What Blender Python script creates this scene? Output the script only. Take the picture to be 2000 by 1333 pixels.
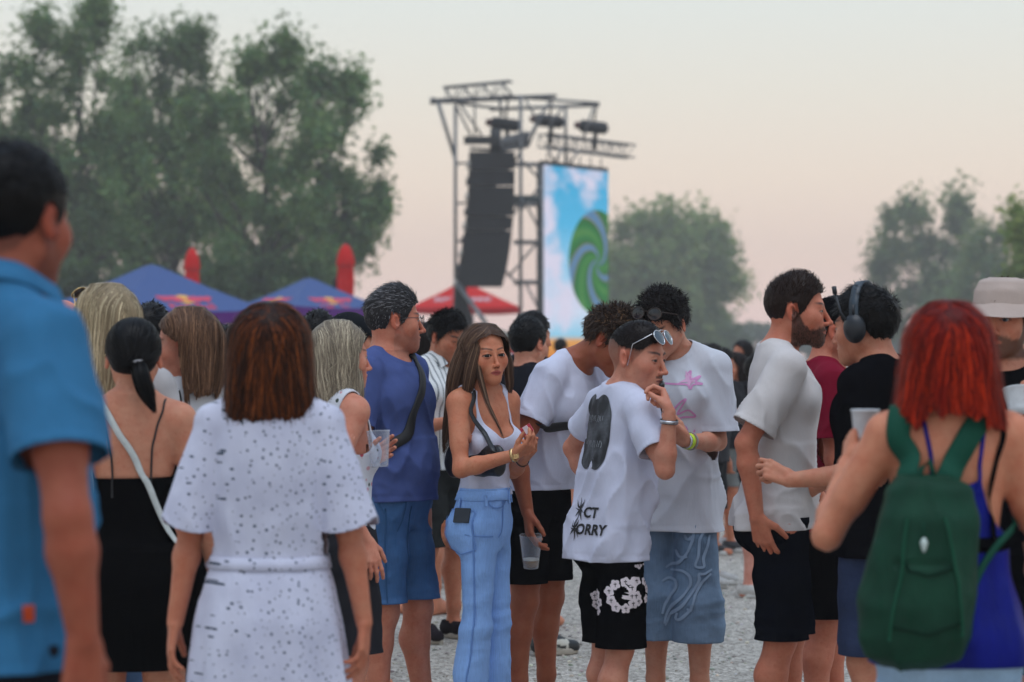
import bpy, bmesh, math, random
import numpy as np
from mathutils import Vector, Matrix
from mathutils.bvhtree import BVHTree

for _o in list(bpy.data.objects):
    bpy.data.objects.remove(_o)
SC = bpy.context.scene
COL = SC.collection
ONLY = globals().get('ONLY')          # build only some people while testing (None: everything)

# ------------------------------------------------------------------ camera
LENS, CAM_H, HORIZON = 85.0, 1.55, 680.0      # horizon row measured on the 2000 px wide photograph
FPX = LENS / 36.0 * 2000.0
cam_data = bpy.data.cameras.new('camera')
cam = bpy.data.objects.new('camera', cam_data)
COL.objects.link(cam)
cam.location = (0, 0, CAM_H)
cam.rotation_euler = (math.radians(90), 0, 0)
cam_data.lens = LENS
cam_data.sensor_width = 36.0
cam_data.shift_y = (HORIZON - 666.5) / 2000.0
cam_data.clip_start = 0.1
cam_data.clip_end = 3000
cam_data.dof.use_dof = True
cam_data.dof.focus_distance = 9.5
cam_data.dof.aperture_fstop = 3.2
SC.camera = cam

# ------------------------------------------------------------------ sky, sun, exposure
SUN_EL, SUN_AZ = 76.0, 165.0                   # soft overhead light of the evening sky, a little from behind the camera
world = bpy.data.worlds.new('World')
SC.world = world
world.use_nodes = True
_nt = world.node_tree
_nt.nodes.clear()
_bg = _nt.nodes.new('ShaderNodeBackground')
_out = _nt.nodes.new('ShaderNodeOutputWorld')
_tc = _nt.nodes.new('ShaderNodeTexCoord')
_sep = _nt.nodes.new('ShaderNodeSeparateXYZ')
_ramp = _nt.nodes.new('ShaderNodeValToRGB')
_nt.links.new(_tc.outputs['Generated'], _sep.inputs[0])
_nt.links.new(_sep.outputs['Z'], _ramp.inputs[0])


def lin(r, g, b):
    return tuple(((c / 255.0) / 12.92 if c / 255.0 <= 0.04045 else ((c / 255.0 + 0.055) / 1.055) ** 2.4) for c in (r, g, b))


def lin4(r, g, b):
    return lin(r, g, b) + (1.0,)


# dusk sky: pink low down, peach, cream, pale blue grey, the same all the way round
_stops = [(0.0, (244, 214, 210)), (0.012, (250, 218, 209)), (0.035, (250, 222, 206)), (0.07, (247, 230, 213)),
          (0.105, (238, 233, 221)), (0.145, (229, 235, 231)), (0.3, (208, 222, 232)), (0.6, (180, 201, 227)), (1.0, (164, 189, 224))]
_el = _ramp.color_ramp.elements
while len(_el) < len(_stops):
    _el.new(0.5)
for _e, (_p, _c) in zip(_el, _stops):
    _e.position = _p
    _e.color = lin4(*_c)
_nt.links.new(_ramp.outputs[0], _bg.inputs['Color'])
_bg.inputs['Strength'].default_value = 1.0
_nt.links.new(_bg.outputs[0], _out.inputs['Surface'])

sun_data = bpy.data.lights.new('sun', 'SUN')
sun_data.energy = 1.3
sun_data.angle = math.radians(45)
sun_data.color = (0.95, 0.97, 1.0)
sun = bpy.data.objects.new('sun', sun_data)
COL.objects.link(sun)
_a, _e2 = math.radians(SUN_AZ), math.radians(SUN_EL)
_dir = Vector((math.sin(_a) * math.cos(_e2), math.cos(_a) * math.cos(_e2), math.sin(_e2)))
sun.rotation_euler = (-_dir).to_track_quat('-Z', 'Y').to_euler()

SC.view_settings.view_transform = 'Standard'
SC.view_settings.look = 'None'
SC.view_settings.exposure = 0.05
SC.view_settings.gamma = 1.0
SC.cycles.use_denoising = True
SC.cycles.max_bounces = 6
SC.cycles.diffuse_bounces = 3
SC.cycles.transparent_max_bounces = 8


def at(px, py, d):
    """world point that stands at pixel (px, py) of the 2000 px photograph, d metres away"""
    return np.array([(px - 1000.0) / FPX * d, d, CAM_H - (py - HORIZON) / FPX * d])

# ------------------------------------------------------------------ mesh and signed-distance helpers
f32 = np.float32
RNG = np.random.default_rng(7)


def unit(v):
    v = np.asarray(v, float)
    return v / max(np.linalg.norm(v), 1e-9)


def rotm(axis, deg):
    return np.array(Matrix.Rotation(math.radians(deg), 3, axis))


_TAB = np.random.default_rng(3).random(65536).astype(f32)


def vnoise(p, seed=0):
    """smooth value noise 0..1 at points p (N,3)"""
    p = np.asarray(p, dtype=f32)
    i = np.floor(p).astype(np.int64)
    f = p - i
    f = f * f * (3 - 2 * f)
    r = np.zeros(len(p), f32)
    for dx in (0, 1):
        wx = f[:, 0] if dx else 1 - f[:, 0]
        for dy in (0, 1):
            wy = f[:, 1] if dy else 1 - f[:, 1]
            for dz in (0, 1):
                wz = f[:, 2] if dz else 1 - f[:, 2]
                h = ((i[:, 0] + dx) * 73856093 ^ (i[:, 1] + dy) * 19349663 ^ (i[:, 2] + dz) * 83492791 ^ (seed * 7919)) & 65535
                r += _TAB[h] * wx * wy * wz
    return r


def smin(a, b, k):
    h = np.clip(0.5 + 0.5 * (b - a) / k, 0, 1)
    return b + (a - b) * h - k * h * (1 - h)


class Prim:
    __slots__ = ('f', 'c', 'R', 'k', 'op')

    def __init__(s, f, c=None, R=None, k=0.02, op=1):
        s.f, s.c, s.R, s.k, s.op = f, c, R, k, op


def rc(a, b, ra, rb, k=0.02, flat=1.0, fdir=None, op=1):
    """round cone from a to b; flat < 1 thins it along fdir"""
    a = np.asarray(a, f32); b = np.asarray(b, f32)
    ab = b - a
    L2 = float(ab @ ab) + 1e-12
    fd = None if fdir is None else unit(fdir).astype(f32)

    def f(p):
        q = p - a
        t = np.clip((q @ ab) / L2, 0, 1)
        q = q - t[..., None] * ab
        if fd is not None:
            w = q @ fd
            q = q + (w * (1.0 / flat - 1.0))[..., None] * fd
        return (np.sqrt(np.einsum('...i,...i->...', q, q)) - (ra + t * (rb - ra))) * min(1.0, (flat + 1) / 2)
    return Prim(f, (a + b) / 2, math.sqrt(L2) / 2 + max(ra, rb), k, op)


def ell(c, r, R=None, k=0.02, op=1):
    c = np.asarray(c, f32); r = np.asarray(r, f32)
    Rm = None if R is None else np.asarray(R, f32)

    def f(p):
        q = p - c
        if Rm is not None:
            q = q @ Rm
        u = q / r
        k0 = np.sqrt(np.einsum('...i,...i->...', u, u))
        w = u / r
        k1 = np.sqrt(np.einsum('...i,...i->...', w, w)) + 1e-6
        return k0 * (k0 - 1) / k1
    return Prim(f, c, float(max(r)), k, op)


def table(zs, *cols):
    """dense smoothed interpolation tables"""
    zs = np.asarray(zs, float)
    zz = np.linspace(zs[0], zs[-1], 160)
    w = max(1, int(160 * 0.035))
    ker = np.hanning(2 * w + 3)[1:-1]; ker /= ker.sum()
    out = []
    for c in cols:
        v = np.interp(zz, zs, c)
        v = np.convolve(np.pad(v, len(ker) // 2, mode='edge'), ker, mode='valid')
        out.append(v.astype(f32))
    return zz.astype(f32), out


def loft(O, R, zs, A, B, C, n=2.2, k=0.03, cap=True, op=1, X=None):
    """body of elliptical sections A x B with centre shift C (along y) over height"""
    O = np.asarray(O, f32); R = np.asarray(R, f32)
    zz, (ta, tb, tc, tx) = table(zs, A, B, C, X if X is not None else np.zeros(len(zs)))
    lo, hi = float(zs[0]), float(zs[-1])

    def f(p):
        q = (p - O) @ R
        z = q[..., 2]
        a = np.interp(z, zz, ta); b = np.interp(z, zz, tb)
        x = q[..., 0] - np.interp(z, zz, tx)
        y = q[..., 1] - np.interp(z, zz, tc)
        k0 = ((np.abs(x) / a) ** n + (np.abs(y) / b) ** n) ** (1.0 / n) + 1e-5
        r = np.sqrt(x * x + y * y)
        d = np.where(k0 > 0.3, r * (1 - 1 / k0), -np.minimum(a, b) * (1 - k0))
        if cap:
            d = np.maximum(d, np.maximum(z - hi, lo - z))
        return d.astype(f32)
    c = O + R @ np.array([0, 0, (lo + hi) / 2], f32)
    return Prim(f, c, (hi - lo) / 2 + float(max(max(A), max(B))) + 0.05, k, op)


def sdf_eval(prims, P, cull=None):
    """P (...,3) float32. cull = (block centres, half diagonal) when P is (blocks, m, 3)"""
    d = np.full(P.shape[:-1], 1.0, f32)
    for q in prims:
        if cull is not None and q.c is not None:
            m = np.linalg.norm(cull[0] - q.c, axis=1) < q.R + cull[1] + q.k + 0.01
            if not m.any():
                continue
            if m.all():
                m = slice(None)
        else:
            m = slice(None)
        v = q.f(P[m])
        if q.op > 0:
            d[m] = smin(d[m], v, q.k)
        else:
            d[m] = -smin(-d[m], v, q.k)
    return d


def mesh_sdf(prims, lo, hi, h, newton=2):
    """sparse surface nets: returns verts, quads, normals"""
    lo = np.asarray(lo, float) - 2 * h
    hi = np.asarray(hi, float) + 2 * h
    B = 8
    nb = np.maximum(1, np.ceil((hi - lo) / (B * h)).astype(int))
    ii = np.stack(np.meshgrid(*[np.arange(x) for x in nb], indexing='ij'), -1).reshape(-1, 3)
    cen = (lo + (ii + 0.5) * B * h).astype(f32)
    dc = sdf_eval(prims, cen)
    half = B * h * 0.5 * 1.7321
    act = np.abs(dc) < half * 1.35 + 0.004
    G = np.empty(tuple(nb * B + 1), f32)
    G.fill(1.0)
    for (a, b, c) in ii[(~act) & (dc < 0)]:
        G[a * B:a * B + B + 1, b * B:b * B + B + 1, c * B:c * B + B + 1] = -1.0
    g1 = np.arange(B + 1)
    off = np.stack(np.meshgrid(g1, g1, g1, indexing='ij'), -1).reshape(-1, 3)
    ia = ii[act]
    ca = cen[act]
    for s in range(0, len(ia), 400):
        blk = ia[s:s + 400]
        P = (lo + (blk[:, None, :] * B + off[None]) * h).astype(f32)
        v = sdf_eval(prims, P, (ca[s:s + 400], half))
        for j, (a, b, c) in enumerate(blk):
            G[a * B:a * B + B + 1, b * B:b * B + B + 1, c * B:c * B + B + 1] = v[j].reshape(B + 1, B + 1, B + 1)
    S = G < 0
    n8 = np.zeros(tuple(np.array(G.shape) - 1), np.uint8)
    sl = lambda o, n: slice(o, o + n)
    sh = n8.shape
    for o in np.ndindex(2, 2, 2):
        n8 += S[sl(o[0], sh[0]), sl(o[1], sh[1]), sl(o[2], sh[2])]
    cells = np.argwhere((n8 > 0) & (n8 < 8))
    cid = np.full(sh, -1, np.int32)
    cid[cells[:, 0], cells[:, 1], cells[:, 2]] = np.arange(len(cells))
    acc = np.zeros((len(cells), 3)); cnt = np.zeros(len(cells))
    corner = {}
    for o in np.ndindex(2, 2, 2):
        corner[o] = G[cells[:, 0] + o[0], cells[:, 1] + o[1], cells[:, 2] + o[2]]
    for ax in range(3):
        for o in np.ndindex(2, 2, 2):
            if o[ax]:
                continue
            o2 = list(o); o2[ax] = 1; o2 = tuple(o2)
            a, b = corner[o], corner[o2]
            m = (a < 0) != (b < 0)
            t = np.where(m, a / np.where(m, a - b, 1), 0)
            pt = np.zeros((len(cells), 3)) + np.array(o)
            pt[:, ax] += t
            acc[m] += pt[m]; cnt[m] += 1
    V = lo + (cells + acc / np.maximum(cnt, 1)[:, None]) * h
    quads = []
    for ax in range(3):
        a1, a2 = [(1, 2), (2, 0), (0, 1)][ax]
        s0 = [slice(None)] * 3; s1 = [slice(None)] * 3
        s0[ax] = slice(0, -1); s1[ax] = slice(1, None)
        A, Bv = S[tuple(s0)], S[tuple(s1)]
        e = np.argwhere(A != Bv)
        ok = (e[:, a1] > 0) & (e[:, a2] > 0) & (e[:, a1] < sh[a1]) & (e[:, a2] < sh[a2])
        e = e[ok]
        if not len(e):
            continue
        fl = A[e[:, 0], e[:, 1], e[:, 2]]
        q = []
        for d1, d2 in ((-1, -1), (0, -1), (0, 0), (-1, 0)):
            c = e.copy(); c[:, a1] += d1; c[:, a2] += d2
            q.append(cid[c[:, 0], c[:, 1], c[:, 2]])
        q = np.stack(q, 1)
        q[~fl] = q[~fl][:, ::-1]
        quads.append(q)
    Q = np.concatenate(quads) if quads else np.zeros((0, 4), int)
    Q = Q[(Q >= 0).all(1)]
    V, N = project(prims, V, newton, h)
    return V, Q, N


def grad(prims, V, e=0.0015):
    V = V.astype(f32)
    g = np.zeros((len(V), 3))
    k = np.array([[1, -1, -1], [-1, -1, 1], [-1, 1, -1], [1, 1, 1]], f32)
    for w in k:
        g += w * sdf_eval(prims, V + w * e)[:, None]
    return g / (np.linalg.norm(g, axis=1, keepdims=True) + 1e-9)


def project(prims, V, n, h):
    N = None
    for _ in range(n):
        N = grad(prims, V)
        d = sdf_eval(prims, V.astype(f32))
        V = V - N * np.clip(d, -h * 0.7, h * 0.7)[:, None]
    if N is None:
        N = grad(prims, V)
    return V, N


def tris(Q):
    if Q.shape[1] == 3:
        return Q
    return np.concatenate([Q[:, [0, 1, 2]], Q[:, [0, 2, 3]]])


def clip(V, T, N, g):
    """keep where g <= 0, with clean cut edges"""
    ins = g <= 0
    cnt = ins[T].sum(1)
    keep = T[cnt == 3]
    nv = len(V)
    edges = {}
    newV, newN, newF = [], [], []

    def mid(i, j):
        key = (i, j) if i < j else (j, i)
        r = edges.get(key)
        if r is None:
            t = g[i] / (g[i] - g[j])
            r = nv + len(newV)
            newV.append(V[i] + (V[j] - V[i]) * t)
            newN.append(N[i] + (N[j] - N[i]) * t)
            edges[key] = r
        return r
    for tri in T[(cnt == 1) | (cnt == 2)]:
        a, b, c = (int(x) for x in tri)
        n = int(ins[a]) + int(ins[b]) + int(ins[c])
        if n == 1:
            while not ins[a]:
                a, b, c = b, c, a
            newF.append((a, mid(a, b), mid(a, c)))
        else:
            while ins[a]:
                a, b, c = b, c, a
            x, y = mid(a, b), mid(a, c)
            newF.append((b, c, y)); newF.append((b, y, x))
    if newV:
        V = np.concatenate([V, np.array(newV)]); N = np.concatenate([N, np.array(newN)])
        keep = np.concatenate([keep, np.array(newF, int)])
    return compact(V, keep, N)


def compact(V, T, *attrs):
    used = np.unique(T)
    mp = np.full(len(V), -1, int)
    mp[used] = np.arange(len(used))
    return (V[used], mp[T]) + tuple(a[used] for a in attrs)


def rim(V, T, N, th):
    """turn the open borders in by th, so cloth edges have thickness"""
    e = np.concatenate([T[:, [0, 1]], T[:, [1, 2]], T[:, [2, 0]]])
    key = np.sort(e, 1)
    key = key[:, 0].astype(np.int64) * len(V) + key[:, 1]
    u, inv, c = np.unique(key, return_inverse=True, return_counts=True)
    be = e[c[inv] == 1]
    if not len(be):
        return V, T, N
    bv = np.unique(be)
    mp = np.full(len(V), -1, int)
    mp[bv] = len(V) + np.arange(len(bv))
    V2 = np.concatenate([V, V[bv] - N[bv] * th])
    N2 = np.concatenate([N, N[bv]])
    q = np.stack([be[:, 1], be[:, 0], mp[be[:, 0]], mp[be[:, 1]]], 1)
    return V2, np.concatenate([T, tris(q)]), N2


def make_mesh(name, V, F, smooth=True, col=None):
    me = bpy.data.meshes.new(name)
    V = np.asarray(V, f32)
    me.vertices.add(len(V))
    me.vertices.foreach_set('co', V.ravel())
    if isinstance(F, np.ndarray):
        F = [F]
    F = [x for x in F if len(x)]
    loops = np.concatenate([x.ravel() for x in F]).astype(np.int32)
    sizes = np.concatenate([np.full(len(x), x.shape[1], np.int32) for x in F])
    me.loops.add(len(loops))
    me.loops.foreach_set('vertex_index', loops)
    me.polygons.add(len(sizes))
    st = np.zeros(len(sizes), np.int32); st[1:] = np.cumsum(sizes)[:-1]
    me.polygons.foreach_set('loop_start', st)
    me.polygons.foreach_set('loop_total', sizes)
    me.polygons.foreach_set('use_smooth', np.full(len(sizes), smooth, bool))
    if col is not None:
        at_ = me.color_attributes.new('Col', 'FLOAT_COLOR', 'POINT')
        c4 = np.ones((len(V), 4), f32); c4[:, :3] = col
        at_.data.foreach_set('color', c4.ravel())
    me.update(calc_edges=True)
    me.validate()
    return me


def obj(name, mesh, mat=None, parent=None):
    o = bpy.data.objects.new(name, mesh)
    COL.objects.link(o)
    if mat is not None and mesh is not None:
        mesh.materials.clear()
        mesh.materials.append(mat)
    if parent is not None:
        o.parent = parent
    return o


def tag(o, label=None, cat=None, group=None, kind=None):
    for k, v in (('label', label), ('category', cat), ('group', group), ('kind', kind)):
        if v:
            o[k] = v
    return o


def empty(name, loc, rz=0.0):
    o = bpy.data.objects.new(name, None)
    COL.objects.link(o)
    o.empty_display_size = 0.1
    o.location = tuple(float(x) for x in loc)
    o.rotation_euler = (0, 0, rz)
    return o


class MB:
    """collects simple shapes into one mesh"""

    def __init__(s):
        s.v, s.f = [], []

    def add(s, V, F):
        b = len(s.v)
        s.v.extend([tuple(map(float, x)) for x in V])
        s.f.extend([tuple(int(i) + b for i in x) for x in F])
        return s

    def tube(s, pts, r, n=8, caps=True, closed=False):
        pts = [np.asarray(p, float) for p in pts]
        rr = r if hasattr(r, '__len__') else [r] * len(pts)
        m = len(pts)
        V = []
        prev = None
        for i, p in enumerate(pts):
            if closed:
                t = unit(pts[(i + 1) % m] - pts[i - 1])
            else:
                t = unit(pts[min(i + 1, m - 1)] - pts[max(i - 1, 0)])
            u = prev if prev is not None else (np.array([0, 0, 1.0]) if abs(t[2]) < 0.9 else np.array([1.0, 0, 0]))
            u = unit(u - t * (u @ t)); prev = u
            w = np.cross(t, u)
            for j in range(n):
                a = 2 * math.pi * j / n
                V.append(p + rr[i] * (u * math.cos(a) + w * math.sin(a)))
        F = []
        for i in range(m if closed else m - 1):
            i2 = (i + 1) % m
            for j in range(n):
                F.append((i * n + j, i * n + (j + 1) % n, i2 * n + (j + 1) % n, i2 * n + j))
        if caps and not closed:
            F.append(tuple(range(n))[::-1]); F.append(tuple((m - 1) * n + j for j in range(n)))
        return s.add(V, F)

    def box(s, c, size, R=None, bev=0.0):
        c = np.asarray(c, float); h = np.asarray(size, float) / 2
        V = [np.array([x, y, z]) for x in (-1, 1) for y in (-1, 1) for z in (-1, 1)] * h if False else [np.array([x, y, z]) * h for x in (-1, 1) for y in (-1, 1) for z in (-1, 1)]
        if R is not None:
            V = [R @ v for v in V]
        F = [(0, 1, 3, 2), (4, 6, 7, 5), (0, 4, 5, 1), (2, 3, 7, 6), (0, 2, 6, 4), (1, 5, 7, 3)]
        return s.add([v + c for v in V], F)

    def lathe(s, prof, n=24, O=(0, 0, 0), R=None, close=False):
        O = np.asarray(O, float)
        V, F = [], []
        for (r, z) in prof:
            for j in range(n):
                a = 2 * math.pi * j / n
                v = np.array([r * math.cos(a), r * math.sin(a), z])
                V.append((R @ v if R is not None else v) + O)
        for i in range(len(prof) - 1):
            for j in range(n):
                F.append((i * n + j, i * n + (j + 1) % n, (i + 1) * n + (j + 1) % n, (i + 1) * n + j))
        if close:
            F.append(tuple(range(n))[::-1]); F.append(tuple((len(prof) - 1) * n + j for j in range(n)))
        return s.add(V, F)

    def mesh(s, name, smooth=False):
        me = bpy.data.meshes.new(name)
        me.from_pydata(s.v, [], s.f)
        if smooth:
            me.polygons.foreach_set('use_smooth', np.ones(len(me.polygons), bool))
        me.update()
        return me

    def obj(s, name, mat, parent=None, smooth=False):
        return obj(name, s.mesh(name, smooth), mat, parent)


# ------------------------------------------------------------------ materials
MATS = {}


def new_mat(name):
    m = bpy.data.materials.new(name)
    m.use_nodes = True
    nt = m.node_tree
    return m, nt, nt.nodes['Principled BSDF']


def nd(nt, typ, **kw):
    n = nt.nodes.new(typ)
    for k, v in kw.items():
        if k in n.inputs:
            n.inputs[k].default_value = v
        else:
            setattr(n, k, v)
    return n


def coords(nt, kind='Object', scale=(1, 1, 1)):
    t = nd(nt, 'ShaderNodeTexCoord')
    m = nd(nt, 'ShaderNodeMapping')
    m.inputs['Scale'].default_value = scale
    nt.links.new(t.outputs[kind], m.inputs[0])
    return m.outputs[0]


def add_bump(nt, bs, height, strength, dist=0.01, prev=None):
    b = nd(nt, 'ShaderNodeBump')
    b.inputs['Strength'].default_value = strength
    b.inputs['Distance'].default_value = dist
    nt.links.new(height, b.inputs['Height'])
    if prev is not None:
        nt.links.new(prev, b.inputs['Normal'])
    nt.links.new(b.outputs[0], bs.inputs['Normal'])
    return b.outputs[0]


def mixcol(nt, fac, a, b, blend='MIX'):
    m = nd(nt, 'ShaderNodeMix', data_type='RGBA', blend_type=blend)
    for s, v in ((m.inputs[0], fac), (m.inputs[6], a), (m.inputs[7], b)):
        if isinstance(v, (int, float, tuple)):
            s.default_value = v
        else:
            nt.links.new(v, s)
    return m.outputs[2]


def ramp(nt, fac, stops, interp='LINEAR'):
    r = nd(nt, 'ShaderNodeValToRGB')
    r.color_ramp.interpolation = interp
    el = r.color_ramp.elements
    while len(el) < len(stops):
        el.new(0.5)
    for e, (p, c) in zip(el, stops):
        e.position = p
        e.color = c if len(c) == 4 else tuple(c) + (1,)
    nt.links.new(fac, r.inputs[0])
    return r.outputs[0]


def noise(nt, vec, scale, detail=4, rough=0.55):
    n = nd(nt, 'ShaderNodeTexNoise')
    n.inputs['Scale'].default_value = scale
    n.inputs['Detail'].default_value = detail
    n.inputs['Roughness'].default_value = rough
    if vec is not None:
        nt.links.new(vec, n.inputs['Vector'])
    return n.outputs['Fac']


def plain(name, c, rough=0.5, metal=0.0, bump=0.0, vary=0.12, spec=0.5, scale=30):
    """one colour with slight unevenness and fine relief"""
    if name in MATS:
        return MATS[name]
    m, nt, bs = new_mat(name)
    co = coords(nt)
    f = noise(nt, co, scale, 4)
    c = tuple(c)
    lo = tuple(x * (1 - vary) for x in c); hi = tuple(min(1, x * (1 + vary)) for x in c)
    col = ramp(nt, f, [(0.3, lo), (0.7, hi)])
    nt.links.new(col, bs.inputs['Base Color'])
    bs.inputs['Roughness'].default_value = rough
    bs.inputs['Metallic'].default_value = metal
    bs.inputs['Specular IOR Level'].default_value = spec
    if bump:
        add_bump(nt, bs, f, bump, 0.005)
    MATS[name] = m
    return m


def fabric(name, c, weave=0.25, rough=0.85, vary=0.06, sheen=0.0, wr=0.35, spec=0.12):
    """knitted or woven cloth: fine weave, soft small wrinkles"""
    if name in MATS:
        return MATS[name]
    m, nt, bs = new_mat(name)
    co = coords(nt)
    f = noise(nt, co, 14, 3)
    fine = noise(nt, co, 420, 2)
    c = tuple(c)
    col = ramp(nt, f, [(0.3, tuple(x * (1 - vary) for x in c)), (0.7, tuple(min(1, x * (1 + vary)) for x in c))])
    nt.links.new(col, bs.inputs['Base Color'])
    bs.inputs['Roughness'].default_value = rough
    bs.inputs['Specular IOR Level'].default_value = spec
    bs.inputs['Sheen Weight'].default_value = sheen
    bs.inputs['Sheen Roughness'].default_value = 0.5
    co2 = coords(nt, scale=(1, 1, 0.3))
    w = noise(nt, co2, 34, 4, 0.55)
    n1 = add_bump(nt, bs, w, wr * .6, 0.012)
    add_bump(nt, bs, fine, weave, 0.002, n1)
    MATS[name] = m
    return m


def denim(name, c, wash=0.5, rough=0.8):
    if name in MATS:
        return MATS[name]
    m, nt, bs = new_mat(name)
    co = coords(nt)
    big = noise(nt, co, 6, 3)
    tw = nd(nt, 'ShaderNodeTexWave')
    tw.inputs['Scale'].default_value = 220
    tw.inputs['Distortion'].default_value = 1.5
    cc = coords(nt)
    nt.links.new(cc, tw.inputs['Vector'])
    st = noise(nt, coords(nt, scale=(1, 1, 0.06)), 260, 2)
    pale = tuple(min(1, x * (1 + wash) + 0.03 * wash) for x in c)
    dark = tuple(x * (1 - 0.35 * wash) for x in c)
    base = ramp(nt, big, [(0.32, dark), (0.68, pale)])
    col = mixcol(nt, 0.35, base, ramp(nt, st, [(0.3, tuple(x * 0.75 for x in c)), (0.7, tuple(min(1, x * 1.3) for x in c))]))
    nt.links.new(col, bs.inputs['Base Color'])
    bs.inputs['Roughness'].default_value = rough
    bs.inputs['Specular IOR Level'].default_value = 0.2
    w = noise(nt, coords(nt, scale=(1, 1, 1.6)), 24, 3, 0.55)
    n1 = add_bump(nt, bs, w, 0.16, 0.015)
    add_bump(nt, bs, tw.outputs['Fac'], 0.12, 0.001, n1)
    MATS[name] = m
    return m


def skin_mat():
    if 'skin' in MATS:
        return MATS['skin']
    m, nt, bs = new_mat('skin')
    a = nd(nt, 'ShaderNodeVertexColor', layer_name='Col')
    co = coords(nt)
    f = noise(nt, co, 22, 4)
    f2 = noise(nt, co, 260, 3)
    f3 = noise(nt, co, 75, 3, .7)
    c = mixcol(nt, ramp(nt, f, [(0.35, (0, 0, 0)), (0.7, (0.9, 0.9, 0.9))]), a.outputs[0], (0.86, 0.55, 0.48, 1), 'MULTIPLY')
    c = mixcol(nt, 0.55, a.outputs[0], c)
    c = mixcol(nt, ramp(nt, f3, [(0.5, (0, 0, 0)), (0.75, (0.5, 0.5, 0.5))]), c, (0.82, 0.58, 0.52, 1), 'MULTIPLY')
    nt.links.new(c, bs.inputs['Base Color'])
    bs.inputs['Roughness'].default_value = 0.55
    bs.inputs['Specular IOR Level'].default_value = 0.35
    bs.inputs['Subsurface Weight'].default_value = 0.08
    bs.inputs['Subsurface Radius'].default_value = (0.012, 0.005, 0.003)
    bs.inputs['Subsurface Scale'].default_value = 0.6
    add_bump(nt, bs, f2, 0.12, 0.002)
    MATS['skin'] = m
    return m


def hair_mat():
    if 'hair' in MATS:
        return MATS['hair']
    m, nt, bs = new_mat('hair')
    a = nd(nt, 'ShaderNodeVertexColor', layer_name='Col')
    nt.links.new(a.outputs[0], bs.inputs['Base Color'])
    bs.inputs['Roughness'].default_value = 0.4
    bs.inputs['Specular IOR Level'].default_value = 0.12
    MATS['hair'] = m
    return m


def vcol_mat(name, rough=0.3, spec=0.5, coat=0.0):
    if name in MATS:
        return MATS[name]
    m, nt, bs = new_mat(name)
    a = nd(nt, 'ShaderNodeVertexColor', layer_name='Col')
    nt.links.new(a.outputs[0], bs.inputs['Base Color'])
    bs.inputs['Roughness'].default_value = rough
    bs.inputs['Specular IOR Level'].default_value = spec
    bs.inputs['Coat Weight'].default_value = coat
    MATS[name] = m
    return m


def clear_plastic(name, tint=(0.95, 0.97, 1.0), rough=0.06, alpha=0.96):
    if name in MATS:
        return MATS[name]
    m, nt, bs = new_mat(name)
    tr = nd(nt, 'ShaderNodeBsdfTransparent')
    tr.inputs['Color'].default_value = tint + (1,)
    mx = nd(nt, 'ShaderNodeMixShader')
    lw = nd(nt, 'ShaderNodeLayerWeight')
    lw.inputs['Blend'].default_value = 0.35
    r = ramp(nt, lw.outputs['Facing'], [(0.0, (1 - alpha,) * 3), (1.0, (0.5,) * 3)])
    bs.inputs['Base Color'].default_value = (0.8, 0.82, 0.86, 1)
    bs.inputs['Roughness'].default_value = rough
    nt.links.new(r, mx.inputs[0])
    nt.links.new(tr.outputs[0], mx.inputs[1])
    nt.links.new(bs.outputs[0], mx.inputs[2])
    nt.links.new(mx.outputs[0], nt.nodes['Material Output'].inputs['Surface'])
    MATS[name] = m
    return m

# ------------------------------------------------------------------ people
TORSO_Z = [-.17, -.10, -.02, .06, .14, .24, .34, .42, .48, .52, .555]
TORSO = {
    'm': ([.05, .132, .160, .150, .139, .144, .156, .160, .148, .112, .068],
          [.05, .095, .118, .110, .102, .106, .116, .116, .100, .078, .058],
          [.01, .015, .018, .008, .000, -.004, -.004, .002, .010, .018, .022]),
    'f': ([.05, .140, .163, .148, .118, .120, .132, .137, .126, .094, .056],
          [.05, .100, .116, .104, .088, .088, .096, .096, .083, .066, .050],
          [.01, .018, .020, .008, .000, -.004, -.004, .004, .012, .020, .024])}


def ik(a, t, l1, l2, hint):
    a, t, hint = (np.asarray(x, float) for x in (a, t, hint))
    d = t - a
    L = np.linalg.norm(d)
    L = min(L, (l1 + l2) * 0.999)
    u = unit(d)
    t = a + u * L
    x = (l1 * l1 - l2 * l2 + L * L) / (2 * L)
    h = math.sqrt(max(l1 * l1 - x * x, 0))
    w = hint - a
    w = unit(w - u * (w @ u))
    return a + u * x + w * h, t


def folds(P, seed, amp, freq, tilt=0.0, power=1.5, axis='Y'):
    R = np.array(Matrix.Rotation(math.radians(tilt), 3, axis))
    q = (P @ R) * np.asarray(freq)
    n = vnoise(q, seed)
    return amp * ((1 - np.abs(2 * n - 1)) ** power - 0.4)


def sstep(a, b, x):
    t = np.clip((x - a) / (b - a), 0, 1)
    return t * t * (3 - 2 * t)


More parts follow.
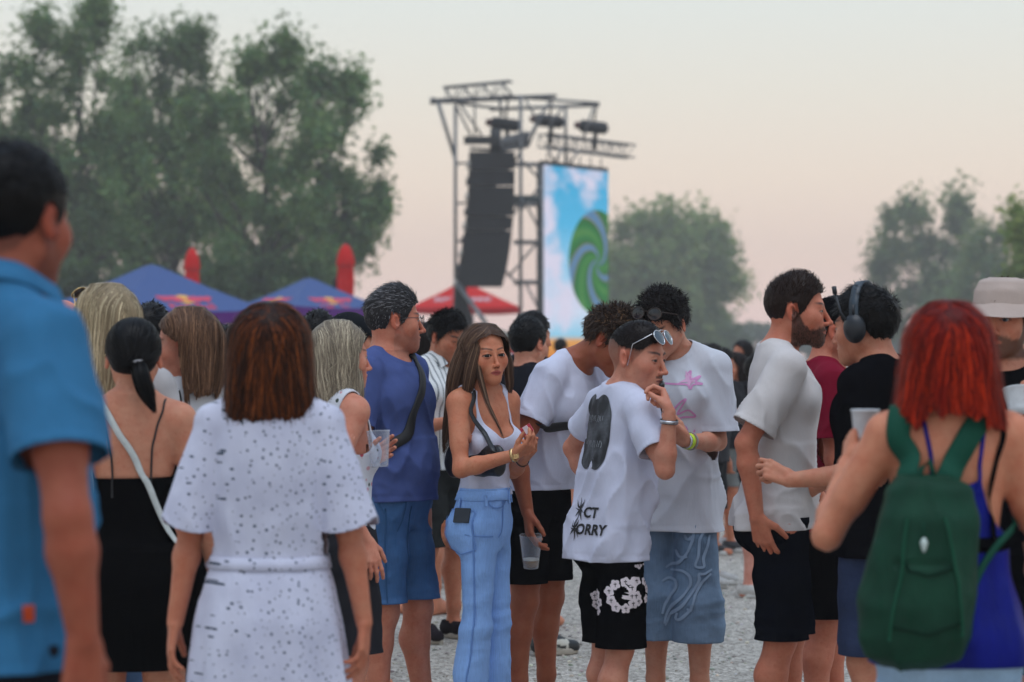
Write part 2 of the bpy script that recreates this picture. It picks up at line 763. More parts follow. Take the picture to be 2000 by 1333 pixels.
class Human:
    def __init__(s, label, px, scale, H, theta, sex='m', girth=1.0, lean=0.0, side=0.0, twist=0.0, head=(None, 0, 0), skin=(198, 150, 128),
                 hand_q=True, q=1.0, arms=None, feet=None, neck_fwd=0.0, head_scale=1.0, face=None, group=None, category='person', dy=0.0, hipx=0.0):
        s.d = FPX / scale + dy
        s.scale = scale
        s.sex, s.g, s.q = sex, girth, q
        s.k = k = H / 1.75
        s.H = H
        s.theta = math.radians(theta)
        s.base = np.array([(px - 1000.0) / FPX * s.d, s.d, 0.0])
        s.Rz = np.array(Matrix.Rotation(s.theta, 3, 'Z'))
        s.root = empty('person', s.base, s.theta)
        tag(s.root, label, category, group)
        s.skin = np.array(lin(*skin)) * np.array([.98, .80, .70])
        s.face = dict(face or {})
        s.cover = []
        s.hand_q = hand_q
        # torso frame
        s.RT = rotm('Z', twist) @ rotm('X', lean) @ rotm('Y', side)
        s.O = np.array([hipx, 0.0, 0.95 * k])
        tw, tb, tc = (np.array(x) for x in TORSO[sex])
        s.TZ = np.array(TORSO_Z) * k
        s.TA, s.TB, s.TC = tw * k * girth, tb * k * girth, tc * k
        s.sw = (0.178 if sex == 'm' else 0.152) * k * (0.6 + 0.4 * girth)
        s.T = lambda x, y, z: s.O + s.RT @ np.array([x, y, z])
        s.sh = {'L': s.T(s.sw, 0.012 * k, .475 * k), 'R': s.T(-s.sw, 0.012 * k, .475 * k)}
        # head frame
        hth = theta if head[0] is None else head[0]
        s.hs = (1.055 if sex == 'm' else 1.015) * k ** 0.5 * head_scale
        s.Rh = rotm('Z', hth - theta) @ rotm('X', head[1]) @ rotm('Y', head[2])
        piv = s.T(0, 0.03 * k - neck_fwd, .605 * k)
        s.piv = piv
        s.Ho = piv + s.Rh @ (np.array([0, -0.03, 0.075 * k / s.hs]) * s.hs)
        s.nb = s.T(0, 0.022 * k, .525 * k)
        # arms
        s.l1, s.l2 = .290 * k, .255 * k
        s.arm = {}
        for S, sg in (('L', 1), ('R', -1)):
            a = (arms or {}).get(S, {})
            sh = s.sh[S]
            if 'wrist' in a:
                w = a['wrist']; w = s.px(*w) if len(w) == 3 and a.get('px', True) else np.array(w)
                e = a['elbow']; e = s.px(*e) if a.get('px', True) else np.array(e)
                el, w = (e, w) if a.get('force') else ik(sh, w, s.l1, s.l2, e)
            else:
                out, fwd, bend = a.get('out', 10), a.get('fwd', 2), a.get('bend', 14)
                dr = rotm('X', -fwd) @ rotm('Y', -sg * out) @ np.array([0, 0, -1.0])
                el = sh + dr * s.l1
                dr2 = rotm('X', -(fwd + bend)) @ rotm('Y', -sg * (out - 6)) @ np.array([0, 0, -1.0])
                w = el + dr2 * s.l2
            s.arm[S] = (sh, el, w, a)
        if globals().get('DEBUG'):
            for S in 'LR':
                for nm, pt in zip(('sh', 'el', 'wr'), s.arm[S][:3]):
                    w_ = s.world(pt)
                    print(label[:24], S, nm, round(1000 + w_[0] / w_[1] * FPX), round(HORIZON - (w_[2] - CAM_H) / w_[1] * FPX), 'dd', round(w_[1] - s.d, 3))
        # legs
        s.leg = {}
        for S, sg in (('L', 1), ('R', -1)):
            fx, fy = (feet or {}).get(S, (0.10 * sg, 0.0))
            hip = s.O + np.array([sg * .088 * k * (.7 + .3 * girth), 0.004, -.045 * k])
            an = np.array([fx, fy + .02 * k, .085 * k])
            kn = (hip + an) / 2 + np.array([0, -.018 * k, .0])
            kn[2] = .495 * k
            s.leg[S] = (hip, kn, an)

    def px(s, x, y, dd=0.0):
        return s.Rz.T @ (at(x, y, s.d + dd) - s.base)

    def tolocal(s, w):
        return s.Rz.T @ (np.asarray(w) - s.base)

    def world(s, p):
        return s.Rz @ np.asarray(p) + s.base

    def h2l(s, *c):
        return s.Ho + s.Rh @ (np.asarray(c, float) * s.hs)

    def hloc(s, P):
        return ((P - s.Ho) @ s.Rh) / s.hs

    # ---------------- body surface
    def hell(s, c, r, k=.01, op=1, R=None):
        Rm = s.Rh if R is None else s.Rh @ R
        return ell(s.h2l(*c), np.array(r) * s.hs, Rm, k * s.hs, op)

    def hrc(s, a, b, ra, rb, k=.01, op=1, flat=1.0, fd=None):
        return rc(s.h2l(*a), s.h2l(*b), ra * s.hs, rb * s.hs, k * s.hs, flat, None if fd is None else s.Rh @ np.array(fd), op)

    def skull(s):
        F = s.face
        jw = F.get('jaw', 1.0 if s.sex == 'm' else 0.9)
        return [s.hell((0, .014, .030), (.0755, .095, .086), .03),
                s.hell((0, -.036, -.040), (.060 * (.5 + .5 * jw), .052, .068), .035),
                s.hrc((.046 * jw, .002, -.052), (.012, -.070, -.096), .020, .0175, .025),
                s.hrc((-.046 * jw, .002, -.052), (-.012, -.070, -.096), .020, .0175, .025)]

    def face_prims(s):
        F = s.face
        f = s.sex == 'f'
        nl = F.get('nose', 1.0)
        nw = F.get('nosew', .82 if f else 1.0)
        ck = 1.1 if f else 1.0
        P = [s.hell((.043, -.053, -.024), (.024 * ck, .024, .024 * ck), .032), s.hell((-.043, -.053, -.024), (.024 * ck, .024, .024 * ck), .032),
             s.hrc((-.036, -.073, .021), (.036, -.073, .021), .010 if not f else .007, .010 if not f else .007, .02),
             s.hell((0, -.074, -.099), (.019, .0165, .015), .018),
             # muzzle
             s.hell((0, -.076, -.066), (.030, .019, .028), .02),
             # sockets
             s.hell((.033, -.099, .002), (.021, .0165, .0135), .012, -1), s.hell((-.033, -.099, .002), (.021, .0165, .0135), .012, -1),
             # nose
             s.hrc((0, -.083, .012), (0, -.083 - .025 * nl, -.034), .0066 * nw, .0085 * nw, .009),
             s.hell((0, -.083 - .026 * nl, -.036), (.0095 * nw, .0095, .0080), .006),
             s.hell((.0112 * nw, -.092 - .006 * nl, -.040), (.0070 * nw, .010, .0070), .006), s.hell((-.0112 * nw, -.092 - .006 * nl, -.040), (.0070 * nw, .010, .0070), .006)]
        # eyelids
        op = F.get('open', 1.0)
        for sx in (1, -1):
            es = F.get('es', 1.0)
            P.append(s.hell((sx * .0315, -.0745, .001), (.0146 * es, .0138 * (.5 + .5 * es), .0135 * es), .004))
            c = s.h2l(sx * .0315, -.0745, .001); Rh, hs = s.Rh, s.hs

            def slit(p, c=c, Rh=Rh, hs=hs, op=op, es=es):
                q = ((p - c.astype(f32)) @ Rh.astype(f32)) / hs
                x, y, z = q[..., 0], q[..., 1], q[..., 2]
                u = 1 - (x / (.0150 * es)) ** 2
                return (np.maximum(np.maximum(z - .0043 * op * u, -.0036 * op * u - z), np.abs(y + .012) - .010) * hs).astype(f32)
            P.append(Prim(slit, c.astype(f32), .03 * hs, .0012, -1))
        lip = F.get('lips', 1.15 if f else 0.85)
        P += [s.hell((0, -.0925, -.0625), (.020, .0075, .0048 * lip), .004), s.hell((.007, -.0935, -.0610), (.008, .006, .0042 * lip), .004),
              s.hell((-.007, -.0935, -.0610), (.008, .006, .0042 * lip), .004),
              s.hell((0, -.0905, -.0725), (.017, .0085, .0056 * lip), .004),
              s.hrc((-.023, -.086, -.0675), (.023, -.086, -.0675), .0014, .0014, .003, -1)]
        if not f:
            P.append(s.hrc((.0, -.088, -.083), (0, -.086, -.083), .004, .004, .012, -1))
        # ears
        for sx in (1, -1):
            R = rotm('Z', sx * 24) @ rotm('X', -14)
            P += [s.hell((sx * .0795, .014, -.006), (.0068, .0175, .0305), .006, 1, R),
                  s.hell((sx * .0865, .008, -.004), (.0062, .0085, .0165), .004, -1, R)]
        return P

    def neck(s):
        m = s.sex == 'm'
        r1, r2 = (.063, .056) if m else (.050, .046)
        k = s.k
        return [rc(s.nb, s.h2l(0, .028, -.055), r1 * k * (0.5 + .5 * s.g), r2 * k * (.6 + .4 * s.g), .035 * k)]

    def arm_prims(s, S, bare=True):
        sh, el, w, a = s.arm[S]
        k = s.k * (1.0 if s.sex == 'm' else .86) * (.45 + .55 * s.g) * s.face.get('arm', 1.0)
        fa = unit(w - el)
        m = el + (w - el) * .28
        side = unit(np.cross(fa, [0.3, 1, 0.2]))
        return [rc(sh, el, .049 * k, .0365 * k, .03), rc(sh + (el - sh) * .2, sh + (el - sh) * .62, .045 * k, .0445 * k, .02),
                rc(el, m, .0365 * k, .0395 * k, .02), rc(m, w, .0395 * k, .0255 * k, .02)]

    def hand_prims(s, S):
        sh, el, w, a = s.arm[S]
        sg = 1 if S == 'L' else -1
        k = s.k * (1.0 if s.sex == 'm' else .90)
        u = a.get('hdir')
        u = unit(w - el) if u is None else (unit(s.px(*u) - w) if a.get('hpx') else unit(u))
        n = np.array(a.get('palm', (-sg, 0, 0)), float)
        if a.get('wpalm'):
            n = s.Rz.T @ np.array(a['wpalm'], float)
        n = unit(n - u * (n @ u))
        t = np.cross(u, n) if S == 'R' else np.cross(n, u)
        P = []
        offs = [.029, .0095, -.0095, -.027]
        base = [.090, .094, .090, .081]
        segs = [(.041, .024, .019), (.045, .028, .020), (.041, .026, .019), (.032, .019, .017)]
        rad = [.0092, .0095, .0090, .0080]
        curl = a.get('curl', (18, 28, 18))
        cs = curl if hasattr(curl[0], '__len__') else [tuple(c * (0.75 + .18 * i) for c in curl) for i in range(4)]
        kn = []
        spread = a.get('spread', 4)
        s.fing = getattr(s, 'fing', {})
        tips = []
        for i in range(4):
            st = w + (u * .008 + t * offs[i] * .55) * k
            b = w + (u * base[i] + t * offs[i]) * k
            P.append(rc(st, b, .0135 * k, .0108 * k, .010 * k))
            p = b
            ang = 0
            for j in range(3):
                ang += cs[i][j]
                c_, s_ = math.cos(math.radians(ang)), math.sin(math.radians(ang))
                dr = u * c_ + n * s_ + t * math.sin(math.radians(spread * (1.5 - i))) * max(c_, 0)
                p2 = p + unit(dr) * segs[i][j] * k
                r = rad[i] * k
                P.append(rc(p, p2, r * (1 - .07 * j), r * (1 - .07 * (j + 1)), .004 * k))
                p = p2
            tips.append(p)
        tv = a.get('thumb', (.62, .62, .35))
        p0 = w + (u * .020 + t * .020 + n * .006) * k
        d1 = unit(u * tv[0] + t * tv[1] + n * tv[2])
        d2 = unit(u * (tv[0] + .25) + t * (tv[1] - .3) + n * (tv[2] + .12))
        p1 = p0 + d1 * .044 * k; p2 = p1 + d2 * .032 * k; p3 = p2 + unit(d2 + u * .2) * .023 * k
        P += [rc(p0, p1, .0155 * k, .0118 * k, .014 * k), rc(p1, p2, .0112 * k, .0100 * k, .004 * k), rc(p2, p3, .0100 * k, .0080 * k, .004 * k),
              rc(w + u * .02 * k + t * .012 * k, w + u * .07 * k + t * .02 * k, .0135 * k, .0105 * k, .012 * k)]
        s.fing[S] = dict(tips=tips, thumb=p3, u=u, n=n, t=t, palm=w + u * .085 * k + n * .02 * k)
        return P

    def leg_prims(s, S):
        hip, kn, an = s.leg[S]
        k = s.k * (.5 + .5 * s.g)
        f = 1.0 if s.sex == 'm' else 1.02
        calf = kn + (an - kn) * .30 + np.array([0, .022 * k, 0])
        toe = an + np.array([(.02 if S == 'L' else -.02), -.15 * k, -.055 * k])
        heel = an + np.array([0, .035 * k, -.055 * k])
        return [rc(hip, kn, .088 * k * f, .054 * k, .04), rc(hip + (kn - hip) * .1 + np.array([0, -.012, 0]), hip + (kn - hip) * .75, .078 * k, .060 * k, .03),
                rc(kn, calf, .053 * k, .056 * k, .025), rc(calf, an + (kn - an) * .22, .054 * k, .038 * k, .03), rc(an + (kn - an) * .22, an, .038 * k, .035 * k, .02),
                rc(heel, toe, .032 * k, .026 * k, .02), rc(an, toe, .034 * k, .022 * k, .02)]

    def torso_prims(s):
        k = s.k
        P = [loft(s.O, s.RT, s.TZ, s.TA, s.TB, s.TC, 2.25, .04)]
        for S, sg in (('L', 1), ('R', -1)):
            P.append(rc(s.T(sg * .045 * k, .026 * k, .535 * k), s.sh[S] + s.RT @ np.array([0, 0, .012 * k]), .042 * k, .040 * k, .04))
            P.append(ell(s.sh[S] + s.RT @ np.array([-sg * .012, 0, -.01]), np.array([.053, .053, .062]) * k * (1 if s.sex == 'm' else .86), s.RT, .04))
            P.append(ell(s.T(sg * .082 * k, .085 * k, -.065 * k), np.array([.075, .065, .085]) * k * (1 if s.sex == 'm' else 1.06), None, .05))
            if s.sex == 'f':
                b = s.face.get('bust', 1.0)
                P.append(ell(s.T(sg * .072 * k, -.075 * k, .315 * k), np.array([.060, .052, .058]) * k * b, s.RT, .03))
            else:
                P.append(ell(s.T(sg * .075 * k, -.060 * k, .37 * k), np.array([.080, .055, .060]) * k, s.RT, .04))
        if s.face.get('belly'):
            b = s.face['belly']
            P.append(ell(s.T(0, -.05 * k, .11 * k), np.array([.14, .085 + .03 * b, .14]) * k, s.RT, .06))
        return P

    def paint(s, P):
        """skin colours over the body: lips, brows, cheeks, stubble"""
        F = s.face
        q = s.hloc(P)
        x, y, z = q[:, 0], q[:, 1], q[:, 2]
        ax = np.abs(x)
        n = len(P)
        C = np.tile(s.skin, (n, 1))
        near = (np.abs(z) < .14) & (np.abs(y) < .13) & (ax < .1)
        front = near & (y < -.02)
        f = s.sex == 'f'

        def mixc(mask, col):
            col = np.array(col)
            m = np.clip(mask, 0, 1)[:, None]
            C[:] = C * (1 - m) + col * m
        sk = s.skin
        red = sk * np.array([1.02, .70, .66])
        mixc(near * np.exp(-(((ax - .045) / .022) ** 2 + ((z + .03) / .02) ** 2)) * (y < -.02) * .55, red)
        mixc(near * np.exp(-(((x) / .014) ** 2 + ((z + .036) / .014) ** 2)) * (y < -.08) * .5, red)
        mixc(near * (ax > .068) * (z > -.05) * (z < .035) * (np.abs(y - .012) < .03) * .6, sk * np.array([1.0, .62, .54]))
        # around the eyes
        mixc(front * np.exp(-(((ax - .032) / .020) ** 2 + ((z + .002) / .012) ** 2)) * .35, sk * np.array([.75, .58, .55]))
        hc = np.array(F.get('brow', (.02, .012, .008)))
        bz = .0215 + .006 * np.sin(np.clip((ax - .010) / .042, 0, 1) * 2.2) - F.get('browdrop', 0)
        bm = front * np.exp(-((z - bz) / (.0036 if f else .0044)) ** 4) * sstep(.006, .014, ax) * (1 - sstep(.046, .054, ax))
        mixc(bm * F.get('browamt', .92), hc)
        # lashes
        op = F.get('open', 1.0)
        u = 1 - ((ax - .0315) / (.0148 * F.get('es', 1.0))) ** 2
        up = .001 + .0043 * op * u
        lm = front * np.exp(-((z - up - .0008) / (.0026 if f else .0020)) ** 2) * (u > -.25)
        mixc(lm * (.95 if f else .75), (.012, .008, .007))
        lo_ = .001 - .0036 * op * u
        mixc(front * np.exp(-((z - lo_ + .001) / .0016) ** 2) * (u > 0) * (.55 if f else .35), (.05, .028, .022))
        # lips
        lc = np.array(F.get('lipcol', sk * np.array([.86, .44, .42])))
        lw = .0235 * np.sqrt(np.clip(1 - ((z + .0675) / .0125) ** 2, 0, 1))
        lip = F.get('lips', 1.15 if f else .85)
        lh = (.0072 * lip) * (1 - (ax / .0245) ** 2) + .0005
        lm = front * (y < -.078) * sstep(0.0015, -0.001, np.abs(z + .0672) - np.maximum(lh, 0)) * (ax < .0245)
        mixc(lm * (.9 if f else .65), lc)
        mixc(front * (y < -.075) * np.exp(-((z + .0675) / .0013) ** 2) * (ax < .023) * .8, lc * .25)
        # nostrils
        mixc(front * (y < -.088) * np.exp(-(((ax - .0068) / .0040) ** 2 + ((z + .0460) / .0028) ** 2)) * .85, sk * .1)
        if F.get('beard'):
            bd = np.array(F.get('beardcol', hc))
            edge = np.interp(y, [-.11, -.085, -.07, -.05, -.03, -.01, .01], [-.045, -.047, -.058, -.060, -.042, -.01, .01])
            m = near * (y < .012) * sstep(.004, -.010, z - edge + .01 * (vnoise(q * 120) - .5)) * (z > -.135)
            m = m * (1 - lm)
            under = sstep(-.012, -.004, -(z + .128))
            m = m * (1 - under)
            mixc(m * F['beard'], bd)
        if F.get('mustache'):
            mm = front * (y < -.08) * np.exp(-((z + .0545) / .0045) ** 4) * (ax < .026)
            mixc(mm * F['mustache'], hc)
            mixc(front * (y < -.07) * np.exp(-(((ax) / .010) ** 2 + ((z + .088) / .010) ** 2)) * F['mustache'] * .7, hc)
        if F.get('scalp'):
            hl_ = s.hairline(y, F.get('hl', {}))
            m = near * sstep(-.008, .006, z - hl_)
            fade = F.get('fade', 0)
            amt = F['scalp']
            if fade:
                amt = amt * (.45 + .55 * sstep(-.01, .06, z))
            mixc(m * amt * (ax < .0775), hc)
        C *= (0.93 + .14 * vnoise(P * 60, 5))[:, None]
        for fn in F.get('extra', []):
            fn(P, q, C)
        return C

    HLY = [-.11, -.085, -.070, -.058, -.046, -.034, -.022, -.012, -.004, .030, .037, .060, .085, .11]
    HLZ = [.066, .064, .058, .050, .030, .012, -.004, -.016, .026, .030, -.018, -.052, -.066, -.070]

    def hairline(s, y, o):
        z = np.array(s.HLZ)
        z = z + o.get('up', 0) * (np.array(s.HLY) < -.04) - o.get('nape', 0) * (np.array(s.HLY) > .04)
        if o.get('noburn'):
            z[5:8] = np.maximum(z[5:8], .02)
        return np.interp(y, s.HLY, z)

    def body(s, head=True, feet=False):
        q = s.q
        core = s.torso_prims() + s.neck()
        for S in 'LR':
            core += s.arm_prims(S) + s.leg_prims(S)
        hands = {S: s.hand_prims(S) for S in 'LR'}
        pts = np.array([s.h2l(0, 0, .13), s.h2l(0, .12, 0), s.h2l(0, -.12, 0)] + [x for S in 'LR' for x in s.arm[S][:3]] + [x for S in 'LR' for x in s.leg[S]])
        lo, hi = pts.min(0) - .20, pts.max(0) + .2
        lo[2] = -.02
        pr = core + s.skull()
        palm = []
        for S in 'LR':
            palm += hands[S][:16:4]
        pr = pr + palm
        h = .0138 * q
        V, Q, N = mesh_sdf(pr, lo, hi, h, 1)
        fc = V[Q].mean(1)
        Vs, Ts, Ns = [], [], []
        hq = s.hloc(fc)
        zone = np.zeros(len(Q), bool)
        if head:
            zone |= (hq[:, 2] > -.118) & (np.abs(hq[:, 0]) < .13) & (np.abs(hq[:, 1]) < .16)
        hz = {}
        if s.hand_q:
            for S in 'LR':
                sh, el, w, a = s.arm[S]
                u = s.fing[S]['u']
                fa = unit(w - el)
                hz[S] = (w - fa * .035 * s.k, fa)
                c = w + u * .08
                near_ = (((fc - hz[S][0]) @ fa) > 0) & (np.linalg.norm(fc - c, axis=1) < .17)
                near_[near_] &= sdf_eval(s.arm_prims(S)[2:] + hands[S], fc[near_].astype(f32)) < .007
                zone |= near_
        V0, T0, N0 = compact(V, tris(Q[~zone]), N)
        Vs.append(V0); Ts.append(T0); Ns.append(N0)
        if head:
            hp = core + s.skull() + s.face_prims()
            c = s.h2l(0, 0, 0)
            h2 = s.face.get('hres', .0043) * q * s.hs
            V, Q, N = mesh_sdf(hp, c - .165, c + .165, h2, 1 if q > 1.3 else 2)
            hq = s.hloc(V[Q].mean(1))
            V, T, N = compact(V, tris(Q[(hq[:, 2] > -.142)]), N)
            Vs.append(V); Ts.append(T); Ns.append(N)
            s.head_mesh = (V, T, N)
        for S in hz:
            p0, fa = hz[S]
            c = s.arm[S][2] + s.fing[S]['u'] * .08
            V, Q, N = mesh_sdf(s.arm_prims(S)[2:] + hands[S], c - .155, c + .155, .0042 * q, 1)
            fcc = V[Q].mean(1)
            k_ = ((fcc - p0) @ fa > -.018) & (np.linalg.norm(fcc - c, axis=1) < .174)
            V, T, N = compact(V, tris(Q[k_]), N)
            Vs.append(V); Ts.append(T); Ns.append(N)
        off = 0; T = []
        for v, t in zip(Vs, Ts):
            T.append(t + off); off += len(v)
        V = np.concatenate(Vs); N = np.concatenate(Ns); T = np.concatenate(T)
        C = s.paint(V)
        hq = s.hloc(V)
        free = (hq[:, 2] > -.115) & (np.linalg.norm(hq, axis=1) < .165)
        for S in 'LR':
            sh, el, w, a = s.arm[S]
            e2 = el + (w - el) * .12
            ab = w - e2
            t = np.clip(((V - e2) @ ab) / (ab @ ab), 0, 1)
            free |= (np.linalg.norm(V - e2 - t[:, None] * ab, axis=1) < .062 * s.k) | (np.linalg.norm(V - (w + s.fing[S]['u'] * .09), axis=1) < .13)
        for S, (sh, u, L, f0) in getattr(s, 'slv', {}).items():
            t = (V - sh) @ u
            rad = np.linalg.norm(V - sh - t[:, None] * u, axis=1)
            free |= (t > L + .004) & (t < s.l1 * 1.25) & (rad < .075 * s.k)
        for fn in s.cover:
            push = fn(V)
            V = V - N * np.where(free, 0, push)[:, None]
        s.body_o = obj('body', make_mesh('body', V, T, True, C), skin_mat(), s.root)
        s.body_vt = (V, T)
        return s.body_o

    def eyes(s, iris=(.05, .028, .015), gaze=(0, 0)):
        for sx in (1, -1):
            V, F = [], []
            n1, n2 = 16, 18
            g = unit(np.array([math.sin(math.radians(gaze[0])), -math.cos(math.radians(gaze[0])), math.sin(math.radians(gaze[1]))]))
            P = []
            for i in range(n2 + 1):
                for j in range(n1):
                    a, b = math.pi * i / n2, 2 * math.pi * j / n1
                    P.append((math.sin(a) * math.cos(b), -math.cos(a), math.sin(a) * math.sin(b)))
            P = np.array(P)
            # turn poles to the gaze
            R = np.array(Vector((0, -1, 0)).rotation_difference(Vector(g)).to_matrix())
            ang = np.degrees(np.arccos(np.clip(-P[:, 1], -1, 1)))
            col = np.tile(np.array([.42, .38, .36]), (len(P), 1))
            col[ang < 42] = iris
            col[ang < 20] = (.004, .004, .004)
            W = (P @ R.T) * np.array([.0123 * (s.face.get('es', 1.0)), .0126, .0123 * s.face.get('es', 1.0)])
            Vh = np.array([s.h2l(sx * .0315 + w[0], -.0743 + w[1], .001 + w[2]) for w in W])
            Fq = np.array([(i * n1 + j, i * n1 + (j + 1) % n1, (i + 1) * n1 + (j + 1) % n1, (i + 1) * n1 + j) for i in range(n2) for j in range(n1)])
            obj('eye', make_mesh('eye', Vh, Fq, True, col), vcol_mat('eye', .25, .3), s.root)

    # ---------------- clothes
    def garment(s, name, prims, cuts, mat, h=.0075, wr=None, th=.004, lo=None, hi=None, bands=(), parent=None, col=None, cover=True, pushmax=.03):
        h = h * s.q
        if lo is None:
            c = np.array([p.c for p in prims]); R = np.array([p.R for p in prims])
            lo = (c - R[:, None]).min(0) - .01; hi = (c + R[:, None]).max(0) + .01
        V, Q, N = mesh_sdf(prims, lo, hi, h, 1)
        T = tris(Q)
        G = lambda P: np.max(np.stack([c(P) for c in cuts]), 0) if cuts else np.full(len(P), -1.0)
        V, T, N = clip(V, T, N, G(V))
        g = G(V)
        if wr is not None:
            d = wr(V, N)
            V = V + N * d[:, None]
        for lo_, hi_, amt in bands:            # raised or sunk strip along the cut edges
            w = sstep(lo_ - .002, lo_ + .001, -g) * (1 - sstep(hi_ - .001, hi_ + .002, -g))
            V = V + N * (w * amt)[:, None]
        V, T, N = rim(V, T, N, th)
        C = None if col is None else col(V, N)
        o = obj(name, make_mesh(name, V, T, True, C), mat, parent or s.root)
        if cover:
            def push(P, prims=prims, cuts=cuts):
                m = np.linalg.norm(P, axis=1) < 99
                d = sdf_eval(prims, P.astype(f32))
                g2 = G(P)
                w = (g2 < -.004) & (d > -.016) & (d < .03)
                return np.where(w, np.clip(d + .016, 0, pushmax) * np.clip((-g2 - .004) / .012, 0, 1), 0)
            s.cover.append(push)
        o['_v'] = 0
        del o['_v']
        s.last = (V, T, N)
        return o, (V, T)

    def top_prims(s, ease=.02, ext=None, sleeve=None, srad=(.075, .08), hemz=None, flare=0.0, waist=None, bust=True):
        """torso cloth (+ sleeves). sleeve = length along the upper arm as a share of it"""
        k = s.k
        zs = s.TZ.copy(); ez = ease * (1 - .62 * sstep(.20 * k, .42 * k, zs)); A = s.TA + ez; B = s.TB + ez; C = s.TC.copy()
        if waist is not None:
            sel = (zs > -.05 * k) & (zs < .30 * k)
            A = np.where(sel, np.maximum(A, waist[0] * k), A); B = np.where(sel, np.maximum(B, waist[1] * k), B)
        lowz = (hemz - s.O[2]) - .05 if hemz is not None else -.2
        i0 = np.searchsorted(zs, -.02 * k)
        zs2 = [lowz] + [z for z in zs[i0:]]
        A2 = [A[i0] + flare] + list(A[i0:]); B2 = [B[i0] + flare] + list(B[i0:]); C2 = [C[i0]] + list(C[i0:])
        P = [loft(s.O, s.RT, np.array(zs2), np.array(A2), np.array(B2), np.array(C2), 2.3, .05)]
        for S, sg in (('L', 1), ('R', -1)):
            P.append(rc(s.T(sg * .045 * k, .026 * k, .535 * k), s.sh[S] + s.RT @ np.array([0, 0, .014 * k]), .042 * k + ease * .5, .042 * k + ease * .5, .04))
            if s.sex == 'f' and bust:
                b = s.face.get('bust', 1.0)
                P.append(ell(s.T(sg * .072 * k, -.075 * k, .315 * k), np.array([.060, .052, .058]) * k * b + ease * .6, s.RT, .04))
            elif s.sex == 'm':
                P.append(ell(s.T(sg * .075 * k, -.060 * k, .37 * k), np.array([.080, .055, .060]) * k + ease * .5, s.RT, .05))
        if s.face.get('belly'):
            b = s.face['belly']
            P.append(ell(s.T(0, -.05 * k, .11 * k), np.array([.14, .085 + .03 * b, .14]) * k + ease * .7, s.RT, .06))
        s.slv = {}
        if sleeve:
            for S, sg in (('L', 1), ('R', -1)):
                sh, el, w, a = s.arm[S]
                u = unit(el - sh)
                L = s.l1 * sleeve
                e = sh + u * (L + .03)
                p = rc(sh + s.RT @ np.array([-sg * .012, 0, -.004]), e, srad[0] * k, srad[1] * k, .02)
                f0 = p.f

                def f(P_, f0=f0, sh=sh.astype(f32), u=u.astype(f32), L=L):
                    return np.maximum(f0(P_), ((P_ - sh) @ u) - (L + .03))
                P.append(Prim(f, p.c, p.R, .022))
                s.slv[S] = (sh, u, L, f0)
        return P

    def top_cuts(s, P, hemz, neck=(.085, -.022, .055), hemwave=.004, extra=(), ntorso=None):
        k = s.k
        cuts = []
        if hemz is not None:
            cuts.append(lambda q: (hemz - q[:, 2]) + hemwave * (vnoise(q * np.array([9, 9, 0]) + 7) - .5) * 2)
        if neck:
            c = s.T(0, neck[1] * k, (.525 + neck[2]) * k)
            cuts.append(lambda q: neck[0] * k - np.linalg.norm(q - c, axis=1))
        if s.slv:
            base = [p for p in P if True][:1 + (4 if True else 0)]
            for S in s.slv:
                sh, u, L, f0 = s.slv[S]

                def g(q, sh=sh, u=u, L=L, f0=f0, P0=[x for x in P if x.k != .022]):
                    t = (q - sh) @ u - L
                    mine = f0(q.astype(f32)) < sdf_eval(P0, q.astype(f32))
                    return np.where(mine, t + .003 * (vnoise(q * 14) - .5), -.05)
                cuts.append(g)
        return cuts + list(extra)

    def inflate(s, by=.011):
        return [Prim((lambda p, f=q.f: f(p) - by), q.c, q.R + by, .025, 1) for q in getattr(s, 'under', [])]

    def tee(s, mat, hem=.62, sleeve=.62, ease=.022, srad=(.078, .084), neck=(.085, -.022, .055), waist=(.155, .118), flare=0.0, wr=.008, seed=1, name='shirt', extra=(), h=.0078, lowcut=None, collar=True, wrfn=None):
        """hem is the height of the hem above the ground, in metres"""
        P = s.top_prims(ease, None, sleeve, srad, hem, flare, waist) + s.inflate()
        k = s.k

        def wrinkle(V, N):
            z = (V - s.O) @ s.RT[:, 2]
            low = 1 - sstep(.1, .50, z)
            up = .35 + .65 * (1 - sstep(.30, .56, z))
            d = folds(V, seed, wr * 1.4, (9, 9, 2.2), 26, 2.6) * (.4 + .6 * low) * up
            d += folds(V, seed + 5, wr * .9, (14, 14, 2.6), -30, 3) * up
            d += folds(V, seed + 13, wr * .6, (4, 4, 17), 12, 2.5) * np.exp(-((z - .02) / .08) ** 2)
            if wrfn is not None:
                d = d + wrfn(V, z)
            return d * 1.6
        o, vt = s.garment(name, P, s.top_cuts(P, hem, neck, extra=extra), mat, h, wrinkle, bands=[(-.001, .018, .0012 if collar else 0), (.019, .023, -.0012)])
        return o, vt

    def legwear(s, mat, waist, hem, ease=.018, r=(.100, .085, .075), h=.0085, wr=.006, seed=2, name='shorts', flare=None, cuff=True, seat=1.0, knee=True, wrfn=None):
        """waist / hem heights above ground; r = cloth radius at hip, mid, hem (before scaling)"""
        k = s.k * (.5 + .5 * s.g)
        zs = np.array([-.13, -.08, -.02, .05, .12, .2]) * s.k
        A = np.interp(zs, s.TZ, s.TA) + ease * .8; B = np.interp(zs, s.TZ, s.TB) + ease * .8; C = np.interp(zs, s.TZ, s.TC)
        P = [loft(s.O, np.eye(3), zs, A, B, C, 2.3, .04)]
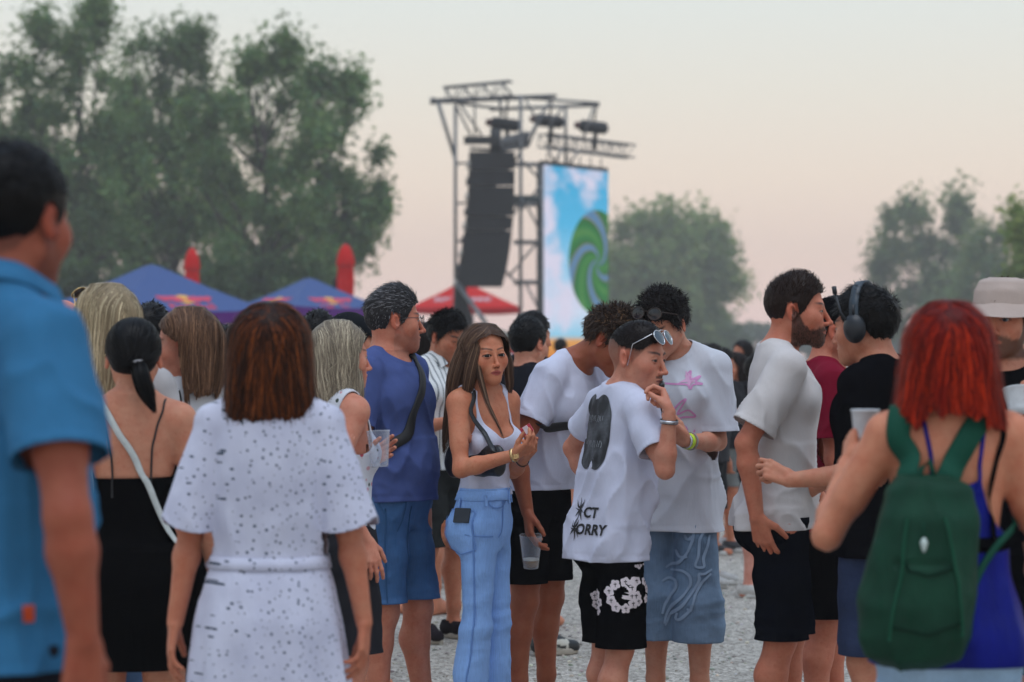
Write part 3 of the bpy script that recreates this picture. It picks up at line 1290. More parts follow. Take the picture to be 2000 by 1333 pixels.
        for S, sg in (('L', 1), ('R', -1)):
            P.append(ell(s.O + np.array([sg * .082 * s.k, .080 * s.k, -.065 * s.k]), np.array([.078, .066, .090]) * s.k * (1 if s.sex == 'm' else 1.08) * seat + ease * .6, None, .05))
            hip, kn, an = s.leg[S]
            if hem > kn[2]:
                t = (hip[2] - hem) / (hip[2] - kn[2]); end = hip + (kn - hip) * (t + .06)
                mid = hip + (kn - hip) * t * .5
                P += [rc(hip, mid, r[0] * k, r[1] * k, .04), rc(mid, end, r[1] * k, r[2] * k, .03)]
            else:
                t = (kn[2] - hem) / (kn[2] - an[2]); end = kn + (an - kn) * min(t + .04, 1.1)
                P += [rc(hip, kn, r[0] * k, r[1] * k, .04), rc(kn, end, r[1] * k, r[2] * k, .03),
                      rc(kn + (end - kn) * .1 + np.array([0, .014, 0]), kn + (end - kn) * .45 + np.array([0, .016, 0]), r[1] * k * .98, (r[1] + r[2]) / 2 * k, .03)]

        s.under = P

        def wrinkle(V, N):
            z = V[:, 2]
            d = folds(V, seed, wr * 1.3, (8, 8, 4), 20, 2) + folds(V, seed + 3, wr * .8, (15, 15, 10), -30, 2)
            cz = s.leg['L'][0][2] - .06
            d += folds(V, seed + 6, wr * 1.2, (4, 4, 20), 15) * np.exp(-((z - cz) / .09) ** 2)
            if knee:
                kz = s.leg['L'][1][2]
                d += folds(V, seed + 8, wr * 1.3, (5, 5, 22), -10) * np.exp(-((z - kz) / .11) ** 2)
            if wrfn is not None:
                d = d + wrfn(V)
            return d
        cuts = [lambda q: np.where(q[:, 2] < .7 * s.O[2] + .3 * hem, hem - q[:, 2] + .003 * (vnoise(q * 11) - .5), -.05), lambda q: q[:, 2] - waist]
        return s.garment(name, P, cuts, mat, h, wrinkle, bands=[(.020, .024, -.0015)] if cuff else ())

    def shoes(s, mat, sole, upper_col=None, high=.085, name='shoe', only='LR'):
        for S in only:
            hip, kn, an = s.leg[S]
            k = s.k * (1.0 if s.sex == 'm' else .9)
            sg = 1 if S == 'L' else -1
            yaw = rotm('Z', sg * 10)
            c = np.array([an[0], an[1], 0])
            L = lambda x, y, z: c + yaw @ (np.array([x, y, z]) * k)
            P = [rc(L(0, .045, .055), L(0, -.06, .058), .040 * k, .042 * k, .03), rc(L(0, -.06, .05), L(.006 * sg, -.165, .040), .044 * k, .034 * k, .03),
                 rc(L(0, .02, .06), L(0, .022, high + .03), .044 * k, .044 * k, .02), rc(L(0, -.03, .085), L(0, -.1, .06), .028 * k, .026 * k, .02)]
            cut = [lambda q: .02 - q[:, 2], lambda q: q[:, 2] - (high + .012) * k]
            V, Q, N = mesh_sdf(P, L(0, -.05, .07) - .22, L(0, -.05, .07) + .22, .0065 * s.q, 1)
            V, T, N = clip(V, tris(Q), N, np.maximum(cut[0](V), cut[1](V)))
            V, T, N = rim(V, T, N, .005)
            so = obj(name, make_mesh(name, V, T, True, None if upper_col is None else upper_col(((V - c) @ yaw) / k)), mat, s.root)
            # sole: outline swept
            out = []
            for a in np.linspace(0, 2 * math.pi, 36, endpoint=False):
                y = -.062 + .132 * math.cos(a)
                w = .046 - .008 * math.cos(a) if True else 0
                w = np.interp(y, [-.2, -.13, -.05, .03, .07], [.040, .050, .043, .040, .036])
                out.append(L(w * math.sin(a) * (1.0), y - .002, 0))
            out = np.array(out)
            m = MB()
            cc = out.mean(0)
            ring = lambda f, z: [(cc + (p - cc) * f) * np.array([1, 1, 0]) + np.array([0, 0, z]) for p in out]
            V = ring(.96, .003) + ring(1.0, .010) + ring(1.0, .026) + ring(.95, .034)
            n = len(out)
            F = [(i * n + j, i * n + (j + 1) % n, (i + 1) * n + (j + 1) % n, (i + 1) * n + j) for i in range(3) for j in range(n)] + [tuple(range(n))[::-1], tuple(range(3 * n, 4 * n))]
            m.add(V, F)
            m.obj('sole', sole, so, True)

    # ---------------- hair
    def hair_begin(s, color, vary=.35, hi=None, hi_amt=0.0):
        s.hV, s.hF, s.hC, s.hn = [], [], [], 0
        s.hcol = np.array(lin(*color)); s.hvary = vary
        s.hhi = None if hi is None else np.array(lin(*hi)); s.hamt = hi_amt
        s.rng = np.random.default_rng(int(s.base[0] * 1000) % 9999 + 11)

    def _hadd(s, V, F, C):
        s.hV.append(V); s.hF.append(F + s.hn); s.hC.append(C); s.hn += len(V)

    def strand_cols(s, n, root=None):
        c = s.hcol[None] * (1 + s.hvary * (s.rng.random((n, 1)) * 2 - 1))
        if s.hhi is not None:
            m = (s.rng.random((n, 1)) < s.hamt) * s.rng.random((n, 1))
            c = c * (1 - m) + s.hhi * m
        return c

    def ribbons(s, P, Nn, W, C, taper=True):
        """P (n,m,3) centre lines, Nn normals (n,m,3)"""
        n, m = P.shape[:2]
        t = np.gradient(P, axis=1)
        sd = np.cross(t, Nn)
        sd /= np.linalg.norm(sd, axis=2, keepdims=True) + 1e-9
        a = (s.rng.random((n, 1, 1)) - .5) * .8
        sd = sd * np.cos(a) + Nn * np.sin(a)
        u = np.linspace(0, 1, m)
        w = np.clip(np.minimum(.55 + u * 3, (1 - u) * 3 + .12), 0, 1) if taper else np.ones(m)
        w = w[None, :, None] * (W[:, None, None] if hasattr(W, '__len__') else W)
        V = np.stack([P - sd * w / 2, P + sd * w / 2], 2).reshape(-1, 3)
        b = (np.arange(n)[:, None] * m + np.arange(m - 1)[None]) * 2
        b = b.ravel()
        F = np.stack([b, b + 1, b + 3, b + 2], 1)
        Cc = np.repeat(C[:, None, :], m * 2, 1).reshape(-1, 3)
        s._hadd(V, F, Cc)

    def shell(s, prims, cut, h=.006, rough=.0, seed=3, tone=.75, rfreq=60):
        c = np.array([p.c for p in prims]); R = np.array([p.R for p in prims])
        V, Q, N = mesh_sdf(prims, (c - R[:, None]).min(0), (c + R[:, None]).max(0), h * s.q, 1)
        T = tris(Q)
        if rough:
            V = V + N * (rough * (vnoise(V * rfreq, seed) - .5) * 2 + rough * .6 * (vnoise(V * rfreq * 2.2, seed + 1) - .5) * 2)[:, None]
        if cut is not None:
            V, T, N = clip(V, T, N, cut(V))
        # strandwise streaks on the base; tone darkens it, depth shade put into the colour
        st = vnoise(np.stack([np.arctan2(s.hloc(V)[:, 0], s.hloc(V)[:, 1]) * 26, s.hloc(V)[:, 2] * 3, V[:, 0] * 0], 1), seed)
        C = s.hcol[None] * (tone + .35 * (st[:, None] - .5))
        s._hadd(V, T, np.clip(C, 0, 1))
        s.hsh = (V, T, N)
        return V, T, N

    def sample(s, V, T, N, n, w=None):
        a = V[T[:, 0]]; b = V[T[:, 1]]; c = V[T[:, 2]]
        ar = np.linalg.norm(np.cross(b - a, c - a), axis=1)
        if w is not None:
            ar = ar * w((a + b + c) / 3)
        i = s.rng.choice(len(T), n, p=ar / ar.sum())
        r1 = np.sqrt(s.rng.random(n)); r2 = s.rng.random(n)
        bc = np.stack([1 - r1, r1 * (1 - r2), r1 * r2], 1)
        P = a[i] * bc[:, :1] + b[i] * bc[:, 1:2] + c[i] * bc[:, 2:]
        return P, N[T[i, 0]]

    def flow(s, prims, seeds, fn, L, steps=8, width=.003, off=(-.002, .004), wob=.0, stop=None, clumpy=.6):
        n = len(seeds)
        Ls = L * (.6 + .8 * s.rng.random(n))
        p = seeds.copy()
        o = off[0] + (off[1] - off[0]) * s.rng.random(n)
        q0 = s.hloc(seeds)
        lk = vnoise(np.stack([np.arctan2(q0[:, 0], q0[:, 1] + .02) * 7, q0[:, 2] * 6, q0[:, 2] * 0], 1), 17)
        o = o + (lk - .5) * .010 * clumpy
        jit = s.rng.normal(0, 1, (n, 3)) * wob
        PP, NN = [], []
        for i in range(steps + 1):
            N = grad(prims, p, .003)
            d = sdf_eval(prims, p.astype(f32))
            oo = o * min(1, .2 + i / steps * 1.5)
            p = p - N * (d - oo)[:, None]
            PP.append(p.copy()); NN.append(N)
            f = fn(p, N) + jit
            f = f - N * np.einsum('ij,ij->i', f, N)[:, None]
            f /= np.linalg.norm(f, axis=1, keepdims=True) + 1e-9
            st = f * (Ls / steps)[:, None]
            if stop is not None:
                st = st * (1 - stop(p + st))[:, None]
            p = p + st
        P = np.stack(PP, 1); N = np.stack(NN, 1)
        ok = np.linalg.norm(P[:, 2] - P[:, 0], axis=1) > .3 * L / steps
        P, N, lk = P[ok], N[ok], lk[ok]; n = len(P)
        C = s.strand_cols(n) * (1 + (lk - .5) * 1.5 * clumpy)[:, None]  # sunken locks darker, raised ones lighter: shade between locks painted in
        s.ribbons(P, N, width * (.6 + .8 * s.rng.random(n)), C)

    def tufts(s, seeds, N, fn, L, steps=4, width=.002, lift=.6, curl=0.0, jit=.3, colmul=1.0, droop=0.0):
        """short free hairs that leave the surface"""
        n = len(seeds)
        Ls = L * (.6 + .7 * s.rng.random(n))
        f = fn(seeds, N)
        f = f - N * np.einsum('ij,ij->i', f, N)[:, None]
        f /= np.linalg.norm(f, axis=1, keepdims=True) + 1e-9
        d = f * (1 - lift) + N * lift + s.rng.normal(0, 1, (n, 3)) * jit
        d /= np.linalg.norm(d, axis=1, keepdims=True)
        p = seeds - N * .002
        PP = [p.copy()]
        ph = s.rng.random(n) * 6.28
        sd = np.cross(d, N)
        for i in range(steps):
            dd = d + f * (i / steps) * .8 + np.array([0, 0, -droop]) * (i / steps)
            if curl:
                dd = dd + sd * (np.sin(ph + i * 2.2) * curl)[:, None] + N * (np.cos(ph + i * 2.2) * curl * .6)[:, None]
            dd /= np.linalg.norm(dd, axis=1, keepdims=True)
            p = p + dd * (Ls / steps)[:, None]
            PP.append(p.copy())
        P = np.stack(PP, 1)
        NN = np.repeat(N[:, None], steps + 1, 1)
        s.ribbons(P, NN, width * (.6 + .8 * s.rng.random(n)), s.strand_cols(n) * colmul)

    def lock(s, guide, rad, n, width=.003, wave=0.0, wfreq=3, m=10, jit=.15, flat=None):
        """bundle of strands along a guide curve (local points)"""
        g = np.array(guide, float)
        tt = np.linspace(0, 1, len(g))
        u = np.linspace(0, 1, m)
        # smooth resample
        uu = np.linspace(0, 1, 80)
        c = np.stack([np.interp(uu, tt, g[:, i]) for i in range(3)], 1)
        ker = np.hanning(17); ker /= ker.sum()
        cp = np.pad(c, ((8, 8), (0, 0)), mode='reflect', reflect_type='odd')
        c = np.stack([np.convolve(cp[:, i], ker, mode='valid') for i in range(3)], 1)
        c = np.stack([np.interp(u, uu, c[:, i]) for i in range(3)], 1)
        r = np.interp(u, np.linspace(0, 1, len(rad)), rad)
        t = np.gradient(c, axis=0); t /= np.linalg.norm(t, axis=1, keepdims=True)
        a = np.cross(t, np.array([0.31, 1, .11])); a /= np.linalg.norm(a, axis=1, keepdims=True)
        b = np.cross(t, a)
        th = s.rng.random(n) * 2 * math.pi
        rr = np.sqrt(s.rng.random(n)) * .6 + .4
        ox, oy = rr * np.cos(th), rr * np.sin(th)
        if flat is not None:
            oy = oy * flat
        start = s.rng.random(n) * .25
        end = .78 + .27 * s.rng.random(n)
        P = []
        N = []
        for i in range(n):
            ui = start[i] + (end[i] - start[i]) * u
            f = lambda X: np.stack([np.interp(ui, u, X[:, j]) for j in range(3)], 1)
            ci, ai, bi = f(c), f(a), f(b)
            ri = np.interp(ui, u, r)[:, None]
            wv = wave * np.sin(ui * wfreq * 6.28 + th[i] * .5)[:, None]
            P.append(ci + ai * (ox[i] * ri + wv) + bi * (oy[i] * ri + wv * .5) + s.rng.normal(0, 1, 3) * .002)
            nn = ai * ox[i] + bi * oy[i]
            N.append(nn / (np.linalg.norm(nn, axis=1, keepdims=True) + 1e-6))
        s.ribbons(np.array(P), np.array(N), width * (.6 + .8 * s.rng.random(n)), s.strand_cols(n))

    def hair_end(s, name='hair'):
        V = np.concatenate(s.hV); C = np.clip(np.concatenate(s.hC), .001, 1)
        me = make_mesh(name, V, [f for f in s.hF], True, C)
        return obj(name, me, hair_mat(), s.root)

    def short_hair(s, color, top=.018, side=.006, back=.008, n=2500, L=.022, lift=.45, jit=.25, flow='fwd', curl=0.0, hl=None, vary=.4, width=.0022, topc=(0, .0, .045), bare=None, hi=None, hi_amt=0.0, rough=.002, tone=.75, toplen=1.0):
        s.hair_begin(color, vary, hi, hi_amt)
        hl = hl or {}
        P = [s.hell((0, .014 + (back - side) / 2, .030), (.0755 + side, .095 + (back + side) / 2, .086 + side), .02)]
        if top > side:
            P.append(s.hell((topc[0], topc[1], topc[2]), (.066 + side * .5, .084, .071 + top - (topc[2] - .045)), .02))

        def cut(V):
            q = s.hloc(V)
            g = s.hairline(q[:, 1], hl) - q[:, 2] + .005 * (vnoise(V * 140, 4) - .5) * 2
            if bare is not None:
                g = np.maximum(g, bare(q))
            return g
        V, T, N = s.shell(P, cut, .0055, rough, tone=tone)
        R = s.Rh

        def fl(p, Nn):
            q = s.hloc(p)
            if flow == 'fwd':
                v = np.stack([q[:, 0] * 2, -np.ones(len(q)) * .6, -.3 * np.ones(len(q))], 1)
            elif flow == 'back':
                v = np.stack([q[:, 0] * 2, np.ones(len(q)), -.2 * np.ones(len(q))], 1)
            elif flow == 'up':
                v = np.stack([q[:, 0] * 1.5, -.25 * np.ones(len(q)), .9 * np.ones(len(q))], 1)
            else:
                v = s.rng.normal(0, 1, q.shape)
            low = (q[:, 2] < .045)[:, None]
            v = np.where(low, np.stack([q[:, 0], .25 * np.ones(len(q)), -np.ones(len(q))], 1), v)
            return v @ R.T
        sd, Nn = s.sample(V, T, N, n)
        q = s.hloc(sd)
        up = sstep(.02, .07, q[:, 2])
        hiL = up > .5
        if hiL.any():
            s.tufts(sd[hiL], Nn[hiL], fl, L * toplen, 5, width, lift, curl, jit)
        lo_ = ~hiL
        if lo_.any():
            s.tufts(sd[lo_], Nn[lo_], fl, max(.010, L * .55 * (side / .008)), 3, width * .8, lift * .55, curl * .7, jit * .7)
        return s.hair_end()


def bvh_of(*vts):
    V, F, off = [], [], 0
    for v, t in vts:
        V.append(v); F.append(np.asarray(t) + off); off += len(v)
    V = np.concatenate(V); F = np.concatenate(F)
    return BVHTree.FromPolygons([tuple(x) for x in V.tolist()], [tuple(x) for x in F.tolist()])


def strap(name, mat, bvh, pts, width, th=.003, off=.004, parent=None, n=40, free=(), ctr=None):
    """band along a path that lies on the surfaces in bvh; points are local to the wearer"""
    pts = np.array(pts, float)
    tt = np.linspace(0, 1, len(pts)); u = np.linspace(0, 1, n)
    c = np.stack([np.interp(u, tt, pts[:, i]) for i in range(3)], 1)
    P, N = [], []
    for i, p in enumerate(c):
        if bvh is not None:
            loc, nor, idx, dist = bvh.find_nearest(Vector(p))
            loc, nor = np.array(loc), np.array(nor)
            dd = p - loc
            out = dd @ nor
            if any(a <= u[i] <= b for a, b in free):
                P.append(p if out > off else loc + nor * off)
            else:
                P.append(loc + nor * off)
            N.append(nor)
        else:
            P.append(p); N.append(unit(p - np.asarray(ctr if ctr is not None else (0, 99, 0), float)))
    P = np.array(P, float); N = np.array(N, float)
    for arr in (P, N):
        for _ in range(3):
            arr[1:-1] = (arr[:-2] + 2 * arr[1:-1] + arr[2:]) / 4
    N /= np.linalg.norm(N, axis=1, keepdims=True)
    t = np.gradient(P, axis=0); t /= np.linalg.norm(t, axis=1, keepdims=True) + 1e-9
    sd = np.cross(t, N); sd /= np.linalg.norm(sd, axis=1, keepdims=True) + 1e-9
    w = width / 2
    V = np.stack([P - sd * w, P - sd * w * .9 + N * th, P + sd * w * .9 + N * th, P + sd * w], 1).reshape(-1, 3)
    F = []
    for i in range(n - 1):
        for j in range(4):
            a, b = i * 4 + j, i * 4 + (j + 1) % 4
            F.append((a, b, b + 4, a + 4))
    F.append((0, 1, 2, 3)); F.append(((n - 1) * 4 + 3, (n - 1) * 4 + 2, (n - 1) * 4 + 1, (n - 1) * 4))
    m = MB(); m.add(V, F)
    return m.obj(name, mat, parent, True)


def decal(name, mat, bvh, tri2d, O, U, Vd, parent, off=.0018, zmax=99., depth=.35):
    """flat print: 2-D points and faces thrown on a surface along U x V"""
    pts, faces = tri2d
    O, U, Vd = (np.asarray(x, float) for x in (O, U, Vd))
    n = unit(np.cross(U, Vd))
    W = []
    bad = set()
    for i, (a, b) in enumerate(pts):
        p = O + U * a + Vd * b
        hit = bvh.ray_cast(Vector(p + n * depth), Vector(-n), depth * 2)
        if hit[0] is None or hit[0][2] > zmax:
            bad.add(i); W.append(p)
        else:
            nn = np.array(hit[1])
            if nn @ n < 0:
                nn = -nn
            W.append(np.array(hit[0]) + (nn + n) * .5 * off)
    faces = [f for f in faces if not any(i in bad for i in f)]
    if not faces:
        return None
    # drop faces that span a big step in depth
    W = np.array(W)
    good = []
    for f in faces:
        z = W[list(f)] @ n
        if z.max() - z.min() < .06:
            good.append(f)
    m = MB(); m.add(W, good)
    return m.obj(name, mat, parent, True)


def grid2d(poly, step):
    """fill a 2-D outline with a grid of small quads, border points snapped to the outline"""
    poly = np.array(poly, float)
    lo, hi = poly.min(0), poly.max(0)
    nx, ny = int((hi[0] - lo[0]) / step) + 2, int((hi[1] - lo[1]) / step) + 2

    def inside(x, y):
        c = False
        j = len(poly) - 1
        for i in range(len(poly)):
            if (poly[i, 1] > y) != (poly[j, 1] > y) and x < (poly[j, 0] - poly[i, 0]) * (y - poly[i, 1]) / (poly[j, 1] - poly[i, 1]) + poly[i, 0]:
                c = not c
            j = i
        return c
    idx = {}; pts = []; faces = []

    def pid(i, j):
        if (i, j) not in idx:
            idx[(i, j)] = len(pts); pts.append((lo[0] + i * step, lo[1] + j * step))
        return idx[(i, j)]
    for i in range(nx):
        for j in range(ny):
            if inside(lo[0] + (i + .5) * step, lo[1] + (j + .5) * step):
                faces.append((pid(i, j), pid(i + 1, j), pid(i + 1, j + 1), pid(i, j + 1)))
    return pts, faces


def fan2d(poly, rings=7, c=None):
    """fill a star-shaped outline with rings towards its middle"""
    poly = np.array(poly, float)
    c = poly.mean(0) if c is None else np.asarray(c, float)
    n = len(poly)
    pts = [tuple(c)]
    for r in range(1, rings + 1):
        pts += [tuple(c + (p - c) * r / rings) for p in poly]
    faces = [(0, 1 + j, 1 + (j + 1) % n) for j in range(n)]
    for r in range(rings - 1):
        a, b = 1 + r * n, 1 + (r + 1) * n
        faces += [(a + j, b + j, b + (j + 1) % n, a + (j + 1) % n) for j in range(n)]
    return pts, faces


def stroke2d(path, w, step=.01):
    """ribbon of width w along a 2-D path (w may vary along it)"""
    path = np.array(path, float)
    L = np.concatenate([[0], np.cumsum(np.linalg.norm(np.diff(path, axis=0), axis=1))])
    n = max(3, int(L[-1] / step))
    u = np.linspace(0, L[-1], n)
    P = np.stack([np.interp(u, L, path[:, i]) for i in (0, 1)], 1)
    for _ in range(2):
        P[1:-1] = (P[:-2] + 2 * P[1:-1] + P[2:]) / 4
    t = np.gradient(P, axis=0); t /= np.linalg.norm(t, axis=1, keepdims=True) + 1e-9
    nn = np.stack([-t[:, 1], t[:, 0]], 1)
    ww = np.interp(u / L[-1], np.linspace(0, 1, len(w)), w) if hasattr(w, '__len__') else np.full(n, w)
    pts = np.stack([P - nn * ww[:, None] / 2, P + nn * ww[:, None] / 2], 1).reshape(-1, 2)
    faces = [(2 * i, 2 * i + 1, 2 * i + 3, 2 * i + 2) for i in range(n - 1)]
    return [tuple(x) for x in pts], faces


def join2d(*parts):
    pts, faces = [], []
    for p, f in parts:
        b = len(pts)
        pts += list(p); faces += [tuple(i + b for i in x) for x in f]
    return pts, faces


def text2d(body, size, shear=0.0):
    cu = bpy.data.curves.new('text', 'FONT')
    cu.body = body; cu.size = size; cu.shear = shear; cu.resolution_u = 3; cu.offset = size * .022
    o = bpy.data.objects.new('text', cu)
    COL.objects.link(o)
    dg = bpy.context.evaluated_depsgraph_get()
    me = bpy.data.meshes.new_from_object(o.evaluated_get(dg))
    pts = [(v.co.x, v.co.y) for v in me.vertices]
    faces = [tuple(p.vertices) for p in me.polygons]
    bpy.data.objects.remove(o); bpy.data.meshes.remove(me); bpy.data.curves.remove(cu)
    return pts, faces


def long_hair(s, color, zs, A, B, C, front=-.03, n=3000, L=.12, width=.004, vary=.3, hi=None, hi_amt=0.0, hlz=.074, part=0.0, wave=0.0, upright=True, bottom=None, temple=.045, off=(-.001, .005), thick=.012, tone=.8, h=.006, wob=.05, back_cut=None, frontlow=0.0, tail=.03):
    """hair that falls from a parting over the head; tables give the half width, half depth and set-back of the fall below the crown"""
    s.hair_begin(color, vary, hi, hi_amt)
    yaw = s.Rh
    if upright:
        fw = s.Rh @ np.array([0, -1.0, 0]); fw[2] = 0; fw = unit(fw)
        yaw = np.stack([np.cross([0, 0, 1.0], -(-fw)) * 1, -fw, [0, 0, 1.0]], 1)
        yaw[:, 0] = np.cross(yaw[:, 1], yaw[:, 2])
    hs = s.hs
    P = [s.hell((0, .016, .030), (.0755 + thick, .095 + thick, .086 + thick), .02),
         loft(s.Ho, yaw, np.array(zs) * hs, np.array(A) * hs, np.array(B) * hs, np.array(C) * hs, 2.3, .03)]

    def hl_of(q):
        y, z = q[:, 1], q[:, 2]
        hl = np.interp(y, [-.11, -.08, -.066, -.052, front - .006, front + .004], [hlz, hlz, hlz - .012, temple, temple - .03, -.9])
        return np.where(y < front + frontlow * np.maximum(0, -z - .04), np.maximum(hl, temple - .03), hl)

    def cut(V):
        q = s.hloc(V)
        x, y, z = q[:, 0], q[:, 1], q[:, 2]
        hl = hl_of(q) + .012 * np.exp(-((x - part) / .01) ** 2) * (y < -.05)
        g = hl - z + .006 * (vnoise(V * 90, 4) - .5)
        if bottom is not None:
            b = bottom(q) if callable(bottom) else bottom
            g = np.maximum(g, b - z + .012 * (vnoise(V * np.array([70, 70, 5]), 8) - .5) * 2)
        if back_cut is not None:
            g = np.maximum(g, back_cut(q))
        return g
    V, T, N = s.shell(P, cut, h, .0015, tone=tone)

    def fl(p, Nn):
        q = s.hloc(p)
        top = sstep(.03, .11, q[:, 2])
        sx = np.tanh((q[:, 0] - part) / .012)
        v = np.stack([sx * (1.2 * top + .15), .25 * top + 0 * sx, -.35 * top + 0 * sx], 1) @ s.Rh.T
        v[:, 2] -= (1 - top) * 1.0 + .15
        if wave:
            v = v + (np.sin(q[:, 2] * 70 + q[:, 0] * 30)[:, None] * wave) * np.cross(Nn, [0, 0, 1.0])
        return v
    sd, Nn = s.sample(V, T, N, n)
    def stop(p):
        q = s.hloc(p)
        g = hl_of(q) - q[:, 2] > .004
        if bottom is not None:
            b = bottom(q) if callable(bottom) else bottom
            g |= q[:, 2] < b - tail * (.2 + 1.6 * vnoise(p * 55, 21))
        return g.astype(float)
    s.flow(P, sd, fl, L, 6, width, off, wob, stop)
    sd, Nn = s.sample(V, T, N, n // 9)
    s.flow(P, sd, fl, L * 1.1, 6, width * .5, (.004, .014), wob + .22, stop)
    return P


def want(n):
    return ONLY is None or n in ONLY


# ------------------------------------------------------------------ things people wear on top or hold
def cup(label, P0, axis, h=.115, r0=.030, r1=.043, mat=None, liquid=None, lc=(.26, .13, .02), group=None, name='plastic_cup'):
    """open tumbler with a rolled rim; P0 = centre of its base in the world"""
    ax = unit(axis)
    R = np.array(Vector((0, 0, 1)).rotation_difference(Vector(ax)).to_matrix())
    e = empty(name, P0)
    tag(e, label, 'cup', group)
    t = .0012
    prof = [(0.001, .004), (r0 - .004, .004), (r0, 0), (r0 + (r1 - r0) * .25, h * .25), (r0 + (r1 - r0) * .27, h * .27), (r1, h - .004), (r1 + .002, h - .002), (r1 + .001, h), (r1 - t, h - .003), (r0 - t + .001, .006), (.001, .006)]
    MB().lathe(prof, 28, (0, 0, 0), R).obj('wall', mat, e, True)
    if liquid:
        f = liquid
        rr = r0 + (r1 - r0) * f
        MB().lathe([(.001, .0065), (r0 - .0014, .0065), (rr - .0014, h * f), (.001, h * f)], 24, (0, 0, 0), R).obj('drink', plain('drink ' + str(lc), lc, .15, vary=.05), e, True)
        MB().lathe([(.001, h * f + .0005), (rr - .0025, h * f + .0005), (rr - .0025, h * f + .006), (.001, h * f + .006)], 24, (0, 0, 0), R).obj('foam', plain('foam', (.7, .66, .55), .8), e, True)
    return e


def glasses(p, label, ctr, pitch, rim_mat, lens_mat, w=.052, hh=.046, rim=.0013, aviator=True, name='sunglasses', temple_mat=None, gap=.008, tl=.13, tdrop=.02, wide=.0, tlift=0.0):
    """eyewear in the head frame: ctr = bridge point"""
    e = empty(name, p.world(p.h2l(*ctr)), p.theta)
    tag(e, label, name.replace('_', ' '))
    R0 = rotm('X', pitch)
    base = p.h2l(*ctr)

    def L(x, y, z):
        return p.Rh @ (np.array(ctr) * 0 + (R0 @ np.array([x, y, z]))) * p.hs
    for sx in (1, -1):
        o = []
        for a in np.linspace(0, 2 * math.pi, 22, endpoint=False):
            cx, cz = math.cos(a), math.sin(a)
            x = cx * w / 2
            z = cz * hh / 2 * (1 if cz > 0 else (1.15 if aviator else 1))
            if aviator:
                x *= 1 - .14 * max(0, -cz)
                x -= .004 * max(0, -cz)
            o.append((sx * (gap + w / 2 + x), .0025 + .06 * (gap + w / 2 + x) ** 2 / .05, z - (.006 if aviator else 0)))
        pts = [L(*q) for q in o]
        MB().tube(pts, rim, 6, closed=True).obj('rim', rim_mat, e, True)
        m = MB()
        c = np.mean(pts, 0) + L(0, -.004, 0)
        V = [c] + [c + (q - c) * .55 + L(0, .001, 0) for q in pts] + [q for q in pts]
        n = len(pts)
        F = [(0, 1 + j, 1 + (j + 1) % n) for j in range(n)] + [(1 + j, 1 + n + j, 1 + n + (j + 1) % n, 1 + (j + 1) % n) for j in range(n)]
        m.add(V, F).obj('lens', lens_mat, e, True)
        a = np.array([sx * (gap + w + .001), .006 + .004, .008])
        # temples run back along the head
        b = np.array([sx * (.080 + wide) - 0, tl * .62, .006 + tlift]); c_ = np.array([sx * (.078 + wide), tl, -tdrop + tlift])
        R1 = np.array(R0)
        MB().tube([L(*a), L(*b), L(*c_)], rim * 1.1, 6).obj('temple', temple_mat or rim_mat, e, True)
    MB().tube([L(-gap, .002, .006), L(0, 0, .009), L(gap, .002, .006)], rim, 6).obj('bridge', rim_mat, e, True)
    if aviator:
        MB().tube([L(-gap - .01, .003, .017), L(0, .001, .0185), L(gap + .01, .003, .017)], rim, 6).obj('top_bar', rim_mat, e, True)
    return e


def band_on_arm(p, S, t, mat, width=.012, r=.031, name='bracelet', th=.003, sq=1.0):
    """ring round the forearm of person p at share t of the way from elbow to wrist"""
    sh, el, w, a = p.arm[S]
    c = el + (w - el) * t
    R = np.array(Vector((0, 0, 1)).rotation_difference(Vector(unit(w - el))).to_matrix())
    pr = [(r, -width / 2), (r + th, -width / 2), (r + th, width / 2), (r, width / 2), (r, -width / 2)]
    return MB().lathe(pr, 26, c, R).obj(name, mat, p.root, True)


def slab(name, mat, c, ux, uy, size, parent=None, r=.12):
    """thin rounded slab (phone) centred at c, ux and uy its edges"""
    ux, uy = unit(ux), unit(uy); uz = np.cross(ux, uy)
    w, h, t = size[0] / 2, size[1] / 2, size[2] / 2
    rr = min(w, h) * r
    o = []
    for (cx, cy, a0) in ((w - rr, h - rr, 0), (-w + rr, h - rr, 90), (-w + rr, -h + rr, 180), (w - rr, -h + rr, 270)):
        for k in range(5):
            a = math.radians(a0 + k * 22.5)
            o.append((cx + rr * math.cos(a), cy + rr * math.sin(a)))
    n = len(o)
    V = [c + ux * x * f + uy * y * f + uz * z for f, z in ((.97, -t), (1, -t * .6), (1, t * .6), (.97, t)) for x, y in o]
    F = [(i * n + j, i * n + (j + 1) % n, (i + 1) * n + (j + 1) % n, (i + 1) * n + j) for i in range(3) for j in range(n)] + [tuple(range(n))[::-1], tuple(range(3 * n, 4 * n))]
    return MB().add(V, F).obj(name, mat, parent)

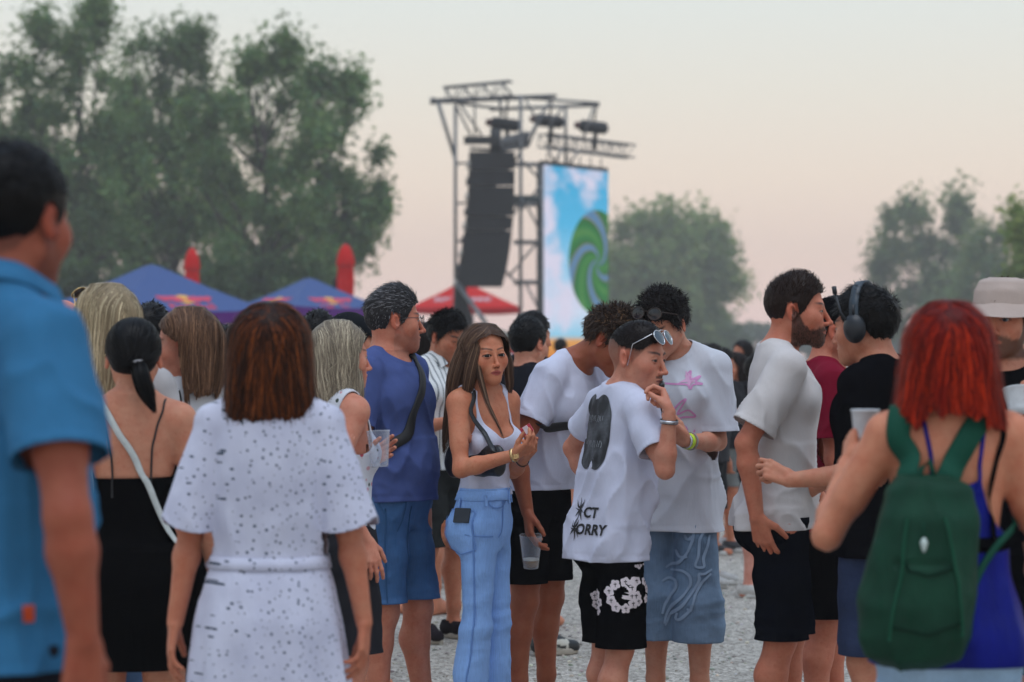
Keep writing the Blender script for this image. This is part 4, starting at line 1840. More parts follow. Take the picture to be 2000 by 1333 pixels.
# ------------------------------------------------------------------ ground
def gravel_mat():
    m, nt, bs = new_mat('gravel ground')
    co = coords(nt)
    v = nd(nt, 'ShaderNodeTexVoronoi'); v.inputs['Scale'].default_value = 60
    nt.links.new(co, v.inputs['Vector'])
    big = noise(nt, co, .35, 5)
    mid = noise(nt, co, 6, 4)
    c1 = ramp(nt, v.outputs['Color'], [(.15, lin(138, 132, 124)), (.5, lin(190, 184, 175)), (.85, lin(228, 222, 212))])
    c2 = mixcol(nt, ramp(nt, mid, [(.35, (.25,) * 3), (.65, (0,) * 3)]), c1, lin4(118, 112, 104))
    c3 = mixcol(nt, ramp(nt, big, [(.4, (.2,) * 3), (.65, (0,) * 3)]), c2, lin4(112, 108, 98))
    nt.links.new(c3, bs.inputs['Base Color'])
    bs.inputs['Roughness'].default_value = .95
    bs.inputs['Specular IOR Level'].default_value = .2
    n1 = add_bump(nt, bs, v.outputs['Distance'], .8, .02)
    add_bump(nt, bs, mid, .5, .03, n1)
    return m


GRAVEL = gravel_mat()
_g = MB()
_g.add([(-300, -40, 0), (300, -40, 0), (300, 420, 0), (-300, 420, 0)], [(0, 1, 2, 3)])
ground = _g.obj('ground', GRAVEL)
tag(ground, kind='structure')


def stones(n, x0, x1, y0, y1, r0, r1, seed):
    rg = np.random.default_rng(seed)
    ico = np.array([(0, 0, 1), (.89, 0, .45), (.28, .85, .45), (-.72, .53, .45), (-.72, -.53, .45), (.28, -.85, .45), (.72, .53, -.45), (-.28, .85, -.45), (-.89, 0, -.45), (-.28, -.85, -.45), (.72, -.53, -.45), (0, 0, -1)])
    fc = np.array([(0, 1, 2), (0, 2, 3), (0, 3, 4), (0, 4, 5), (0, 5, 1), (1, 6, 2), (2, 6, 7), (2, 7, 3), (3, 7, 8), (3, 8, 4), (4, 8, 9), (4, 9, 5), (5, 9, 10), (5, 10, 1), (1, 10, 6)])
    y = y0 * (y1 / y0) ** rg.random(n)
    half = np.maximum(.5, (x1 - x0) / 2 * y / y0)
    x = (x0 + x1) / 2 * y / y0 + (rg.random(n) * 2 - 1) * half
    r = r0 + (r1 - r0) * rg.random(n) ** 3
    sc = r[:, None, None] * (.7 + .6 * rg.random((n, 1, 3))) * np.array([1, 1, .65])
    V = ico[None] * sc * (.8 + .4 * rg.random((n, 12, 1)))
    a = rg.random(n) * 6.28
    ca, sa = np.cos(a)[:, None], np.sin(a)[:, None]
    X = V[:, :, 0] * ca - V[:, :, 1] * sa; Y = V[:, :, 0] * sa + V[:, :, 1] * ca
    V = np.stack([X + x[:, None], Y + y[:, None], V[:, :, 2] + (r * .25)[:, None]], 2)
    F = fc[None] + (np.arange(n) * 12)[:, None, None]
    c = np.array(lin(180, 175, 166))[None] * (.45 + .9 * rg.random((n, 1))) * (1 + .08 * rg.normal(0, 1, (n, 3)))
    C = np.repeat(np.clip(c, .02, .8)[:, None], 12, 1).reshape(-1, 3)
    return V.reshape(-1, 3), F.reshape(-1, 3), C


_V, _F, _C = stones(14000, -1.9, 2.3, 8.2, 26, .004, .013, 4)
gravel = obj('gravel', make_mesh('gravel', _V, _F, False, _C), vcol_mat('pebble', .9, .2))
tag(gravel, 'loose grey gravel strewn over the ground', 'gravel', kind='stuff')


# ------------------------------------------------------------------ trees
def leaf_mat(name, tr=.5):
    m, nt, bs = new_mat(name)
    a = nd(nt, 'ShaderNodeVertexColor', layer_name='Col')
    nt.links.new(a.outputs[0], bs.inputs['Base Color'])
    bs.inputs['Roughness'].default_value = .6
    bs.inputs['Specular IOR Level'].default_value = .25
    t = nd(nt, 'ShaderNodeBsdfTranslucent')
    nt.links.new(mixcol(nt, 1.0, a.outputs[0], (.9, 1.0, .45, 1), 'MULTIPLY'), t.inputs['Color'])
    mx = nd(nt, 'ShaderNodeMixShader'); mx.inputs[0].default_value = tr
    nt.links.new(bs.outputs[0], mx.inputs[1]); nt.links.new(t.outputs[0], mx.inputs[2])
    nt.links.new(mx.outputs[0], nt.nodes['Material Output'].inputs['Surface'])
    return m


LEAF = leaf_mat('leaves')
BARK = plain('bark', (.055, .046, .038), .9, bump=.6, vary=.4, scale=6)


def tree(label, d, blobs, seed, dens=1.0, green=(.145, .23, .105), leaf=.27, depth=3.0, cat='tree', trunk=None, group='trees behind the festival ground', clump=1.0, name='tree'):
    """blobs: crown ellipses as (px, py, rx, ry) on the photograph, at distance d"""
    rg = np.random.default_rng(seed)
    k = d / FPX
    cl = []
    for (bx, by, rx, ry) in blobs:
        c = at(bx, by, d)
        a, b = rx * k, ry * k
        n = max(4, int(a * b * 2.5 * dens))
        for _ in range(n):
            v = rg.normal(0, 1, 3); v = v / np.linalg.norm(v) * (.35 + .65 * rg.random() ** .6)
            cl.append(c + v * np.array([a, min(depth, max(a, b)), b]))
    cl = np.array(cl)
    m = len(cl)
    per = 330
    R = clump * (.6 + .8 * rg.random(m))
    v = rg.normal(0, 1, (m, per, 3)); v /= np.linalg.norm(v, axis=2, keepdims=True)
    rr = np.minimum(np.abs(rg.normal(0, .62, (m, per, 1))), 1.25)
    P = cl[:, None] + v * rr * R[:, None, None] * np.array([.9, .9, 1.1])
    P = P.reshape(-1, 3)
    P = P[P[:, 2] > .2]
    n = len(P)
    up = rg.normal(0, 1, (n, 3)); up /= np.linalg.norm(up, axis=1, keepdims=True)
    w = rg.normal(0, 1, (n, 3)); w -= up * np.einsum('ij,ij->i', w, up)[:, None]; w /= np.linalg.norm(w, axis=1, keepdims=True)
    L = (leaf * (.6 + .8 * rg.random(n)))[:, None]
    nn = np.cross(up, w)
    V = np.stack([P - up * L * .4 - w * L * .3, P - up * L * .35 + w * L * .38, P + up * L * .55], 1).reshape(-1, 3)
    F = (np.arange(n) * 3)[:, None] + np.array([0, 1, 2])
    ct = np.repeat(.65 + .75 * rg.random(m), per)[:n]
    C = np.array(green)[None] * ct[:, None] * (.75 + .5 * rg.random((n, 1))) * np.array([1, 1, 1])
    C = C * (1 + np.array([.25, .05, -.1]) * rg.normal(0, .5, (n, 1)))
    C = np.repeat(np.clip(C, .008, .4)[:, None], 3, 1).reshape(-1, 3)
    base = np.array([cl[:, 0].mean() if trunk is None else at(trunk, 680, d)[0], d, 0.0])
    root = empty(name, base)
    tag(root, label, cat, group)
    obj('crown', make_mesh('crown', V - base, F, False, C), LEAF, root)
    top = cl[:, 2].max()
    mb = MB()
    zs = np.linspace(0, top * .86, 7)
    r0 = max(.12, top * .02)
    tr = [np.array([rg.normal(0, .12) * i * .4, rg.normal(0, .1) * i * .4, z]) for i, z in enumerate(zs)]
    mb.tube(tr, [r0 * (1 - .88 * i / 6) for i in range(7)], 8)
    for i in rg.choice(m, min(26, m), replace=False):
        e = cl[i] - base
        h = max(.15 * top, min(e[2] * rg.uniform(.45, .8), zs[-1]))
        s = np.array([np.interp(h, zs, [q[0] for q in tr]), np.interp(h, zs, [q[1] for q in tr]), h])
        mid = (s + e) / 2 + rg.normal(0, .25, 3)
        rr_ = r0 * (.45 * (1 - h / top) + .12)
        mb.tube([s, mid, e], [rr_, rr_ * .6, rr_ * .2], 6)
    mb.obj('trunk', BARK, root, True)
    return root


if want('trees'):
    D = 108.0
    tree('tallest poplar at the far left with two tufted tops', D, [(100, 120, 75, 69), (190, 90, 80, 78), (180, 32, 26, 22), (85, 62, 24, 24), (20, 170, 73, 67), (130, 220, 158, 89), (50, 290, 134, 89), (190, 330, 146, 100), (50, 400, 134, 78), (180, 450, 158, 89), (60, 500, 122, 67)], 1, .8, trunk=150)
    tree('full poplar second from the left in the tall row', D + 6, [(350, 105, 63, 47), (300, 120, 61, 49), (378, 72, 18, 18), (330, 180, 122, 67), (290, 260, 134, 78), (390, 280, 109, 78), (330, 360, 146, 78), (400, 430, 134, 78), (300, 480, 146, 78)], 2, .8, trunk=340)
    tree('poplar with paired round tops third in the tall row', D - 4, [(490, 125, 30, 30), (558, 112, 36, 30), (520, 180, 97, 56), (460, 240, 103, 67), (570, 260, 109, 67), (500, 340, 134, 78), (580, 380, 122, 78), (510, 460, 146, 78), (560, 520, 134, 67)], 3, .75, trunk=520)
    tree('spreading poplar at the right end of the tall row', D + 2, [(628, 158, 20, 22), (680, 168, 28, 24), (655, 220, 68, 47), (640, 300, 103, 61), (700, 350, 56, 44), (650, 410, 115, 61), (722, 430, 26, 18), (620, 490, 109, 67), (690, 480, 30, 30)], 4, .7, trunk=630)
    tree('rounded tree filling the gap between the first two poplars', D + 12, [(240, 190, 60, 60), (240, 290, 80, 80), (240, 400, 90, 80), (120, 420, 90, 80), (240, 510, 100, 70)], 21, .9, trunk=245)
    tree('rounded tree filling the gap before the paired round tops', D + 12, [(430, 230, 50, 60), (430, 320, 70, 70), (440, 420, 80, 70), (600, 440, 80, 80), (440, 520, 90, 60), (610, 540, 80, 60)], 22, .9, trunk=435)
    tree('dark undergrowth below the tall poplars', D - 10, [(60, 570, 146, 56), (180, 590, 146, 56), (320, 590, 146, 56), (450, 580, 134, 67), (570, 580, 109, 67)], 5, 1.3, green=(.07, .115, .055), cat='bush', name='bush', depth=2)
    tree('round pale green tree behind the video screen', 225, [(1290, 460, 90, 50), (1240, 500, 70, 70), (1340, 490, 80, 70), (1390, 520, 50, 50), (1290, 560, 110, 80), (1370, 600, 70, 60), (1230, 600, 70, 70), (1420, 560, 34, 40)], 6, .5, green=(.22, .30, .12), leaf=.55, clump=1.9, depth=6.0, trunk=1300)
    tree('dark shrub at the foot of the round pale green tree', 240, [(1400, 650, 60, 40), (1440, 660, 45, 32), (1330, 660, 60, 40), (1250, 665, 60, 40)], 7, .5, green=(.11, .16, .09), cat='bush', name='bush', depth=3, leaf=.55, clump=1.6)
    tree('feathery tree with a pointed shoot right of the headset man', 215, [(1765, 415, 40, 34), (1750, 470, 40, 45), (1800, 460, 40, 60), (1870, 420, 28, 34), (1850, 480, 40, 50), (1790, 540, 60, 50), (1860, 560, 60, 50), (1730, 530, 24, 26), (1800, 610, 80, 50)], 8, .42, green=(.17, .23, .11), leaf=.5, clump=1.6, depth=4.5, trunk=1815)
    tree('dark green tree beside the feathery tree', 190, [(1920, 470, 40, 34), (1900, 540, 55, 50), (1960, 520, 50, 50), (1930, 600, 80, 50)], 9, .5, green=(.14, .20, .10), leaf=.46, clump=1.5, trunk=1930)
    tree('yellow green tree cut by the right edge of the picture', 95, [(1995, 440, 24, 30), (2010, 500, 44, 50), (1985, 560, 50, 50), (2040, 560, 60, 60), (1990, 620, 60, 40)], 10, 1.2, green=(.20, .26, .075), leaf=.24, clump=.9, trunk=2020)
    # far wood along the horizon
    _rg = np.random.default_rng(12)
    n = 9000
    x = _rg.uniform(-95, 95, n); hgt = 3.0 + 1.6 * vnoise(np.stack([x * .12, x * 0, x * 0], 1)) + .8 * vnoise(np.stack([x * .5, x * 0, x * 0], 1), 3)
    P = np.stack([x, 330 + _rg.uniform(-3, 3, n), hgt * _rg.random(n) ** .6], 1)
    u = _rg.normal(0, 1, (n, 3)); u /= np.linalg.norm(u, axis=1, keepdims=True)
    w = np.cross(u, _rg.normal(0, 1, (n, 3))); w /= np.linalg.norm(w, axis=1, keepdims=True)
    L = .7
    V = np.stack([P - u * L, P + w * L * .7, P + u * L, P - w * L * .7], 1).reshape(-1, 3)
    C = np.repeat((np.array([.10, .14, .09]) * (.6 + .7 * _rg.random((n, 1))))[:, None], 4, 1).reshape(-1, 3)
    wood = obj('far_wood', make_mesh('far_wood', V, (np.arange(n) * 4)[:, None] + np.arange(4), False, C), LEAF)
    tag(wood, 'low line of far trees along the horizon', 'wood', kind='stuff')


# ------------------------------------------------------------------ tents and parasols
def canopy_tent(label, px, peak, eave, half, d, mat, val, pole, n=4, rot=12, group=None, top=.10, valance=.22, logo=None, name='market_tent'):
    zc = CAM_H - (peak - HORIZON) / FPX * d
    ze = CAM_H - (eave - HORIZON) / FPX * d
    hw = half / FPX * d
    base = np.array([(px - 1000) / FPX * d, d, 0])
    e = empty(name, base, math.radians(rot))
    tag(e, label, 'tent', group)
    cor = [np.array([hw * sx, hw * sy, ze]) * np.array([1.0, 1.0, 1]) / 1 for sx, sy in ((-1, -1), (1, -1), (1, 1), (-1, 1))]
    pk = np.array([0, 0, zc])
    m = 8
    panels = []
    for i in range(4):
        a, b = cor[i], cor[(i + 1) % 4]
        V = []
        for r in range(m + 1):
            t = r / m
            for c in range(m + 1):
                u = c / m
                o = a + (b - a) * u
                tip = pk + (o - np.array([0, 0, ze])) * np.array([1, 1, 0]) * top / max(hw, .1)
                q = tip + (o - tip) * t
                q = q + np.array([0, 0, -.03 * math.sin(math.pi * t) - .05 * math.sin(math.pi * u) * t])
                V.append(q)
        F = [(r * (m + 1) + c, (r + 1) * (m + 1) + c, (r + 1) * (m + 1) + c + 1, r * (m + 1) + c + 1) for r in range(m) for c in range(m)]
        mm = MB().add(V, F)
        po = mm.obj('canopy_panel', mat, e, True)
        panels.append((V, F, po, a, b))
        # valance
        V2 = []
        for c in range(m + 1):
            q = V[m * (m + 1) + c]
            V2 += [q + np.array([0, 0, -.004]), q + np.array([0, 0, -valance])]
        MB().add(V2, [(2 * c, 2 * c + 1, 2 * c + 3, 2 * c + 2) for c in range(m)]).obj('valance', val, e)
    MB().add([pk + np.array([x * top, y * top, -.004]) for x, y in ((-1, -1), (1, -1), (1, 1), (-1, 1))] + [pk + np.array([0, 0, .03])], [(0, 1, 4), (1, 2, 4), (2, 3, 4), (3, 0, 4)]).obj('peak_cap', mat, e)
    for c in cor:
        q = c * np.array([.97, .97, 1])
        MB().tube([(q[0], q[1], 0), (q[0], q[1], q[2] - .02)], .025, 8).obj('pole', pole, e, True)
    if logo:
        logo(e, panels)
    return e


if want('tents'):
    blue = fabric('blue tent cloth', lin(72, 94, 142), .2, .7, .08)
    magenta = fabric('purple valance', lin(92, 40, 120), .2, .8)
    red = fabric('red tent cloth', lin(206, 34, 34), .2, .7, .08)
    alu = plain('aluminium tube', (.42, .43, .45), .35, .9)
    yel = plain('yellow print', lin(228, 172, 70), .7)
    rdp = plain('red print', lin(206, 62, 92), .7)
    whp = plain('white print', lin(226, 214, 218), .7)

    def bull_logo(e, panels):
        for (V, F, po, a, b) in (panels[0], panels[1], panels[3]):
            bv = BVHTree.FromPolygons([tuple(x) for x in V], F)
            U = unit(b - a); c = np.array(V[4 * 9 + 4]) * .35 + np.array(V[7 * 9 + 4]) * .65
            up = unit(np.array(V[2 * 9 + 4]) - np.array(V[7 * 9 + 4]))
            disc = [(.20 * math.cos(t), .17 * math.sin(t) + .05) for t in np.linspace(0, 6.28, 24, endpoint=False)]
            decal('emblem_disc', yel, bv, fan2d(disc, 4), c, U, up, po, .006)
            for sg in (1, -1):
                bull = [(sg * x, y) for x, y in ((.02, .02), (.10, .12), (.22, .16), (.40, .13), (.55, .16), (.62, .08), (.52, .02), (.50, -.07), (.44, -.02), (.30, -.02), (.24, -.10), (.18, -.03), (.08, -.04))]
                decal('emblem_bull', rdp, bv, grid2d(bull, .03), c, U, up, po, .012)
            t2 = text2d('Red Bull', .30)
            w = max(x for x, y in t2[0])
            o_ = decal('lettering', rdp, bv, ([(x - w / 2, y - .34) for x, y in t2[0]], t2[1]), c, U, up, po, .008)
            if o_:
                o_['kind'] = 'stuff'

    def script_logo(e, panels):
        for (V, F, po, a, b) in (panels[0], panels[3], panels[1]):
            bv = BVHTree.FromPolygons([tuple(x) for x in V], F)
            U = unit(b - a); c = np.array(V[5 * 9 + 4])
            up = unit(np.array(V[2 * 9 + 4]) - np.array(V[7 * 9 + 4]))
            pts = [(-.5 + 1.0 * i / 60, .09 * math.sin(i * .9) + .05 * math.sin(i * .37)) for i in range(61)]
            decal('lettering', whp, bv, stroke2d(pts, .035, .02), c, U, up, po, .01)
            decal('lettering', whp, bv, stroke2d([(-.45, -.16), (-.1, -.12), (.3, -.16), (.5, -.1)], (.01, .04, .03, .01), .05), c, U, up, po, .01)
    canopy_tent('large blue tent with red and yellow emblem behind the blond woman', 296, 520, 606, 164, 46, blue, magenta, alu, rot=40, logo=bull_logo, group='blue tents')
    canopy_tent('smaller blue tent right of the large blue tent, between the two folded red parasols', 604, 546, 600, 104, 58, blue, magenta, alu, rot=38, logo=bull_logo, group='blue tents')
    canopy_tent('red tent with white script behind the speaker tower', 906, 552, 600, 78, 86, red, fabric('red valance', lin(176, 28, 32), .2), alu, rot=36, logo=script_logo)

    def folded_parasol(label, px, top, d, h=1.7, w=.18):
        zt = CAM_H - (top - HORIZON) / FPX * d
        e = empty('folded_parasol', ((px - 1000) / FPX * d, d, 0))
        tag(e, label, 'parasol', 'folded red parasols')
        V, F = [], []
        n = 32
        prof = [(.02, 0), (.10, -.05), (.16, -.16), (.20, -.32), (.235, -.50), (.215, -.56), (.19, -.62), (.21, -.9), (.20, -1.2), (.17, -1.5), (.15, -h)]
        for r, z in prof:
            for j in range(n):
                a = 2 * math.pi * j / n
                rr = r * w / .235 * (1 + .26 * math.cos(8 * a + 1.5 * z) * min(1, -z * 3))
                V.append((rr * math.cos(a), rr * math.sin(a), zt + z))
        for i in range(len(prof) - 1):
            for j in range(n):
                F.append((i * n + j, (i + 1) * n + j, (i + 1) * n + (j + 1) % n, i * n + (j + 1) % n))
        MB().add(V, F).obj('canopy', red, e, True)
        MB().tube([(0, 0, 0), (0, 0, zt + .05)], .03, 8).obj('pole', plain('dark pole', (.03, .03, .035), .5), e, True)
        MB().lathe([(w * .9, zt - .60), (w * .95, zt - .57), (w * .9, zt - .54)], 20).obj('tie_strap', plain('dark red strap', lin(140, 20, 22), .7), e, True)
    folded_parasol('folded red parasol in front of the poplars, above the large blue tent', 375, 484, 62)
    folded_parasol('folded red parasol standing against the pale sky', 675, 477, 62, w=.205)
    e = empty('folded_parasol', at(658, 680, 66) * np.array([1, 1, 0]))
    tag(e, 'dark folded parasol just left of the right red parasol', 'parasol')
    zt = CAM_H - (540 - HORIZON) / FPX * 66
    MB().lathe([(.02, zt), (.11, zt - .12), (.15, zt - .4), (.13, zt - 1.4)], 16).obj('canopy', fabric('black parasol cloth', (.012, .012, .014)), e, True)
    MB().tube([(0, 0, 0), (0, 0, zt)], .03, 8).obj('pole', plain('dark pole', (.03, .03, .035), .5), e, True)


# ------------------------------------------------------------------ speaker tower, line array, screen
if want('tower'):
    DT = 75.0
    steel = plain('scaffold steel', (.16, .165, .17), .45, .7, vary=.25, scale=4)
    dark = plain('dark box', (.018, .019, .021), .6)
    Z = lambda zx, zy, dd=0.0: at(820 + zx / 2.564, 140 + zy / 2.564, DT + dd)
    tw = empty('scaffold_tower', at(950, 680, DT) * np.array([1, 1, 0]))
    tag(tw, 'grey steel scaffold tower with outriggers holding speakers and a screen', 'scaffold')
    tb = np.array(tw.location)

    def pipe(a, b, r=.045, name='pole'):
        MB().tube([a - tb, b - tb], r, 8).obj(name, steel, tw, True)

    def down(p):
        return np.array([p[0], p[1], 0.0])
    for zx, zy, dd, r in ((178, 165, -1, .055), (178, 165, 1.2, .05), (505, 128, -1, .055), (505, 128, 1.2, .05), (612, 470, -1, .055), (612, 470, 1.2, .05)):
        a = Z(zx, zy, dd)
        pipe(a, down(a), r)
    pipe(Z(730, 165, 0), Z(730, 470, 0), .05); pipe(Z(275, 130, 0), Z(275, 330, 0), .03); pipe(Z(405, 130), Z(405, 260), .03)
    for a, b, r in (((62, 145), (685, 122), .06), ((62, 155), (500, 135), .05), ((180, 158), (430, 190), .045), ((350, 190), (900, 168), .055), ((500, 130), (900, 160), .045), ((62, 130), (62, 165), .07)):
        pipe(Z(*a, -.6), Z(*b, -.6), r, 'beam')
    for a, b in (((85, 150), (178, 450)), ((95, 150), (190, 470)), ((185, 180), (255, 320)), ((205, 170), (310, 320)), ((395, 140), (415, 220)), ((650, 150), (610, 220)), ((590, 250), (470, 460)), ((630, 170), (540, 380)), ((530, 140), (600, 270)), ((720, 175), (640, 280)),
                 ((870, 180), (820, 330)), ((640, 380), (670, 450)), ((790, 400), (750, 470)), ((720, 380), (670, 460)),
                 ((505, 700), (612, 560)), ((540, 680), (612, 820)), ((500, 960), (612, 830)), ((530, 1060), (600, 1200)), ((430, 1000), (505, 1080)), ((505, 440), (600, 540)), ((440, 1030), (505, 960)), ((470, 720), (505, 640))):
        pipe(Z(*a, -.9), Z(*b, -.9), .035, 'brace')
    for y in (460, 660, 850, 1050):
        pipe(Z(178, y, -1.0), Z(235, y, -1.0), .035, 'ledger'); pipe(Z(470, y, -1.0), Z(612, y, -1.0), .035, 'ledger'); pipe(Z(470, y + 12, 1.2), Z(612, y + 12, 1.2), .035, 'ledger')
        pipe(Z(178, y, -1.0), Z(178, y - 6, 1.2), .035, 'ledger')
    for x in (505, 612):
        for y in (660, 1050):
            pipe(Z(x, y, -1), Z(x, y - 6, 1.2), .035, 'ledger')
    a, b = Z(470, 632, 0) - tb, Z(612, 650, 0) - tb
    MB().box((a + b) / 2, (abs(b[0] - a[0]) + .05, 2.0, .14)).obj('deck', plain('worn deck', lin(70, 82, 84), .8), tw)
    # long prop from the tower to the ground
    pipe(Z(190, 1065, -2), Z(330, 1260, -4), .07, 'prop')

    def truss(label, pts4, n, name='lighting_truss'):
        """box truss between two ends; pts4 = (a, b, w, h)"""
        a, b, w, h = pts4
        o = (a + b) / 2
        e = empty(name, o)
        tag(e, label, 'truss')
        ax = unit(b - a); sd = unit(np.cross(ax, [0, 0, 1])); up = np.cross(sd, ax)
        cs = [(sd * sx * w / 2 + up * sz * h / 2) for sx in (-1, 1) for sz in (-1, 1)]
        for c in cs:
            MB().tube([a + c - o, b + c - o], .030, 8).obj('chord', steel, e, True)
        L = b - a
        for i in range(n):
            p0, p1 = a + L * i / n - o, a + L * (i + 1) / n - o
            for c0, c1 in ((cs[0], cs[1]), (cs[2], cs[3]), (cs[0], cs[2]), (cs[1], cs[3])):
                q0, q1 = (c0, c1) if i % 2 else (c1, c0)
                MB().tube([p0 + q0, p1 + q1], .017, 6).obj('lattice_bar', steel, e, True)
            MB().tube([p0 + cs[0], p0 + cs[1]], .017, 6).obj('lattice_bar', steel, e, True)
        return e
    truss('short lattice truss laid across the top of the scaffold tower', (Z(125, 118, -.8), Z(462, 86, -1.2), .4, .45), 7)
    truss('lattice truss hanging above the video screen', (Z(612, 345, .5), Z(1058, 402, 2.2), .45, .40), 10)

    def hoist(label, zx, zy, topz, dd):
        e = empty('chain_hoist', Z(zx, zy, dd))
        o = np.array(e.location)
        tag(e, label, 'hoist', 'chain hoists')
        MB().tube([(-.45, 0, .03), (-.4, 0, .02), (.35, 0, -.06), (.45, 0, -.05)], [.12, .20, .19, .10], 14).obj('motor', dark, e, True)
        MB().tube([(-.62, 0, .05), (-.42, 0, .03)], [.09, .13], 12).obj('brake_housing', plain('red brown cover', (.10, .04, .035), .5), e, True)
        t = Z(zx + 12, topz, dd) - o
        MB().tube([(0.0, 0, .1), t], .035, 6).obj('chain', dark, e, True)
        MB().tube([(0.05, 0, -.15), (.02, 0, -.75)], .07, 8).obj('hook_block', dark, e, True)
    hoist('chain hoist above the line array', 430, 262, 130, -.4)
    hoist('chain hoist between the two trusses, left one', 650, 245, 150, .3)
    hoist('chain hoist at the right end, above the screen truss', 872, 275, 170, .9)

    # line array
    la = empty('line_array', Z(330, 700, -1.6))
    o = np.array(la.location)
    tag(la, 'tall curved column of black loudspeaker cabinets hung in the scaffold tower', 'loudspeaker')
    grille = plain('black grille', (.014, .016, .019), .55, bump=.5, scale=60)
    rail = plain('pale rail and gap light', (.40, .37, .33), .5, .3)
    edge = [(246, 476, 402), (244, 476, 490), (241, 475, 572), (237, 473, 646), (231, 469, 722), (223, 463, 793), (214, 455, 861), (203, 445, 930), (190, 432, 1002), (174, 412, 1080)]
    for i in range(len(edge) - 1):
        (l0, r0, y0), (l1, r1, y1) = edge[i], edge[i + 1]
        for hf in (0, 1):
            t0, t1 = hf * .5, hf * .5 + .5
            lerp = lambda a_, b_, t: a_ + (b_ - a_) * t
            lt, rt, yt = lerp(l0, l1, t0), lerp(r0, r1, t0), lerp(y0, y1, t0)
            lb, rb, yb = lerp(l0, l1, t1), lerp(r0, r1, t1), lerp(y0, y1, t1)
            gap = 4 if hf == 0 and i in (1, 2, 4, 5) else -1
            yt += gap
            tilt = .05 * i
            f0, f1 = -1.9 + tilt * .5, -1.9 + tilt * .5 + .04
            V = [Z(lt, yt, f0), Z(rt, yt, f0 + .25), Z(rb, yb, f1 + .25), Z(lb, yb, f1), Z(lt + 30, yt + 2, f0 + .9), Z(rt - 30, yt + 2, f0 + 1.0), Z(rb - 30, yb - 1, f1 + 1.0), Z(lb + 30, yb - 1, f1 + .9)]
            V = [v - o for v in V]
            MB().add(V, [(0, 3, 2, 1), (4, 5, 6, 7), (0, 1, 5, 4), (3, 7, 6, 2), (0, 4, 7, 3), (1, 2, 6, 5)]).obj('cabinet', grille, la)
            if gap == 4:
                a, b = Z(lt + 6, yt - 3, f0 + .3) - o, Z(rt - (30 if i != 2 else 90), yt - 1, f0 + .4) - o
                MB().tube([a, b], .045, 6).obj('gap_light_bar', rail, la, True)  # added pale bar, stands for bright sky seen through the gap
        MB().tube([Z(lt - 1, yt, -1.97) - o, Z(lb - 3, yb, -1.97) - o], .05, 6).obj('side_rail', rail if i % 2 == 0 else dark, la, True)  # every second length pale: light between the side frames put into colour
    a = Z(395, 355, -1.5) - o
    MB().tube([Z(380, 290, -1.4) - o, Z(378, 410, -1.5) - o], .17, 10).obj('motor_bag', dark, la, True)
    fr = empty('flying_frame', Z(400, 350, -1.2)); of = np.array(fr.location)
    tag(fr, 'grey flying frame on top of the loudspeaker column', 'rigging')
    for y0, y1 in ((345, 305), (395, 375)):
        MB().tube([Z(250, 345 if y0 == 345 else 385, -1.6) - of, Z(410, y0, -1.4) - of, Z(540, y1, -.9) - of], .05, 8).obj('rail', steel, fr, True)
    for t in np.linspace(0, 1, 6):
        MB().tube([Z(410 + 130 * t, 340 - 38 * t, -1.4 + .5 * t) - of, Z(410 + 130 * t, 396 - 20 * t, -1.4 + .5 * t) - of], .05, 8).obj('post', steel, fr, True)
    q = [Z(410, 330, -1.38), Z(535, 298, -.88), Z(538, 380, -.88), Z(410, 400, -1.38)]
    MB().add([x - of for x in q] + [x - of + np.array([0, .08, 0]) for x in q], [(0, 1, 2, 3), (7, 6, 5, 4), (0, 4, 5, 1), (2, 6, 7, 3)]).obj('side_plate', plain('grey plate', (.10, .105, .11), .5, .3), fr)
    MB().box(Z(300, 345, -1.6) - of, (.95, .4, .22)).obj('top_box', dark, fr)
    # hanging cable loom
    lo_ = empty('cable_drape', Z(200, 1130, -1.2)); ol = np.array(lo_.location)
    tag(lo_, 'black cable and cloth drape hanging below the loudspeaker column', 'drape')
    V, F = [], []
    for i, (zx, zy, w_) in enumerate(((215, 1000, 40), (205, 1080, 55), (205, 1150, 75), (215, 1250, 110), (225, 1400, 120))):
        for j in range(9):
            u = j / 8 - .5
            V.append(Z(zx + u * w_, zy, -1.3 + .15 * math.sin(j * 2.1 + i)) - ol)
    F = [(i * 9 + j, i * 9 + j + 1, (i + 1) * 9 + j + 1, (i + 1) * 9 + j) for i in range(4) for j in range(8)]
    MB().add(V, F).obj('drape', dark, lo_, True)

    # LED screen, turned away to the right
    A, B_ = at(1062, 322, DT + .5), at(1188, 336, (DT + .5) * 1.041)
    zb = CAM_H - (700 - HORIZON) / FPX * (DT + .5)
    ztop = A[2]
    W_ = np.linalg.norm((B_ - A)[:2])
    sc_ = empty('video_screen', (A[0], A[1], 0), math.atan2(B_[1] - A[1], B_[0] - A[0]))
    tag(sc_, 'tall lit video screen showing sky, clouds and a green swirl', 'screen')
    m, nt, bs = new_mat('screen picture')
    co = coords(nt)
    sp = nd(nt, 'ShaderNodeSeparateXYZ'); nt.links.new(co, sp.inputs[0])

    def M(op, a, b=None, c=None):
        n_ = nd(nt, 'ShaderNodeMath', operation=op)
        for i_, v in enumerate((a, b, c)):
            if v is None:
                continue
            if isinstance(v, (int, float)):
                n_.inputs[i_].default_value = v
            else:
                nt.links.new(v, n_.inputs[i_])
        return n_.outputs[0]
    Hs = ztop - zb
    u, v = sp.outputs['X'], sp.outputs['Z']
    vz = M('DIVIDE', M('SUBTRACT', v, zb), Hs)
    sky = ramp(nt, vz, [(0.0, lin(222, 140, 60)), (.09, lin(232, 168, 92)), (.118, lin(150, 214, 244)), (.24, lin(214, 230, 252)), (.45, lin(160, 214, 246)), (.7, lin(90, 190, 236)), (1.0, lin(72, 178, 226))])
